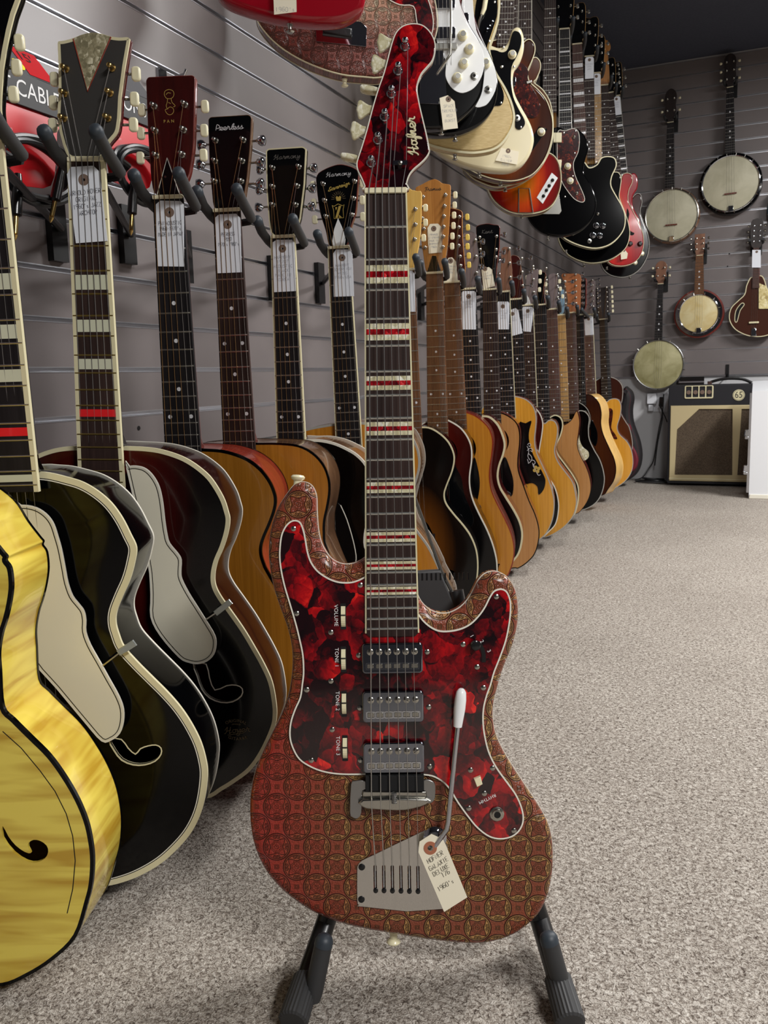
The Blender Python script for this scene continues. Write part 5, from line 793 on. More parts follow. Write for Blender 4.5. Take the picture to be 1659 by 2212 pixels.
# script logo: raised gold letters running up the headstock
(a0, b0), (a1, b1) = H_(h['logo']); ang = math.atan2(b1-b0, a1-a0); lg = MB(); px = 0
for c, d in zip('Hofner', (0, .0, 0, 0, 0, 0)):
    wd, G = CS[c]
    for stt in G:
        q = []
        for a, b in smooth(stt, 5, False):
            a2, b2 = (px+a+.28*b)*.00135, b*.00135*1.25-.004; q.append((a0-.001+a2*math.cos(ang)-b2*math.sin(ang), .0004, b0+a2*math.sin(ang)+b2*math.cos(ang)))
        lg.tube(q, .00085, 6)
    px += wd
part('logo', lg, 'cream_plastic', hs, 'gold script lettering Hofner on the headstock')
# pickups
for poly in h['pick']:
    q = H_(poly); x0, x1 = min(p[0] for p in q), max(p[0] for p in q); z0, z1 = min(p[1] for p in q), max(p[1] for p in q); cx = (x0+x1)/2
    pk = part('pickup', MB().prism(rrect(x0, x1, z0, z1, .004, 5), -.0062, .002, .0016), 'pickup_chrome', hero, 'chrome humbucking pickup under the strings')
    for i in range(6):
        x = cx+(i-2.5)*(x1-x0)*.1455; zz = z1-(z1-z0)*.28
        sc = part('pole_screw', MB().lathe((x, -.0062, zz), (0, -1, 0), [(0, .0036), (.0006, .0036), (.0011, .0028), (.0013, .001)], 12), 'nickel', pk); r = RND.uniform(0, 3)
        part('screw_slot', MB().ribbon([(x-math.cos(r)*.0026, zz-math.sin(r)*.0026), (x+math.cos(r)*.0026, zz+math.sin(r)*.0026)], .0007, -.0076), 'black_print', pk)
        z2 = z1-(z1-z0)*.745; part('pole_window', MB().ring(rrect(x-.0046, x+.0046, z2-.0034, z2+.0034, .0012, 3), .0008, -.0068, -.006), 'chrome', pk); part('pole_bar', MB().prism(rrect(x-.0034, x+.0034, z2-.0024, z2+.0024, .0006, 2), -.0066, -.006, .0003), 'nickel', pk)
# control wheels and lettering
for (x, z), (tx_, tz_), nm in zip(H_(h['wheels']), H_(h['wtext']), ('VOLUME', 'TONE 1', 'TONE 2', 'TONE 3')):
    wh = part('control_wheel', MB(), 'cream_plastic', hero) if False else None
    k = MB(); n = 64
    for j in range(n):
        a = 2*math.pi*j/n; r = .0142*(1 if j % 2 else .985); k.v += [(x-.0023, .0105-math.cos(a)*r, z+math.sin(a)*r), (x+.0023, .0105-math.cos(a)*r, z+math.sin(a)*r)]
    for j in range(n): q = (j+1) % n; k.f.append((2*j, 2*j+1, 2*q+1, 2*q))
    k.f += [tuple(2*j for j in range(n)), tuple(2*j+1 for j in range(n))[::-1]]
    wh = part('control_wheel', k, 'cream_plastic', hero, smooth=12)
    part('wheel_slot', MB().prism(rrect(x-.003, x+.003, z-.0138, z+.0138, .0006, 2), .0014, .0019), 'hole_dark', wh); part('wheel_mark', MB().box(x-.0024, x+.0024, -.0042, -.0030, z-.0006+.002, z+.0006+.002), 'black_print', wh)
    part('lettering', typed(nm, tx_, tz_, .0042, .0014, rot=-math.pi/2, sp=1.05), 'white_print', guard)
for x, z in H_(h['screws']):
    sc = part('screw', MB().lathe((x, .0018, z), (0, -1, 0), [(0, .003), (.0006, .0028), (.0012, .0016), (.0013, .0004)], 12), 'nickel', guard)
sl = smooth(H_(h['slot']), 4, False); part('selector_slot', MB().ribbon(sl, .004, .0015), 'hole_dark', guard)
x, z = H_(h['selknob'])[0]; part('selector_knob', MB().lathe((x, .002, z), (0, -1, 0), [(0, .003), (.003, .0032), (.004, .0052), (.009, .0056), (.0105, .0044), (.011, .001)], 16), 'black_plastic', hero)
for (x, z), t in zip(H_(h['sellab']), '123'): part('lettering', typed(t, x, z, .0042, .0014, rot=-1.1), 'white_print', guard)
x, z = H_(h['jack'])[0]
jk = part('output_jack', MB().lathe((x, .0018, z), (0, -1, 0), [(0, .0078), (.0016, .0078), (.002, .0068), (.0022, .0058), (.0045, .0054), (.0047, .0036), (.003, .0032)], 6+6), 'nickel', hero); part('jack_hole', MB().lathe((x, -.0006, z), (0, -1, 0), [(0, .0034), (.0022, .0034)], 14), 'hole_dark', jk)
x, z = H_(h['rsw'])[0]; part('rhythm_switch', MB().prism([(x-.004, z+.0035), (x+.003, z+.0062), (x+.005, z-.002), (x-.001, z-.005)], -.004, .002, .0008), 'cream_plastic', hero)
(a0, b0), (a1, b1) = H_(h['rtext']); part('lettering', typed('RHYTHM', (a0+a1)/2, (b0+b1)/2, .0036, .0014, rot=math.atan2(b1-b0, a1-a0)), 'white_print', guard)
# tremolo
tl = part('tremolo_plate', MB().prism(smooth(H_(h['plate']), 2), .0026, .0045, .0004, holes=[rrect(x-.0018, x+.0018, zb_-.002, zt_, .0012, 3) for (x, zt_), (xb, zb_) in zip(H_(h['slots']), H_(h['holes']))]), 'hazy_chrome', hero)
for (x, zt_), (xb, zb_) in zip(H_(h['slots']), H_(h['holes'])):
    part('slot_well', MB().box(x-.003, x+.003, .0043, .0050, zb_-.006, zt_+.002), 'hole_dark', tl); part('ball_end', MB().lathe((xb, .0022, zb_), (0, -1, 0), [(-.001, .0029), (.0006, .0026), (.0012, .0008)], 12), 'black_plastic', tl); part('string_hook', MB().tube([(x, .004, zt_), (x, .0028, (zt_+zb_)/2), (x, .004, zb_)], .0012, 6), 'chrome', tl)
for px_, pz_ in (((200, 1395)), ((240, 1840))): pass
for x, z in ((H_(h['plate'])[1][0]+.004, H_(h['plate'])[1][1]-.002), (H_(h['plate'])[12][0]+.003, H_(h['plate'])[12][1]+.006)):
    part('screw', MB().lathe((x, .0028, z), (0, -1, 0), [(0, .0038), (.0012, .0034), (.002, .0012)], 12), 'black_metal', tl)
ar = H_(h['arm']); pth = [(ar[0][0], -.013, ar[0][1]-.02), (ar[1][0], -.013, ar[1][1]), (ar[2][0], -.012, ar[2][1]+.006), (ar[2][0]-.0015, -.011, ar[2][1]-.002), (ar[3][0], -.004, ar[3][1])]
am = part('tremolo_arm', MB().tube(pth[:1]+pth[1:], [.0028]*3+[.0029]*2, 12), 'chrome', hero)
d = Vector((ar[1][0]-ar[0][0], 0, ar[1][1]-ar[0][1])); Lh = d.length
part('arm_tip', MB().lathe((ar[0][0], -.013, ar[0][1]), d, [(0, .0015), (.001, .0032), (.004, .0052), (.012, .0062), (.022, .0062), (Lh-.001, .0046), (Lh, .003)], 16), 'white_guard', am, 'white plastic tip of the tremolo arm')
part('arm_socket', MB().lathe((ar[3][0]+.004, .003, ar[3][1]+.012), (0, -1, 0), [(0, .0125), (.003, .0125), (.006, .009), (.0065, .004)], 24), 'chrome', tl)
# bridge
B = {k: H_(v) for k, v in h['bridge'].items()}
br = part('bridge', MB().prism(B['bar'], -.004, .004, .0015), 'nickel', hero)
part('bridge_foot', MB().prism(smooth(B['left'], 2), -.0025, .0005, .0006), 'steel', br); part('bridge_foot', MB().prism(smooth(B['right'], 2), -.0025, .0005, .0006), 'steel', br)
part('mute_foam', MB().prism(B['foam'], -.008, .004, .001), 'foam', br); part('roller_bar', MB().prism(smooth(B['lower'], 2), -.0095, -.001, .002), 'nickel', br)
sp = B['spring']; cx, z0, z1 = sp[0][0], sp[1][1], sp[0][1]; part('mute_spring', MB().tube([(cx+math.cos(t*.9)*.0026, -.011+math.sin(t*.9)*.0022, z0+(z1-z0)*t/60) for t in range(61)], .0005, 5), 'steel', br)
for i in range(6):
    (xn, z_), (xb, zb2), (xt, zt2) = H_(h['strx']['nut'])[i], H_(h['strx']['br'])[i], H_(h['strx']['tail'])[i]
    px_, pz_ = PO[5-i]; path = [(px_+.003, -.0065, pz_)]
    if i > 3: path.append((tx+(-.0065 if i == 4 else .0065), -.0042, tz))
    path += [(xn, -.0034, W(.002)), (xb, -.0108, zb2), (xt, .0012, zt2-.004)]
    part('string', MB().tube(path, (.00072, .00062, .00055, .00042, .00036, .0003)[i], 6, cap=False), 'string_steel', hero)
x, z = H_(h['sb1'])[0]; part('strap_button', MB().lathe((x-.001, .02, z-.012), (.1, 0, 1), [(0, .0062), (.004, .0045), (.009, .0042), (.0115, .0072), (.0135, .0078), (.0155, .006), (.016, .002)], 16), 'cream_plastic', hero)
x, z = H_(h['sb2'])[0]; part('strap_button', MB().lathe((x, .024, z+.010), (0, 0, -1), [(0, .0062), (.004, .0045), (.009, .0042), (.0115, .0072), (.0135, .0078), (.0155, .006), (.016, .002)], 16), 'cream_plastic', hero)
tp = H_(h['tag']); thl = H_(h['taghole'])[0]
d = Vector((tp[-2][0]+tp[-1][0]-2*thl[0], tp[-2][1]+tp[-1][1]-2*thl[1])); rot = math.atan2(d.x, -d.y)
cx = sum(p[0] for p in tp)/len(tp); cz = sum(p[1] for p in tp)/len(tp)
tg = thing('price_tag', 'cream price tag lettered Hofner hanging from the tremolo arm', 'price tag', HM @ Matrix.Translation((cx, -.0075, cz)))
q = [(a-cx, b-cz) for a, b in tp]; hx, hz = thl[0]-cx, thl[1]-cz
k = MB().prism(q, -.0004, .0001, holes=[circ(hx, hz, .0032, 14)]); part('card', k, 'cream_paper', tg); part('eyelet', MB().ring(circ(hx, hz, .0066, 24), .0036, -.0009, -.0004), 'eyelet_rust', tg)
kk = MB(); ux, uz = math.sin(rot), -math.cos(rot)
for i, (t, dd, off_) in enumerate((('HOFNER', .0128, 0), ('GALAXIE', .0208, .0004), ('DELUXE', .0280, 0), ('176', .0335, .003), ("1960's", .0446, -.002))):
    hand([t], hx+ux*dd+off_*math.cos(rot), hz+uz*dd+off_*math.sin(rot)+.0024, .0048, .01, w=.0004, y=-.0009, mb=kk, rot=rot+.14, slant=.15, fit=.0033*len(t))
part('handwriting', kk, 'black_print', tg)
# ---------------------------------------------------------------- guitar stand
sd = thing('guitar_stand', 'black folding guitar stand with ribbed rubber feet under the red guitar', 'stand', HM)
pt = lambda x, y, z: (x/1000, y/1000, z/1000-HZ)
inv = HM.inverted()
for p0, p1, foot, tip, bs in (((38, 78, -430), (-80, 58, -803), (-106, -57, -846), (-76, -27, -782), (-89, -30, -840)), ((72, 78, -430), (163, 58, -803), (171, -67, -846), (171-13, -27, -783), (180-8, -30, -838))):
    lg_ = part('leg', MB().tube( [pt(*p0), pt((p0[0]*.45+p1[0]*.55)-(16 if p1[0] > 0 else -10), 68, (p0[2]+p1[2])/2), pt(*p1), pt(p1[0]*.45+foot[0]*.55, p1[1]*.45+foot[1]*.55, p1[2]*.5+foot[2]*.5), pt(*foot)], .0112, 14), 'black_metal', sd)
    a = Vector(pt(*foot)); b = Vector(pt(p1[0]*.45+foot[0]*.55, p1[1]*.45+foot[1]*.55, p1[2]*.5+foot[2]*.5)); dv = (a-b); k = MB()
    n = 48; dv_ = dv.normalized(); up_ = Vector((0, 0, 1)); up_ = (up_-dv_*up_.dot(dv_)).normalized(); sd_ = dv_.cross(up_)
    for t, r in ((.15, .0128), (.17, .0142), (1.0, .0155), (1.03, .013)):
        for j in range(n):
            q = 2*math.pi*j/n; rr = r*(1 if j % 2 else .955); k.v.append(tuple(b+dv*t+up_*(math.sin(q)*rr)+sd_*(math.cos(q)*rr)))
    for i in range(3):
        for j in range(n): k.f.append((i*n+j, i*n+(j+1) % n, (i+1)*n+(j+1) % n, (i+1)*n+j))
    k.f += [tuple(range(n))[::-1], tuple(3*n+j for j in range(n))]
    part('ribbed_foot', k, 'rubber', lg_, smooth=15)
    part('yoke_arm', MB().tube([pt(p1[0]*.7+foot[0]*.3, p1[1]*.55+foot[1]*.45, -818), pt(bs[0], bs[1]+14, bs[2]-2), pt(*bs)], .006, 10), 'black_metal', lg_)
    part('rubber_arm', MB().tube([pt(*bs), pt(bs[0]*.85+tip[0]*.15, bs[1], bs[2]*.85+tip[2]*.15), pt(bs[0]*.3+tip[0]*.7, tip[1], bs[2]*.3+tip[2]*.7), pt(*tip)], [.0088, .0096, .0096, .0092], 14), 'rubber', lg_)
    part('arm_cap', MB().lathe(pt(*tip), Vector(tip)-Vector(bs), [(-.004, .0096), (.002, .0096), (.006, .0078), (.0085, .004), (.009, 0)], 14), 'rubber_cap', lg_)
hd = H_(h['st_head'])
hk = part('hinge_head', MB().prism([(hd[0][0]-.03, hd[0][1]), (hd[1][0], hd[1][1]), (hd[2][0]-.004, hd[2][1]), (hd[3][0]-.03, hd[3][1])], .066, .09, .002), 'rubber', sd)
for i in range(12): part('grip_rib', MB().box(hd[0][0]+.001+i*.0052, hd[0][0]+.0028+i*.0052, .0655, .0665, hd[0][1]-.008, hd[0][1]), 'black_plastic', hk)
part('support_rod', MB().tube([(hd[0][0]-.008, .078, hd[0][1]+.11), (hd[1][0]+.001, .078, hd[1][1]), (hd[2][0]+.002, .078, hd[2][1])], .002, 6), 'nickel', sd)
base = dict(board='rosewood', neck='mahogany', head='black_guard', headside='mahogany')
def ST(**k): d = dict(base); d.update(k); return d
def print_on(hs, mb, mat, name='headstock_logo'): part(name, mb, mat, hs)
def lg_v(hs, p, top):
    x, z = p[0]; k = typed('ORIGINAL', x, z+.0125, .0045, .0150, arc=.026, sp=1.1); typed('ARNOLD', x, z+.0075, .0022, .0150, mb=k, arc=.03); typed('GITARRE', x+.002, z-.014, .0045, .0150, mb=k, arc=-.03, sp=1.15)
    hand(['Hoyer'], x, z+.002, .0130, 0, 'cur', .0007, .0150, mb=k, slant=.35, jit=0, rot=.12); k.ribbon([(x-.012, z-.0085), (x+.01, z-.005)], .0006, .0150); print_on(top, k, 'dull_gold_print', 'soundboard_print')
def lg_pan(hs, p, top):
    (x, z), (x2, z2) = p; k = typed('PAN', x2, z2, .0042, .0009, sp=1.7); w = .0007; y = .0009
    for st in ([(0, 20), (-6, 18), (-8, 13), (-6, 8), (-3, 6), (3, 6), (7, 9), (8, 14), (6, 18), (0, 20)], [(-3, 6), (-4, 0), (-6, -5), (-4, -10)], [(3, 6), (4, 0), (7, -3), (9, -6), (6, -7)], [(-4, -10), (0, -7), (5, -9), (6, -14), (3, -18), (-2, -19), (-6, -16), (-8, -11), (-4, -10)], [(-2, 0), (2, -2)], [(-5, 12), (-2, 15), (3, 14)]):
        k.ribbon([(x+a*.001*.85, z+b*.001*.85) for a, b in smooth(st, 3, False)], w, y)
    print_on(hs, k, 'gold_print')
    for a, b in ((-.001, .0285), (-.0165, .0035), (.016, .0035)): part('screw', MB().lathe((a, -.0012, b+Z0[0]), (0, -1, 0), [(0, .0018), (.0006, .0016)], 8), 'nickel', hs)
Z0 = [0]
def cursive(txt, h, mat, slant=.3, w=.0007, idx=0, rot=0.):
    def f(hs, p, top): print_on(hs, hand([txt], p[idx][0], p[idx][1], h, 0, 'cur', w, .0009, slant=slant, jit=0, rot=rot), mat)
    return f
def lg_sov(hs, p, top):
    (x0, z0), (x1, z1), (x2, z2), (x3, z3) = p
    print_on(hs, hand(['Harmony'], x0, z0+.004, .0118, 0, 'cur', .0007, .0009, slant=.3, jit=0), 'silver_print')
    print_on(hs, hand(['Sovereign'], x1, z1+.002, .0098, 0, 'cur', .0013, .0009, slant=.3, jit=0, rot=.22), 'gold_print')
    k = MB()
    for i in range(11):
        a = math.pi*(i/10); k.ribbon([(x2+math.cos(a)*.008, z2+math.sin(a)*.008), (x2+math.cos(a)*.0145, z2+math.sin(a)*.0145)], .0007, .0009)
    print_on(hs, k, 'dull_gold_print'); k = MB()
    k.prism([(x2-.0055, z2+.003), (x2-.003, z2+.0055), (x2, z2+.003), (x2+.003, z2+.0055), (x2+.0055, z2+.003), (x2+.004, z2-.004), (x2-.004, z2-.004)], .0008, .001)
    w = .012; sh = [(x3-w, z3+.013), (x3-w*.7, z3+.011), (x3, z3+.015), (x3+w*.7, z3+.011), (x3+w, z3+.013), (x3+w*.8, z3+.004), (x3+w*.8, z3-.012), (x3-w*.8, z3-.012), (x3-w*.8, z3+.004), (x3-w, z3+.013)]
    k.ribbon(sh, .0011, .0009); k.prism([(x3+.001, z3+.011), (x3+.006, z3+.011), (x3-.002, z3-.011), (x3-.007, z3-.011)], .0008, .001); k.prism([(x3-.006, z3+.009), (x3-.002, z3+.009), (x3-.005, z3+.003)], .0008, .001); k.prism([(x3+.001, z3-.006), (x3+.0065, z3-.011), (x3+.0005, z3-.011)], .0008, .001)
    print_on(hs, k, 'gold_print')
LOW = {
 'yellow_archtop': ST(name='archtop_guitar', label='yellow flamed maple archtop guitar with black edge binding, nearest at the far left', top='flamed_maple', side='flamed_maple', bind='black_lacquer', bind2='black_lacquer', bw=.0035, arch=1, off=.018, depth=.086, board='ebony', mirror_wide=.95, pre=[(25, -353), (58, -361), (84, -380), (98, -404)], hlabel='black wall hanger of the yellow archtop, nearest of all'),
 'black_archtop': ST(nf=15, mirror_wide=.9, name='archtop_guitar', label='black archtop guitar with ivory pickguard and cream binding, behind the yellow archtop', top='black_lacquer', side='black_lacquer', bind='cream_binding', purf='white_binding', bind2='white_binding', bw=.0068, arch=1, off=.018, depth=.08, neck='black_lacquer', headside='black_lacquer', guard='ivory_guard', gbind='white_binding', gy=.002, fbind='cream_binding', board='ebony', fbbind='cream_binding', fbw=.005, nw=.048, ew=.06, blocks={12: ('red_inlay', .5), 15: ('ivory_inlay', .5), 9: ('ivory_inlay', .6), 7: ('ivory_inlay', .6), 5: ('ivory_inlay', .6)}, hbind='cream_binding', hb=.004, hlabel='black wall hanger of the black archtop, second from the left'),
 'sunburst_archtop_V': ST(nf=17, mirror_wide=.9, name='archtop_guitar', label='dark red sunburst archtop with pearl V on its charcoal headstock and ivory pickguard', top='burst_dark_red', side='burst_cherry_side', bind='cream_binding', bind2='white_binding', bw=.0052, arch=1, off=.0165, depth=.082, neck='black_lacquer', headside='dark_cherry', head='charcoal', guard='ivory_guard', gbind='white_binding', gy=.002, fbind='white_binding', board='rosewood', fret='brass_fret', fbbind='cream_binding', fbw=.0045, nw=.046, ew=.06, blocks={5: ('ivory_inlay', .64), 7: ('ivory_inlay', .6), 9: ('ivory_inlay', .58), 12: ('red_inlay', .5)}, dots={5: 1, 7: 1, 9: 1, 12: 1}, hbind='cream_binding', hb=.0032, post='brass', thick=.0005, logo=lg_v, taglabel='white price tag lettered Arnold Hoyer on the sunburst archtop neck', tagtext=['ARNOLD HOYER', 'ORIGINAL', "1960's JAZZ", 'ARCHTOP'], tagrot=.1, taglead=.0082, hlabel='black wall hanger holding the headstock with the pearl V'),
 'brown_acoustic': ST(label='amber topped acoustic guitar with red brown sides and a plain mahogany headstock marked PAN', top='spruce_brown', side='red_mahogany', bind='black_lacquer', bw=.004, head='dark_mahogany', bk='oval', logo=lg_pan, cedge=1, board='ebony', dots={5: 1, 7: 1, 10: 1, 12: 2, 15: 1}, taglabel='white price tag lettered Pan Acoustic below the mahogany headstock', tagtext=['PAN ACOUSTIC', "1960-1970's", 'MADE IN JAPAN'], hlabel='black wall hanger holding the mahogany PAN headstock'),
 'rosewood_acoustic': ST(label='amber topped acoustic with rosewood sides and a dark headstock marked Peerless', top='spruce_brown', side='rosewood_side', bind='black_lacquer', bw=.003, head='black_guard', headside='rosewood_side', bk='chrome', btn='chrome', logo=cursive('Peerless', .0118, 'silver_print', .25, .0010), dots={5: 1, 7: 2, 9: 1, 12: 2, 15: 1}, taglabel='white price tag lettered Peerless on the dark rosewood neck', tagtext=['PEERLESS', 'PD50', "1970's 1980's"], hlabel='black wall hanger holding the Peerless headstock'),
 'black_acoustic_bound': ST(label='black acoustic guitar with white bound top and cream bound fingerboard, headstock marked Harmony', top='black_lacquer', side='rosewood_side', bind='white_binding', bw=.004, headside='black_lacquer', bk='chrome', btn='chrome', post='nickel', board='ebony', neck='black_lacquer', fbbind='cream_binding', fbw=.0022, hbind='cream_binding', hb=.0018, logo=cursive('Harmony', .0112, 'grey_print', .35, .0008), taglabel='white price tag lettered Harmony Acoustic Black on the bound ebony neck', tagtext=['HARMONY', '1970?', 'ACOUSTIC', 'BLACK', 'MADE IN', 'KOREA'], tagink='pencil', hlabel='black wall hanger holding the plain black Harmony headstock'),
 'natural_jumbo': ST(label='natural topped acoustic with white edge and crowned black headstock marked Harmony Sovereign', top='spruce_amber', side='rosewood_side', bind='grey_binding', bw=.004, bk='oval', logo=lg_sov, cover='white_guard', fbbind='cream_binding', fbw=.0015, board='ebony', taglabel='white price tag under the white truss cover of the crowned headstock', tagtext=['HARMONY', 'SOVEREIGN', 'H1203', '1960s USA'], tagink='pencil', hlabel='black wall hanger holding the crowned Sovereign headstock'),
 'blonde_head_archtop': ST(bind2=None, name='archtop_guitar', label='black to tan sunburst archtop with f-hole, blonde headstock half hidden behind the red neck', top='burst_black_tan', side='black_lacquer', bind='cream_binding', bw=.003, arch=1, off=.014, depth=.08, head='blonde_head', headside='blonde_head', neck='blonde_head', board='walnut_board', bk='oval', taglabel='white price tag just right of the red guitar neck', tagink='pencil', tagtext=None, hlabel='black wall hanger behind the blonde headstock'),
 'framus_twelve': ST(bind2=None, label='dark sunburst twelve string guitar with broad orange headstock marked Framus', top='burst_dark_red', side='black_lacquer', bind='white_binding', bw=.003, head='framus_neck', headside='framus_neck', neck='framus_neck', board='walnut_board', strings=12, bk='oval', thick=.0004, logo=cursive('Framus', .0122, 'black_print', .3, .0012), gy=.007, soundhole=True, taglabel='cream price tag tied across the wide Framus headstock', tagpaper='cream_paper', eye=None, tagink='pencil', tagtext=['FRAMUS', '12 STRING', 'MADE IN', 'GERMANY', '1960s'], tagh=.0045, hlabel='black wall hanger holding the Framus headstock'),
 'walnut_twelve': ST(bind2=None, label='worn honey topped acoustic with dark pickguard and yellow tuner buttons, right of the Framus', top='spruce_amber', side='mahogany', bind='red_mahogany', bw=.003, head='dark_mahogany', headside='framus_neck', board='walnut_board', neck='framus_neck', btn='amber_button', strings=12, thick=.0004, taglabel='cream price tag on the dark headstock with yellow buttons', tagpaper='cream_paper', tagink='pencil', tagtext=['12 STRING', 'ACOUSTIC', '1970s'], tagh=.0045, tagrot=-.1, hlabel='black wall hanger below the yellow tuner buttons'),
 'dark_acoustic_tagged': ST(bind2=None, label='very dark brown acoustic with wide cream binding, behind the worn honey one', top='burst_dark_red', side='dark_cherry', bind='cream_binding', bw=.005, head='grey_head', headside='dark_neck', board='ebony', btn='chrome', bk='chrome', taglabel='white price tag on the dark neck left of the Kent headstock', tagink='pencil', tagtext=['ACOUSTIC', '1970s', 'JAPAN'], hlabel='black wall hanger left of the Kent headstock'),
 'kent_acoustic': ST(bind2=None, label='light amber acoustic with dark teardrop guard, black shiny headstock marked Kent', top='spruce_tan', side='mahogany', bind='black_lacquer', bw=.003, btn='chrome', bk='chrome', logo=cursive('Kent', .0155, 'grey_print', .2, .0008), taglabel='cream price tag hanging askew from the Kent headstock', tagpaper='cream_paper', tagink='pencil', tagtext=['KENT', '12 STRING', '1960s'], tagrot=.15, tagh=.0045, hlabel='black wall hanger holding the black Kent headstock'),
 'dove_acoustic': ST(bind2=None, label='golden acoustic with pointed black pickguard painted with vines and a clover', top='spruce_gold', side='mahogany', bind='grey_binding', bw=.003, head='brown_head', headside='brown_head', board='ebony', fbbind='cream_binding', btn='chrome', bk='chrome', blocks=None, taglabel='white price tag on the pearl dotted neck above the vine pickguard', tagink='pencil', tagtext=['ACOUSTIC', 'VINTAGE', '1970s', 'JAPAN'], hlabel='black wall hanger above the vine painted guitar'),
 'dark_small_acoustic': ST(bind2=None, label='dark acoustic with thin white edge, just behind the vine painted guitar', top='burst_dark_red', side='dark_cherry', bind='white_binding', bw=.003, head='dark_mahogany', headside='brown_head', board='ebony', btn='chrome', bk='chrome', taglabel='white price tag hanging crooked, left of the tag under a white truss cover', tagink='pencil', tagtext=['FOLK', '1960s'], tagrot=.18, hlabel='black wall hanger right of the vine painted guitar'),
 'natural_cutaway': ST(bind2=None, soundhole=False, label='honey coloured acoustic with rounded cutaway and grey edge', top='spruce_gold', side='mahogany', bind='grey_binding', bw=.003, head='grey_head', headside='grey_head', board='rosewood', fbbind='cream_binding', cover='white_guard', taglabel='white price tag under a white truss cover far along the row', tagink='pencil', tagtext=['ACOUSTIC', 'USA'], hlabel='black wall hanger over the rounded cutaway guitar'),
 'green_edge_acoustic': ST(bind2=None, soundhole=False, label='dark green black cutaway acoustic with pale edge, behind the honey cutaway', top='black_lacquer', side='black_lacquer', bind='cream_binding', bw=.004, head='black_guard', board='ebony', btn='ivory_button', hlabel='black wall hanger over the dark green black cutaway'),
 'tan_cutaway': ST(bind2=None, soundhole=False, label='satin tan acoustic with sharp pointed cutaway', top='spruce_tan', side='mahogany', bind='black_lacquer', bw=.002, head='grey_head', headside='grey_head', board='brown_board', btn='ivory_button', hlabel='black wall hanger over the sharp cutaway guitar'),
 'black_cutaway_pearl': ST(bind2=None, soundhole=False, label='black acoustic with white pearl pickguard and round cutaway', top='black_lacquer', side='black_lacquer', bind='grey_binding', bw=.003, guard='white_pearl', head='blue_head', headside='blue_head', board='maple_board', neck='maple_neck', btn='chrome', bk='chrome', gy=.009, hlabel='black wall hanger over the pearl guard guitar'),
 'black_dreadnought_far': ST(bind2=None, label='black square shouldered acoustic behind the pearl guard guitar', top='black_lacquer', side='black_lacquer', bind='grey_binding', bw=.002, head='orange_head', headside='orange_head', board='brown_board', strings=12, thick=.0004, btn='chrome', bk='chrome', hlabel='black wall hanger under the orange brown headstock'),
 'brown_burst_far': ST(label='brown sunburst acoustic with pale yellow sides showing on its right', top='burst_tobacco', side='light_rib', bind='black_lacquer', bind2='light_rib', bw=.002, head='black_guard', board='ebony', btn='chrome', bk='chrome', hlabel='black wall hanger over the pale sided guitar'),
 'orange_cutaway': ST(bind2=None, soundhole=False, label='bright orange amber cutaway acoustic with long dark pickguard, near the far end', top='spruce_gold', side='mahogany', bind='grey_binding', bw=.003, guard='tortoise', head='grey_head', headside='grey_head', board='brown_board', strings=12, thick=.0004, fbbind='cream_binding', btn='chrome', bk='chrome', taglabel='white price tag on the last light brown neck of the lower row', tagink='pencil', tagtext=['12 STRING', '1970s'], hlabel='black wall hanger over the orange amber guitar'),
 'dark_brown_far': ST(bind2=None, label='dark brown acoustic with pale edge, last in the lower row', top='burst_tobacco', side='mahogany', bind='grey_binding', bw=.003, head='dark_neck', headside='dark_neck', board='ebony', strings=12, thick=.0005, btn='grey_print' if False else 'nut_bone', hlabel='black wall hanger over the last dark brown guitar'),
}
for k, s in LOW.items():
    g = DATA['low'][k]; Z0[0] = -(min(p[1] for p in g['prof'])/1000-.001)
    r = acoustic(k, s)
    if k == 'dove_acoustic':
        # vine scrolls and a clover on the pickguard
        pg = [o for o in r.children if o.name.startswith('pickguard')][0]; A = [(x/1000, z/1000+Z0[0]) for x, z in g['guard']]
        cx = sum(p[0] for p in A)/len(A); cz = sum(p[1] for p in A)/len(A); kk = MB(); y = .0093
        for st in ([(-12, 60), (-6, 66), (0, 60), (-4, 54), (-8, 58)], [(-14, 40), (-4, 48), (6, 44), (4, 36), (-2, 40)], [(-14, 56), (-8, 40), (-12, 20), (-4, 6)], [(-10, 30), (0, 20), (2, 8), (-6, -2), (-12, -4)], [(0, 6), (10, 4), (14, -4), (8, -10), (4, -4)], [(6, -14), (14, -30), (24, -48), (32, -46)], [(4, -10), (10, -14), (12, -20)], [(-14, 10), (-10, -6)]):
            kk.ribbon([(cx+a*.001*.9, cz+b*.001*.95) for a, b in smooth(st, 4, False)], .0017, y)
        part('vine_print', kk, 'silver_print', pg); kk = MB()
        for a in (.4, 1.97, 3.54, 5.1): kk.face(circ(cx+.017+.0075*math.cos(a), cz-.026+.0075*math.sin(a), .006, 10), y)
        part('clover_print', kk, 'gold_print', pg)
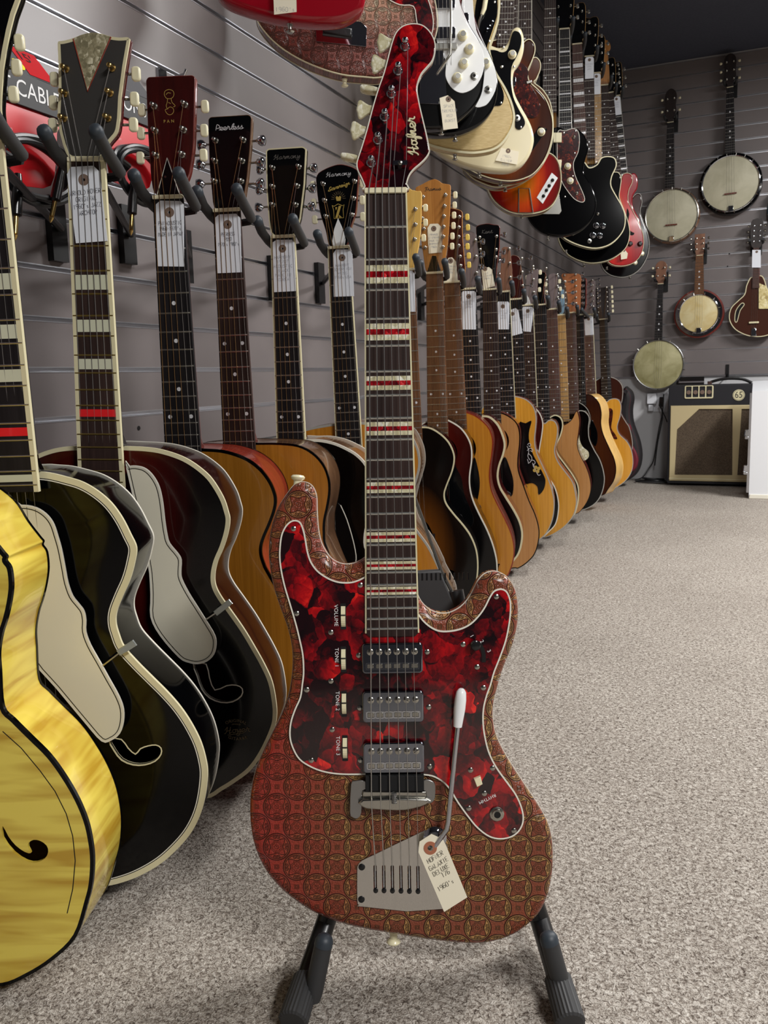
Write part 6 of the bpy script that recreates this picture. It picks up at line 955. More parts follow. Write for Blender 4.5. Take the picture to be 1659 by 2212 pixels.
# ---------------------------------------------------------------- upper row of electric guitars
def electric(key, s):
    g = DATA['up'][key]; mw = frame_m(g['frame'], 0); A = lambda pts: [(x/1000, z/1000) for x, z in pts]
    root = thing('electric_guitar', s['label'], 'guitar', mw, 'electric guitars on the upper row')
    out = g.get('out') or [(x*s.get('ws', 1), z) for x, z in ((0, 0), (70, 8), (125, 40), (150, 100), (140, 170), (105, 230), (100, 290), (125, 350), (120, 400), (80, 430), (30, 420), (-30, 420), (-80, 430), (-120, 400), (-125, 350), (-100, 290), (-105, 230), (-140, 170), (-150, 100), (-125, 40), (-70, 8))]
    o = smooth(A(out), 4); th = s.get('th', .042)
    bd = part('body', MB().prism(o, .004, .004+th, s.get('r', .006), .006), s['side'] if s.get('top') else s['body'], root)
    if s.get('top'): part('top', MB().prism(offset(ccw(o), s.get('r', .006)*.7+.0006), .0032, .006, .0004), s['top'], root)
    if s.get('bind'): part('binding', MB().ring(o, s.get('bw', .003), .0034, .008, .0006), s['bind'], root); part('back_binding', MB().ring(o, .001, .004+th-.006, .004+th-.003, .0008), s['bind'], root)
    NZ = g.get('nutz', s.get('nutz', 830))/1000; L = .64; Wf = lambda z: z+NZ
    ztop = max(z for x, z in o); neck_parts(root, Wf, L, .041, .054, 19, s.get('bw_', .0012), -(NZ-ztop)-.02 if NZ-ztop > .2 else -.3, dict(board=s.get('board', 'rosewood'), neck=s.get('neck', 'maple_neck')), bind=s.get('nbind'), blocks=s.get('blocks'), dots=s.get('dots', {3: 1, 5: 1, 7: 1, 9: 1, 12: 2, 15: 1, 17: 1}))
    for i in range(6):
        f = i/5-.5; part('string', MB().tube([(f*.034, -.003, NZ), (f*.052, -.009, NZ-L), (f*.05, .003, max(.05, NZ-L-.05))], .00045, 5, cap=False), 'string_steel', root)
    if s.get('hd') == 'six':
        hd = [(-.021, .002), (-.024, .02), (-.034, .03), (-.022, .13), (-.012, .19), (.012, .205), (.03, .19), (.034, .165), (.022, .14), (.026, .06), (.021, .002)]; posts = [(-.016+.004*i, Wf(.035+.026*i)) for i in range(6)]; bt = [(-.045+.005*i, Wf(.035+.026*i)) for i in range(6)]
    else:
        hd = [(-.021, .002), (-.024, .015), (-.036, .05), (-.04, .15), (-.02, .165), (0, .16), (.02, .165), (.04, .15), (.036, .05), (.024, .015), (.021, .002)]; posts = [(sg*.024, Wf(.045+.042*i)) for sg in (-1, 1) for i in range(3)]; bt = [(sg*.054, Wf(.045+.042*i)) for sg in (-1, 1) for i in range(3)]
    headstock(root, Wf, [(x, Wf(z)) for x, z in hd], dict(head=s.get('head', 'black_guard'), headside=s.get('neck', 'maple_neck'), btn='nickel', hsm=3), posts, bt, 'oval')
    bzz = NZ-L
    for zz in s.get('pk', (.03, .10)): 
        if zz: part('pickup', MB().prism(rrect(-.036, .036, bzz+zz-.014, bzz+zz+.014, .004), -.005, .004, .001), s.get('pkm', 'chrome'), root)
    part('bridge', MB().prism(rrect(-.04, .04, bzz-.008, bzz+.006, .003), -.007, .004, .001), 'nickel', root)
    if g.get('guard'):
        gd = smooth(A(g['guard']), 3); pg = part('pickguard', MB().prism(gd, .0012, .0036, .0005), s['guard'], root)
        if s.get('gbind'): part('guard_edge', MB().ring(gd, .0014, .0009, .0036, .0003), s['gbind'], pg)
        for x, z in A(g.get('screws') or []): part('screw', MB().lathe((x, .0012, z), (0, -1, 0), [(0, .0035), (.0009, .003), (.0013, .001)], 10), 'nickel', pg)
    for x, z in A(g.get('knobs') or []):
        kn = part('knob', MB().lathe((x, .001, z), (0, -1, 0), [(0, .0125), (.004, .0125), (.0055, .0105), (.016, .0085), (.0165, .0075)], 20), s.get('knob', 'cream_plastic'), root); part('knob_cap', MB().lathe((x, -.0154, z), (0, -1, 0), [(0, .0068), (.0008, .0064)], 16), 'nickel' if s.get('knob', 'cream_plastic') == 'cream_plastic' else s['knob'], kn)
    for x, z in A(g.get('sw') or []): part('switch', MB().lathe((x, .001, z), (0, -1, 0), [(0, .006), (.002, .006), (.003, .003), (.012, .0025), (.014, .003), (.015, .001)], 12), s.get('swm', 'nickel'), root)
    for x, z in A(g.get('switches') or []): part('switch', MB().lathe((x, .001, z), (.3, -1, .2), [(0, .003), (.012, .0025), (.014, .003), (.015, .001)], 10), 'chrome', root)
    for x, z in A(g.get('jack') or []): j = part('output_jack', MB().lathe((x, .0012, z), (0, -1, 0), [(0, .0095), (.002, .0095), (.0025, .006), (.005, .006), (.0052, .0042)], 12), 'nickel', root); part('jack_hole', MB().lathe((x, -.003, z), (0, -1, 0), [(0, .004), (.0012, .004)], 12), 'hole_dark', j)
    if g.get('plate'):
        pl = part('metal_plate', MB().prism(A(g['plate']), .0008, .0034, .0005), s.get('plate', 'chrome'), root)
        for x, z in A(g.get('slots') or []): part('slot', MB().box(x-.002, x+.002, .0004, .001, z-.014, z+.008), 'hole_dark', pl)
    if g.get('rail'): part('string_bar', MB().prism(A(g['rail']), -.008, .002, .003), 'black_plastic', root)
    if g.get('arm'):
        a = A(g['arm']); am = part('tremolo_arm', MB().tube([(x, -.014, z) for x, z in a[:-1]]+[(a[-1][0], -.002, a[-1][1])], .0032, 10), 'nickel', root)
        if s.get('armtip'): part('arm_tip', MB().tube([(a[0][0], -.014, a[0][1]), (a[1][0], -.014, a[1][1]), (a[1][0]*.5+a[2][0]*.5, -.014, a[1][1]*.5+a[2][1]*.5)], [.007, .0065, .0045], 12), 'cream_plastic', am)
    if g.get('tail'): part('tailpiece', MB().tube([(x, -.002, z) for x, z in A(g['tail'])], .003, 8, closed=True), 'nickel', root)
    for kx in ('pickup', 'pickup2'):
        if g.get(kx): part('pickup', MB().prism(A(g[kx]), -.006, .002, .002), 'cream_plastic', root)
    if g.get('fh'): part('sound_slot', MB().prism(smooth(A(g['fh']), 2), .0028, .004), 'hole_dark', root)
    if g.get('clip'): x, z = A(g['clip'])[0]; part('guard_bracket', MB().prism([(x-.008, z-.006), (x+.008, z-.001), (x+.006, z+.006), (x-.01, z+.002)], -.004, .002, .001), 'nickel', root)
    # strap button on the bottom edge
    zb = min(z for x, z in o); part('strap_button', MB().lathe((0, .025, zb+.004), (0, 0, -1), [(0, .006), (.006, .0042), (.01, .0045), (.0125, .0078), (.015, .0055)], 14), s.get('sb', 'nickel'), root)
    if g.get('tag'):
        tq = A(g['tag']); tag(s['taglabel'], tq, -.014 if key != 'cream_solidbody' else -.001, (sum(p[0] for p in tq)/len(tq), max(p[1] for p in tq)-.009), mw, s.get('tagtext'), h=.0065, lead=.0115, ink='pencil', paper='cream_paper', rot=s.get('tagrot', 0), dz=s.get('tagdz', .016))
    elif s.get('ntag'):
        z = NZ; tq = [(-.019, z-.012), (-.013, z-.004), (.013, z-.004), (.019, z-.012), (.019, z-.095), (-.019, z-.095)]; tag(s['ntag'], tq, -.0055, (0, z-.016), mw, s.get('tagtext', ['ELECTRIC', '1970s', 'JAPAN']), ink='pencil')
    if s.get('hang', NZ < .95): hanger(mw @ Matrix.Translation((0, 0, NZ)), s['hlabel'])
    return root
UP = {
 'red_solidbody': dict(label='glossy cherry red solid body hanging highest at the top edge with a white tag', body='cherry_red', pk=(0,), taglabel='white price tag on the glossy red body at the top edge', tagtext=["1960's"], tagdz=.05, r=.01, hang=0),
 'red_tweed_galaxie': dict(label='pale gold and red tooled electric with white edge, hanging just behind the red headstock', body='tooled_pale_leather', side='dark_cherry', guard='red_pearl', gbind='white_binding', plate='chrome', pk=(0,), r=.009, th=.045, bind='cream_binding', bw=.0012, sb='cream_plastic', hang=0),
 'black_burst_white_guard': dict(label='black burst electric with large white guard and four cream knobs', body='burst_black_red', guard='white_guard', pk=(.03, .1), taglabel='white price tag hanging from the chrome tailpiece of the four knob guitar', tagtext=['SPACE', 'TREMOLO', 'RED', 'BURST'], tagrot=.08, hang=0),
 'red_burst_white_guard': dict(label='dark red burst electric with white guard, hidden behind the four knob guitar', body='burst_black_red', guard='white_guard', hang=0),
 'gold_vinyl_solidbody': dict(label='gold grained solid body electric with cream edge and black guard', body='white_cream', top='gold_vinyl', side='gold_vinyl', r=.012, bind='cream_binding', bw=.005, guard='black_guard', armtip=1, hang=0),
 'cream_solidbody': dict(label='cream solid body electric with long black guard and cream rotary knob', body='white_cream', guard='black_guard', r=.01, taglabel='white price tag on the lower edge of the cream electric', tagtext=['1960s', 'SILVER', 'TONE'], tagrot=-.2, hang=0),
 'brown_semi_hollow': dict(label='brown burst hollow electric with tortoise guard and diagonal control plate', body='burst_brown', guard='tortoise', plate='maroon_plate' if False else 'black_guard', th=.06, bind='cream_binding', bw=.002, hang=0),
 'tan_hollow_behind': dict(label='tan edged hollow electric peeking out behind the brown burst one', body='rosewood_side', top='burst_tobacco', side='rosewood_side', th=.06, bind='cream_binding', bw=.002, hang=0, nutz=850),
 'cherry_burst_slotted_plate': dict(label='cherry burst hollow electric with white slotted control strip', body='burst_cherry', top='burst_cherry_side', side='rosewood_side', plate='white_guard', swm='black_plastic', th=.055, bind='cream_binding', bw=.002, nbind='white_binding', hang=0),
 'black_offset_tortoise': dict(label='black offset electric with tortoise guard and cream square pickups', body='black_lacquer', guard='tortoise', gbind='white_binding', plate='nickel', pk=(0,), hang=0, nutz=870),
 'black_singlecut_bound': dict(label='black single cutaway electric with cream edge and four chrome knobs', body='black_lacquer', bind='cream_binding', bw=.0035, knob='chrome', board='ebony', nbind='white_binding', blocks={i: ('dot_inlay', .2) for i in (3, 5, 7, 9, 12, 15, 17)}, hlabel='black wall hanger of the black single cutaway electric'),
 'black_hollow_behind': dict(label='plain black electric with trapezoid neck inlays, behind the single cutaway', body='black_lacquer', bind='cream_binding', bw=.002, board='brown_board', blocks={i: ('dot_inlay', .5) for i in (3, 5, 7, 9, 12, 15, 17)}, hlabel='black wall hanger above the trapezoid neck inlays'),
 'dark_board_tagged': dict(label='electric with dotted dark neck and white tag, body hidden behind the black ones', body='black_lacquer', ws=.72, ntag='white price tag on the dotted dark neck, upper of two side by side', hlabel='black wall hanger above the upper white neck tag'),
 'pale_board_tagged': dict(label='electric with pale worn neck and lower white tag, body hidden behind the black ones', body='black_lacquer', ws=.62, board='maple_board', ntag='white price tag on the pale worn neck, lower of two side by side', hlabel='black wall hanger above the lower white neck tag'),
 'cherry_sunburst_hollow': dict(label='orange and cherry sunburst hollow electric with maple headstock', body='burst_cherry', top='burst_cherry', side='cherry_red', knob='black_plastic', hd='six', head='framus_neck', neck='framus_neck', bind='cream_binding', bw=.0015, taglabel='cream price tag at the bottom of the cherry sunburst electric', tagtext=None, hlabel='black wall hanger of the maple headed sunburst electric'),
 'dark_red_double_cut': dict(label='dark red double cutaway electric behind the cherry sunburst', body='cherry_red', hlabel='black wall hanger of the dark red double cutaway'),
 'dark_hollow_far': dict(label='dark brown hollow electric with pale edge, last in the upper row', body='burst_dark_red', bind='grey_binding', bw=.002, board='ebony', nbind='grey_binding', blocks={i: ('dot_inlay', .4) for i in (3, 5, 7, 9, 12, 15, 17)}, ntag='white price tag on the last neck of the upper row', hlabel='black wall hanger at the far end of the upper row'),
}
for k, s in UP.items(): electric(k, s)
# ---------------------------------------------------------------- far wall: banjos, amplifier, case
B = DATA['back']
def banjo(name, label, c, rad, head_r, yw, neck0, nut, top, skin_m, rim_m, o=None):
    # yw: wall plane; head faces -y; c = (x, z) of the drum
    x, z = c; y = yw-.075; t = thing(name, label, 'banjo' if 'banjo' in name else 'mandolin', Matrix.Translation((x, y, z-rad)), None); W_ = lambda q: q-(z-rad); X = lambda q: q-x
    part('rim', MB().lathe((0, .065, rad), (0, -1, 0), [(0, rad*.9), (.004, rad), (.05, rad), (.056, rad*.985), (.058, head_r+.008), (.054, head_r+.007)], 40), rim_m, t)
    part('drum_head', MB().lathe((0, .012, rad), (0, -1, 0), [(0, head_r+.006), (.005, head_r+.004), (.0065, head_r), (.0066, 0)], 40), skin_m, t)
    part('tension_hoop', MB().tube([(math.cos(a)*(head_r+.006), .004, rad+math.sin(a)*(head_r+.006)) for a in [2*math.pi*i/40 for i in range(40)]], .0045, 8, True), o.get('hoop', 'nickel'), t)
    for i in range(o.get('hooks', 16)):
        a = 2*math.pi*(i+.5)/o.get('hooks', 16); r = head_r+.009
        part('bracket_hook', MB().tube([(math.cos(a)*(r-.004), -.002, rad+math.sin(a)*(r-.004)), (math.cos(a)*(r+.006), -.003, rad+math.sin(a)*(r+.006)), (math.cos(a)*(r+.008), .02, rad+math.sin(a)*(r+.008)), (math.cos(a)*(r+.006), .04, rad+math.sin(a)*(r+.006))], .0022, 5), 'nickel', t)
    n0, n1 = Vector((X(neck0[0]), W_(neck0[1]))), Vector((X(nut[0]), W_(nut[1]))); d = (n1-n0).normalized(); pd = Vector((d.y, -d.x)); w0, w1 = o.get('w', (.024, .016))
    q = [n0-pd*w0, n0+pd*w0, n1+pd*w1, n1-pd*w1]; q = [tuple(v) for v in q]
    nk = part('neck', MB().prism(q, .004, .028, 0, .006), o.get('neck', 'dark_neck'), t); fb = part('fingerboard', MB().prism(q, -.001, .0045), o.get('board', 'ebony'), t)
    Ln = (n1-n0).length
    for n in range(1, o.get('nf', 16)):
        k = 1-(1-2**(-n/12))/(1-2**(-o.get('nf', 16)/12)); p = n0+d*Ln*k; w = w0+(w1-w0)*k; part('fret', MB().tube([(p.x-pd.x*w, -.0014, p.y-pd.y*w), (p.x+pd.x*w, -.0014, p.y+pd.y*w)], .0009, 4), 'fret_wire', fb)
        if n in (5, 7, 10, 12): p = n0+d*Ln*(k+.015); part('inlay', MB().lathe((p.x, -.001, p.y), (0, -1, 0), [(0, .0045), (.0008, .0045)], 10), 'dot_inlay', fb)
    tp = Vector((X(top[0]), W_(top[1]))); hl = (tp-n1).length; sc = o.get('head', [(-.7, 0), (-.75, .1), (-1.5, .3), (-1.3, .5), (-1.55, .75), (-1.1, .92), (0, 1), (1.1, .92), (1.55, .75), (1.3, .5), (1.5, .3), (.75, .1), (.7, 0)])
    pl = [tuple(n1+pd*(a*.021)+d*(b*hl)) for a, b in sc]
    hs = part('headstock', MB().prism(smooth(pl, 2), .002, .02, .001, .002), o.get('hmat', 'dark_neck'), t)
    for sg in (-1, 1):
        for k in o.get('pegs', (.35, .7)):
            p = n1+pd*(sg*.018)+d*(hl*k); part('tuning_post', tuner_post(MB(), p.x, p.y, .002, .012, .0035), 'nickel', hs); pb = n1+pd*(sg*.046)+d*(hl*k); part('tuning_button', MB().lathe((pb.x-sg*.006, .011, pb.y), (sg, 0, 0), [(0, .003), (.003, .006), (.009, .0075), (.013, .005)], 10), o.get('btn', 'nut_bone'), hs)
    part('nut', MB().tube([tuple((n1-pd*.017).to_3d().xzy if False else (n1.x-pd.x*.017, -.002, n1.y-pd.y*.017)), (n1.x+pd.x*.017, -.002, n1.y+pd.y*.017)], .002, 5), 'nut_bone', nk)
    bp = -d*(head_r*.38); bz = Vector((0, rad))+bp
    if o.get('bridge', 1): part('bridge', MB().prism([(bz.x-pd.x*.032, bz.y-pd.y*.032-.003), (bz.x+pd.x*.032, bz.y+pd.y*.032-.003), (bz.x+pd.x*.032, bz.y+pd.y*.032+.003), (bz.x-pd.x*.032, bz.y-pd.y*.032+.003)], -.006, .006), 'mahogany', t)
    for i in range(4):
        f = (i-1.5)*.0085; e = Vector((0, rad))-d*head_r*.95
        part('string', MB().tube([(n1.x+pd.x*f*.9, -.003, n1.y+pd.y*f*.9), (bz.x+pd.x*f*1.6, -.012, bz.y+pd.y*f*1.6), (e.x+pd.x*f*.6, -.002, e.y+pd.y*f*.6)], .0004, 4, cap=False), 'string_steel', t)
    if o.get('tail', 1): e = Vector((0, rad))-d*(head_r*.98); part('tailpiece', MB().prism([(e.x-.013, e.y-.012), (e.x+.016, e.y-.012), (e.x+.014, e.y+.02), (e.x-.011, e.y+.02)], -.006, .002, .002), 'chrome', t)
    # hanger on the wall behind the peghead
    hg = thing('wall_hanger', o['hl'], 'hanger', Matrix.Translation((nut[0], yw, nut[1]+.02)), 'instrument hangers on the far wall')
    part('wall_plate', MB().box(-.018+o.get('hx', .012), .024+o.get('hx', .012), -.012, 0, -.06, .05), 'black_metal', hg); part('arm', MB().tube([(0, -.01, 0), (0, -.04, 0)], .006, 8), 'black_metal', hg)
    for sg in (-1, 1): part('prong', MB().tube([(0, -.04, 0), (sg*.025, -.045, 0), (sg*.03, -.075, 0), (sg*.03, -.1, .012)], .007, 8), 'rubber', hg)
    return t
YW = 5.486
A = B['A']; banjo('banjo', 'banjo with pale head and light wooden rim, upper left on the far wall', A[2], .152, .1375, YW, A[4], A[5], A[6], 'skin_pale', 'banjo_rim', dict(hl='black wall hanger of the light rimmed banjo', hooks=18, w=(.026, .018), nf=17))
A = B['B']; banjo('banjo', 'banjo with pale head and thick black resonator, highest at the right of the far wall', A[2], .165, .143, YW, A[4], A[5], A[6], 'skin_pale', 'black_lacquer', dict(hl='black wall hanger of the black resonator banjo', hoop='chrome', hooks=20, w=(.026, .018), nf=18, pegs=(.25, .5, .75)))
A = B['C']; banjo('banjo', 'small open back banjo with stained yellow skin, lowest on the far wall', A[2], .139, .1365, YW, A[4], A[5], A[6], 'skin_yellow', 'blue_rim' if False else 'nickel', dict(hl='black wall hanger of the yellow skinned banjo', hooks=14, hoop='steel', hmat='brown_head', w=(.022, .014), bridge=0, tail=0, nf=16))
A = B['D']; banjo('banjo', 'little banjo with yellowed head and wide reddish wooden ring with chrome', A[2], .138, .102, YW, A[4], A[5], A[6], 'skin_cream', 'mahogany', dict(hl='black wall hanger of the reddish ringed banjo', hoop='chrome', hooks=12, w=(.026, .02), board='walnut_board', hmat='brown_head', bridge=0, nf=15, head=[(-.8, 0), (-1., .08), (-1.2, .3), (-1.3, .95), (-1., 1), (1., 1), (1.3, .95), (1.2, .3), (1., .08), (.8, 0)], pegs=(.3, .55, .8), btn='nickel'))
part('flange_ring', MB().ring(circ(0, .138, .127, 40), .021, .002, .006), 'chrome', [o for o in bpy.data.objects if o.get('label', '').startswith('little banjo')][0])
# banjo cut by the right frame edge
banjo('banjo', 'banjo with blue grey chrome rim cut by the right edge of the frame', (.165, 1.515), .152, .135, YW, (.165, 1.66), (.16, 2.02), (.16, 2.18), 'skin_pale', 'blue_rim', dict(hl='black wall hanger beyond the right edge of the frame', hoop='chrome', hooks=16))
# mandolin-like instrument at the right edge
E1 = B['E']; q = [(p[0], p[1]) for p in E1]; cx = sum(p[0] for p in q)/len(q); zb = min(p[1] for p in q)
md = thing('mandolin', 'brown pear shaped mandolin with yellow pearl guard, right edge of the far wall', 'mandolin', Matrix.Translation((cx, YW-.075, zb)))
L = lambda p: (p[0]-cx, p[1]-zb); out = smooth([L(p) for p in q], 3)
part('body', MB().prism(out, 0, .06, .003, .006), 'mandolin_brown', md); part('binding', MB().ring(out, .004, -.0006, .004), 'cream_binding', md)
e = [L(p) for p in B['E2']]
fh = smooth([e[12], e[13], e[14], e[15], e[16], e[17]], 3); part('sound_slot', MB().prism(fh, -.0006, .002), 'hole_dark', md); part('slot_edge', MB().ring(fh, -.0035, -.001, .001, 0), 'cream_binding', md)
part('pickguard', MB().prism([e[7], e[8], e[9], e[10], e[11]], -.006, -.003, .0006), 'yellow_pearl', md)
n0 = Vector(e[0]); n1 = Vector(e[1]); tp = Vector(e[2])
fbm = part('fingerboard', MB().prism([(n0.x-.018, n0.y-.06), (n0.x+.018, n0.y-.06), (n1.x+.014, n1.y), (n1.x-.014, n1.y)], -.009, -.003), 'brown_board', md); part('neck', MB().prism([(n0.x-.018, n0.y-.01), (n0.x+.018, n0.y-.01), (n1.x+.014, n1.y), (n1.x-.014, n1.y)], -.003, .02, 0, .006), 'mahogany', md)
for i in range(14): zf = n1.y+(n0.y-.06-n1.y)*(1-2**(-(i+1)/12))*1.75; part('fret', MB().tube([(n0.x-.016, -.0094, zf), (n0.x+.016, -.0094, zf)], .0008, 4), 'fret_wire', fbm) if zf > n0.y-.06 else None
hs = part('headstock', MB().prism(smooth([(n1.x-.015, n1.y), (n1.x-.03, n1.y+.03), (n1.x-.032, tp.y-.02), (n1.x-.012, tp.y-.003), (n1.x, tp.y), (n1.x+.012, tp.y-.003), (n1.x+.032, tp.y-.02), (n1.x+.03, n1.y+.03), (n1.x+.015, n1.y)], 2), -.006, .01, .001), 'dark_neck', md)
for sg in (-1, 1):
    for i in range(4): zz = n1.y+.035+i*.028; part('tuning_post', tuner_post(MB(), n1.x+sg*.016, zz, -.006), 'chrome', hs); part('tuning_button', MB().lathe((n1.x+sg*.036, .002, zz), (sg, 0, 0), [(0, .003), (.003, .006), (.01, .006), (.012, .003)], 8), 'nickel', hs)
part('bridge', MB().prism(rrect(L((cx, 0))[0]-.03, .022, .075, .085, .003), -.011, 0, .002), 'cream_plastic', md); part('tailpiece', MB().prism([(-.018, .005), (.012, .005), (.008, .05), (-.014, .05)], -.006, -.001, .002), 'chrome', md)
for i in range(4): part('string', MB().tube([(n1.x-.01+i*.0066, -.011, n1.y), (-.018+i*.01, -.014, .08), (-.012+i*.006, -.006, .04)], .0004, 4, cap=False), 'string_steel', md)
tq = [L(p) for p in B['E2'][3:7]]; tag('white price tag on the neck of the brown mandolin', [(p[0], p[1]) for p in tq], -.014, (sum(p[0] for p in tq)/4, max(p[1] for p in tq)-.012), md.matrix_world.copy(), None)
hg = thing('wall_hanger', 'black wall hanger of the brown mandolin', 'hanger', Matrix.Translation((cx+n1.x, YW, zb+n1.y+.03)), 'instrument hangers on the far wall'); part('wall_plate', MB().box(-.03, .03, -.012, 0, -.06, .05), 'black_metal', hg)
for sg in (-1, 1): part('prong', MB().tube([(0, -.01, 0), (sg*.03, -.035, 0), (sg*.034, -.07, 0), (sg*.034, -.1, .012)], .008, 8), 'rubber', hg)
# ---- amplifier
a = B['amp']; YA = B['ampy']; x0, x1 = a[1][0], .06; zt = a[0][1]; dpt = .24
am = thing('guitar_amplifier', 'navy and tan guitar amplifier with 65 badge by the far wall', 'amplifier', Matrix.Translation(((x0+x1)/2, YA, 0))); ox = (x0+x1)/2; Q = lambda p: (p[0]-ox, p[1])
part('cabinet', MB().prism(rrect(x0-ox, x1-ox, .012, zt, .012), 0, dpt, .004, .006), 'amp_black', am)
bx0, bz1, bz0 = a[3][0]-ox, a[3][1], a[4][1]
part('front_baffle', MB().prism([(bx0, bz0), (x1-ox-.014, bz0), (x1-ox-.014, bz1), (bx0, bz1)], -.008, .002, .004, holes=[[Q(a[9]), Q(a[10]), Q(a[11]), Q(a[12]), Q(a[13])], [Q(a[14]), Q(a[15]), (x1-ox-.03, a[15][1]), (x1-ox-.03, a[14][1])]], back=False), 'amp_tan', am)
for hl_ in ([Q(a[9]), Q(a[10]), Q(a[11]), Q(a[12]), Q(a[13])], [Q(a[14]), Q(a[15]), (x1-ox-.03, a[15][1]), (x1-ox-.03, a[14][1])]): part('grille', MB().prism(offset(ccw(hl_), -.003), -.0012, .001), 'grille_cloth', am)
part('trim_strip', MB().box(bx0, x1-ox-.014, -.0095, -.0075, bz0+.012, bz0+.016), 'cream_binding', am)
kx0, kx1, kz0, kz1 = a[5][0]-ox, a[6][0]-ox, a[6][1], a[5][1]-.004; wd = (kx1-kx0-.008)/4
part('control_surround', MB().prism(rrect(kx0, kx1, kz0, kz1, .008), -.005, .002, .002, holes=[rrect(kx0+.007+wd*i, kx0+.001+wd*(i+1), kz0+.008, kz1-.004, .003) for i in range(4)], back=False), 'cream_binding', am)
for i in range(4): part('knob', MB().lathe((kx0+.004+wd*(i+.5), -.0005, kz0+.035), (0, -1, 0), [(0, .012), (.006, .0115), (.0065, .004)], 14), 'eyelet_brown', am)
cx_, cz_ = (a[7][0]+.002-ox), a[7][1]; bd = part('badge', MB().prism(circ(cx_, cz_, .031, 32), -.003, .002, .001), 'cream_binding', am); part('badge_line', MB().ring(circ(cx_, cz_, .028, 32), .0015, -.0034, -.003, 0), 'amp_black', bd); part('badge_number', typed('65', cx_, cz_, .036, -.0034, sx=.85), 'amp_black', bd)
part('handle', MB().tube(smooth([(ox*0-.045, dpt*.4, zt), (-.04, dpt*.4, zt+.014), (.03, dpt*.4, zt+.03), (.12, dpt*.4, zt+.026), (.17, dpt*.4, zt+.004)], 4, False), .008, 8, flat=.6), 'black_plastic', am); part('handle_end', MB().box(-.06, -.036, dpt*.3, dpt*.5, zt, zt+.018), 'chrome', am)
for sx in (x0+.04, x1-.04): part('foot', MB().lathe((sx-ox, .05, 0), (0, 0, 1), [(0, .016), (.012, .018)], 12), 'rubber', am); part('foot', MB().lathe((sx-ox, dpt-.05, 0), (0, 0, 1), [(0, .016), (.012, .018)], 12), 'rubber', am)
# small black amp behind on a stool-high box: only its top shows
p = B['amp2']; x_0, x_1 = p[0][0], p[2][0]; sm = thing('small_amplifier', 'small black amplifier with silver strip, behind the amplifier with the 65 badge', 'amplifier', Matrix.Translation(((x_0+x_1)/2, YW-.02, 0))); wv = (x_1-x_0)/2
part('cabinet', MB().box(-wv, wv, -.008, .018, 0, p[1][1]), 'black_plastic', sm); part('metal_strip', MB().box(-wv, wv, -.0095, -.007, p[1][1]-.034, p[1][1]-.026), 'aluminium', sm)
# ---- white case
c = B['case']; YC = B['whitey']; cs = thing('white_case', 'large white case with metal edge and latches, cut by the right edge of the frame', 'case', Matrix.Translation((.25, YC, 0))); k = MB()
cx0 = c[2][0]-.25; zt0 = c[1][1]
k.add([(cx0, 0, .004), (.3, 0, .004), (.3, 0, zt0+.0), (cx0-.002, 0, zt0-.01), (cx0, .3, .004), (.3, .3, .004), (.3, .3, zt0+.05), (cx0-.002, .3, zt0+.035)], [(0, 1, 2, 3), (1, 5, 6, 2), (5, 4, 7, 6), (4, 0, 3, 7), (3, 2, 6, 7), (4, 5, 1, 0)])
part('shell', k, 'white_tolex', cs, smooth=0)
part('bottom_trim', MB().prism([(cx0, .0), (.3, .0), (.3, .022), (cx0+.004, .022)], -.006, .01, .003), 'white_binding', cs); part('edge_trim', MB().box(cx0-.012, cx0-.001, .002, .02, .03, zt0-.02), 'aluminium', cs); part('edge_trim', MB().box(cx0-.012, cx0-.001, .05, .06, .03, zt0-.02), 'aluminium', cs)
for zz in (.33, .15):
    lt = part('latch', MB().prism(rrect(cx0-.03, cx0-.004, zz-.03, zz+.02, .006), .004, .016, .003), 'chrome', cs); part('latch_hook', MB().tube([(cx0-.012, 0, zz-.02), (cx0-.03, -.004, zz-.012), (cx0-.028, 0, zz+.012)], .003, 6), 'chrome', lt)
# ---- outlet, adapter and cables
p = B['outlet']; ot = thing('wall_outlet', 'white wall outlet with plugged adapters left of the amplifier', 'outlet', Matrix.Translation((p[1][0]-.03, YW, .47)))
ox_ = p[1][0]-.03; part('outlet_plate', MB().prism(rrect(-.045, .04, -.06, .055, .004), .006, .0125, .001), 'outlet_white', ot); part('adapter', MB().prism(rrect(-.078, -.024, -.012, .05, .005), -.03, .006, .003), 'outlet_white', ot); part('plug', MB().prism(rrect(-.07, -.042, -.055, -.018, .004), -.024, .006, .003), 'outlet_white', ot); part('plug', MB().prism(rrect(-.008, .014, -.03, .028, .004), -.02, .006, .003), 'black_plastic', ot)
for i, path in enumerate(B['cables']):
    pts = [(x, YW-.03-.004*i, z) for x, z in path]
    if i == 0: pts += [(-.62, YW-.06, .02), (-.66, YW-.09, .008)]
    whole('power_cord', MB().tube([Vector(v)-Vector(pts[0]) for v in smooth(pts, 4, False)], .0032, 6), 'cable_dark', ['thin black cord dropping from the outlet to the cable pile', 'short black cord running from the outlet behind the amplifier', 'thin black cord curving beside the longest one below the outlet'][i], 'cord', Matrix.Translation(pts[0]))
pts = []
for i in range(70):
    t = i/69; pts.append((-.58+.07*math.cos(t*19)*(1+.3*math.sin(t*7))+.05*math.sin(t*3), 5.30+.05*math.sin(t*19)+.03*t, .006+.028*t*abs(math.sin(t*9))))
whole('cable_pile', MB().tube([Vector(v)-Vector((-.58, 5.3, 0)) for v in smooth(pts, 2, False)], .0055, 6), 'cable_dark', 'loose pile of black cable on the carpet left of the amplifier', 'cable', Matrix.Translation((-.58, 5.3, 0)))
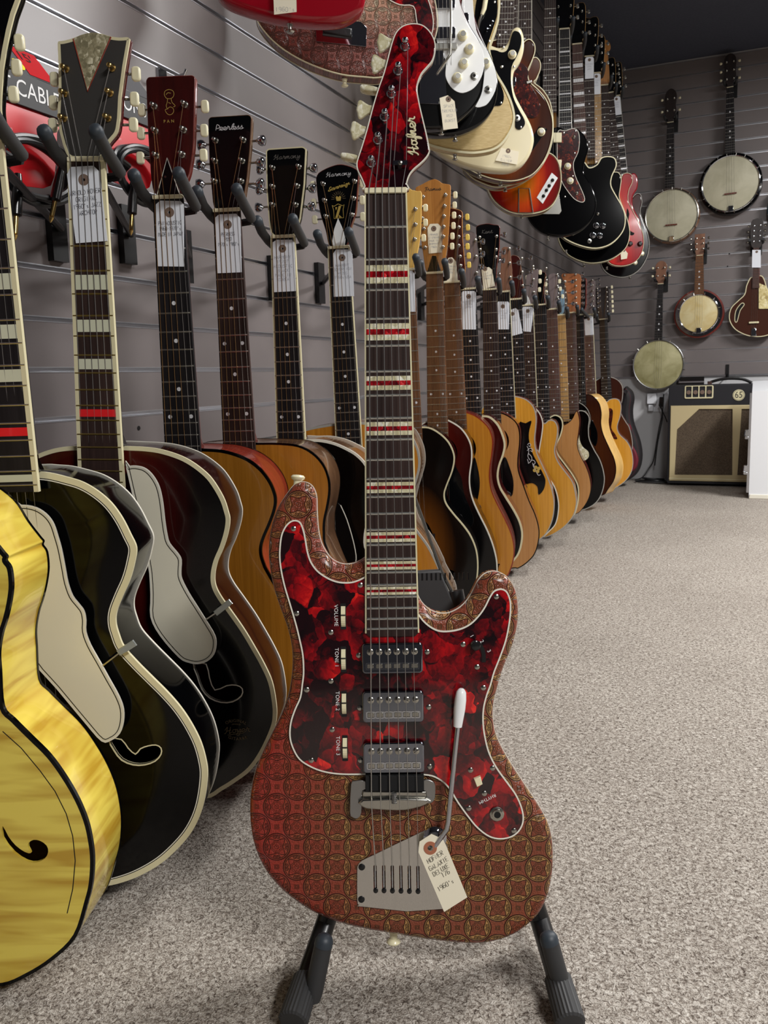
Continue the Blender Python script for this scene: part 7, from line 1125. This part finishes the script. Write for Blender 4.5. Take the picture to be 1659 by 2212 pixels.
p = B['hook']; hk = thing('slatwall_hook', 'small empty black hook on the far wall above the amplifier', 'hook', Matrix.Translation((p[0][0], YW, p[1][1]))); part('hook_plate', MB().box(-.009, .009, -.006, 0, -.03, .045), 'black_metal', hk); part('prong', MB().tube([(0, -.004, -.02), (0, -.05, -.022), (0, -.06, -.01)], .004, 6), 'black_metal', hk)
# ---- soft gig bag at the end of the lower row
yb = YW-.42; bg = thing('gig_bag', 'black and dark red soft guitar bag standing at the far end of the lower row', 'bag', Matrix.Translation((-.66, yb, .02))); out = smooth([(x+.66, z-.02) for x, z in B['bag']], 3)
part('shell', MB().prism(out, 0, .12, .03, .03), 'gig_bag', bg); part('zip', MB().ring(offset(ccw(out), .012), .005, .006, .01, 0), 'gig_red', bg); part('pocket', MB().prism([(x*.8+.0, z*.55+.05) for x, z in out], -.012, .012, .008), 'gig_red', bg)
# ---------------------------------------------------------------- packaged cables on the left wall
def pack(label, y0, y1, zt, x, words, sub=None, small=None):
    # faces +x (away from the wall): local frame x along +y, y into the wall
    m = Matrix.Translation((x, y0, zt-.17)) @ Matrix.Rotation(math.radians(90), 4, 'Z'); w = y1-y0; t = thing('cable_package', label, 'cable', m); T = .17
    part('header', MB().prism([(0, T-.052), (w, T-.052), (w, T-.01), (0, T-.01)], -.004, .03, .001), 'black_card', t)
    k = MB(); k.add([(0, -.004, T-.01), (w, -.004, T-.01), (w*.97, .03, T+.035), (.0, .03, T+.035), (0, .032, T-.01), (w, .032, T-.01)], [(0, 1, 2, 3), (1, 5, 2), (0, 3, 4)]); sl = part('sloped_panel', k, 'silver_card', t, smooth=0)
    wds = part('package_print', typed(words, w*.53, T-.031, .0215, -.0044, sx=.92), 'white_print', t)
    out = smooth([(0, T-.055), (w*.96, T-.055), (w*.97, T-.07), (w*.88, T-.13), (w*.7, T-.15), (w*.2, T-.152), (0, T-.14)], 2); part('red_card', MB().prism(out, 0, .002), 'red_card', t)
    if small: part('small_print', hand(small, w*.2, T-.085, .0032, .0055, w=.0003, y=-.0003, jit=.1), 'white_print', t)
    pts = []
    for i in range(90):
        a = i/90*2*math.pi*4; r = 1+.10*math.sin(i*.37); pts.append((w*.46+math.cos(a)*w*.52*r, -.012-.014*(.5+.5*math.sin(i*.21+1)), T-.128+math.sin(a)*(.046 if math.sin(a) < 0 else .03)*r))
    part('coiled_cable', MB().tube(smooth(pts, 2, False), .0046, 8), 'cable_rubber', t)
    part('cable_tie', MB().tube([(-.004, -.016, T-.12), (.02, -.018, T-.128), (.024, .0, T-.135)], .006, 8), 'black_plastic', t)
    for (ax, az, bx_, bz_) in ((.092, .047, .062, -.03), (.012, .02, -.003, -.063)):
        d = Vector((bx_-ax, 0, bz_-az)).normalized(); pl = part('jack_plug', MB().lathe((ax, -.034, az), d, [(0, .0042), (.01, .0056), (.028, .0066), (.052, .0072), (.054, .0045)], 14), 'black_plastic', t); o_ = Vector((ax, -.034, az))+d*.054
        part('jack_tip', MB().lathe(o_, d, [(0, .0032), (.022, .0032), (.0225, .002), (.024, .0034), (.028, .0022), (.031, .0006)], 12), 'brass', pl)
    return t, sl, w, T
t, sl, w, T = pack('red and black package of instrument cable with 15 foot label, left of the V headstock', .872, 1.0, 1.068, -.905, 'NT CABLE', small=['ENCAPSULATED', 'SOLDER POINTS', 'DURABILITY'])
mm = Matrix(((1, 0, 0, 0), (0, .034/.0564, -.6, 0), (0, .045/.0564, .8, 0), (0, 0, 0, 1)))
def on_slope(poly, lift): return [(a, -.004+b*.034-lift*.8, T-.01+b*.045+lift*.6) for a, b in poly]
k = MB(); k.add(on_slope([(w*.62, .04), (w*.99, .04), (w*.96, .97), (w*.59, .97)], .0006), [(0, 1, 2, 3)]); rl = part('red_label', k, 'red_card', sl, smooth=0)
tx = typed("15'", 0, 0, .5, 0); k = MB(); k.add(on_slope([(w*.74+v[0]*.036, .68+v[2]*.6) for v in tx.v], .001), tx.f); part('label_print', k, 'black_print', sl, smooth=0)
k = MB(); k.add(on_slope([(w*.53+math.cos(i/20*6.283)*.0095, .27+math.sin(i/20*6.283)*.17) for i in range(20)], .0012), [tuple(range(20))]); part('sticker', k, 'yellow_sticker', sl, smooth=0)
pack('red and black cable package between the V headstock and the PAN headstock', 1.10, 1.215, 1.105, -.905, 'IONS', small=['CUSTOM'])
hk = thing('slatwall_hook', 'chrome peg hook above the PAN headstock on the left wall', 'hook', Matrix.Translation((-1.0, 1.372, 1.185))); part('prong', MB().tube([(0, 0, 0), (.05, 0, .004), (.055, 0, .012)], .003, 8), 'chrome', hk); part('hook_plate', MB().box(-.0, .004, -.012, .012, -.02, .02), 'chrome', hk)
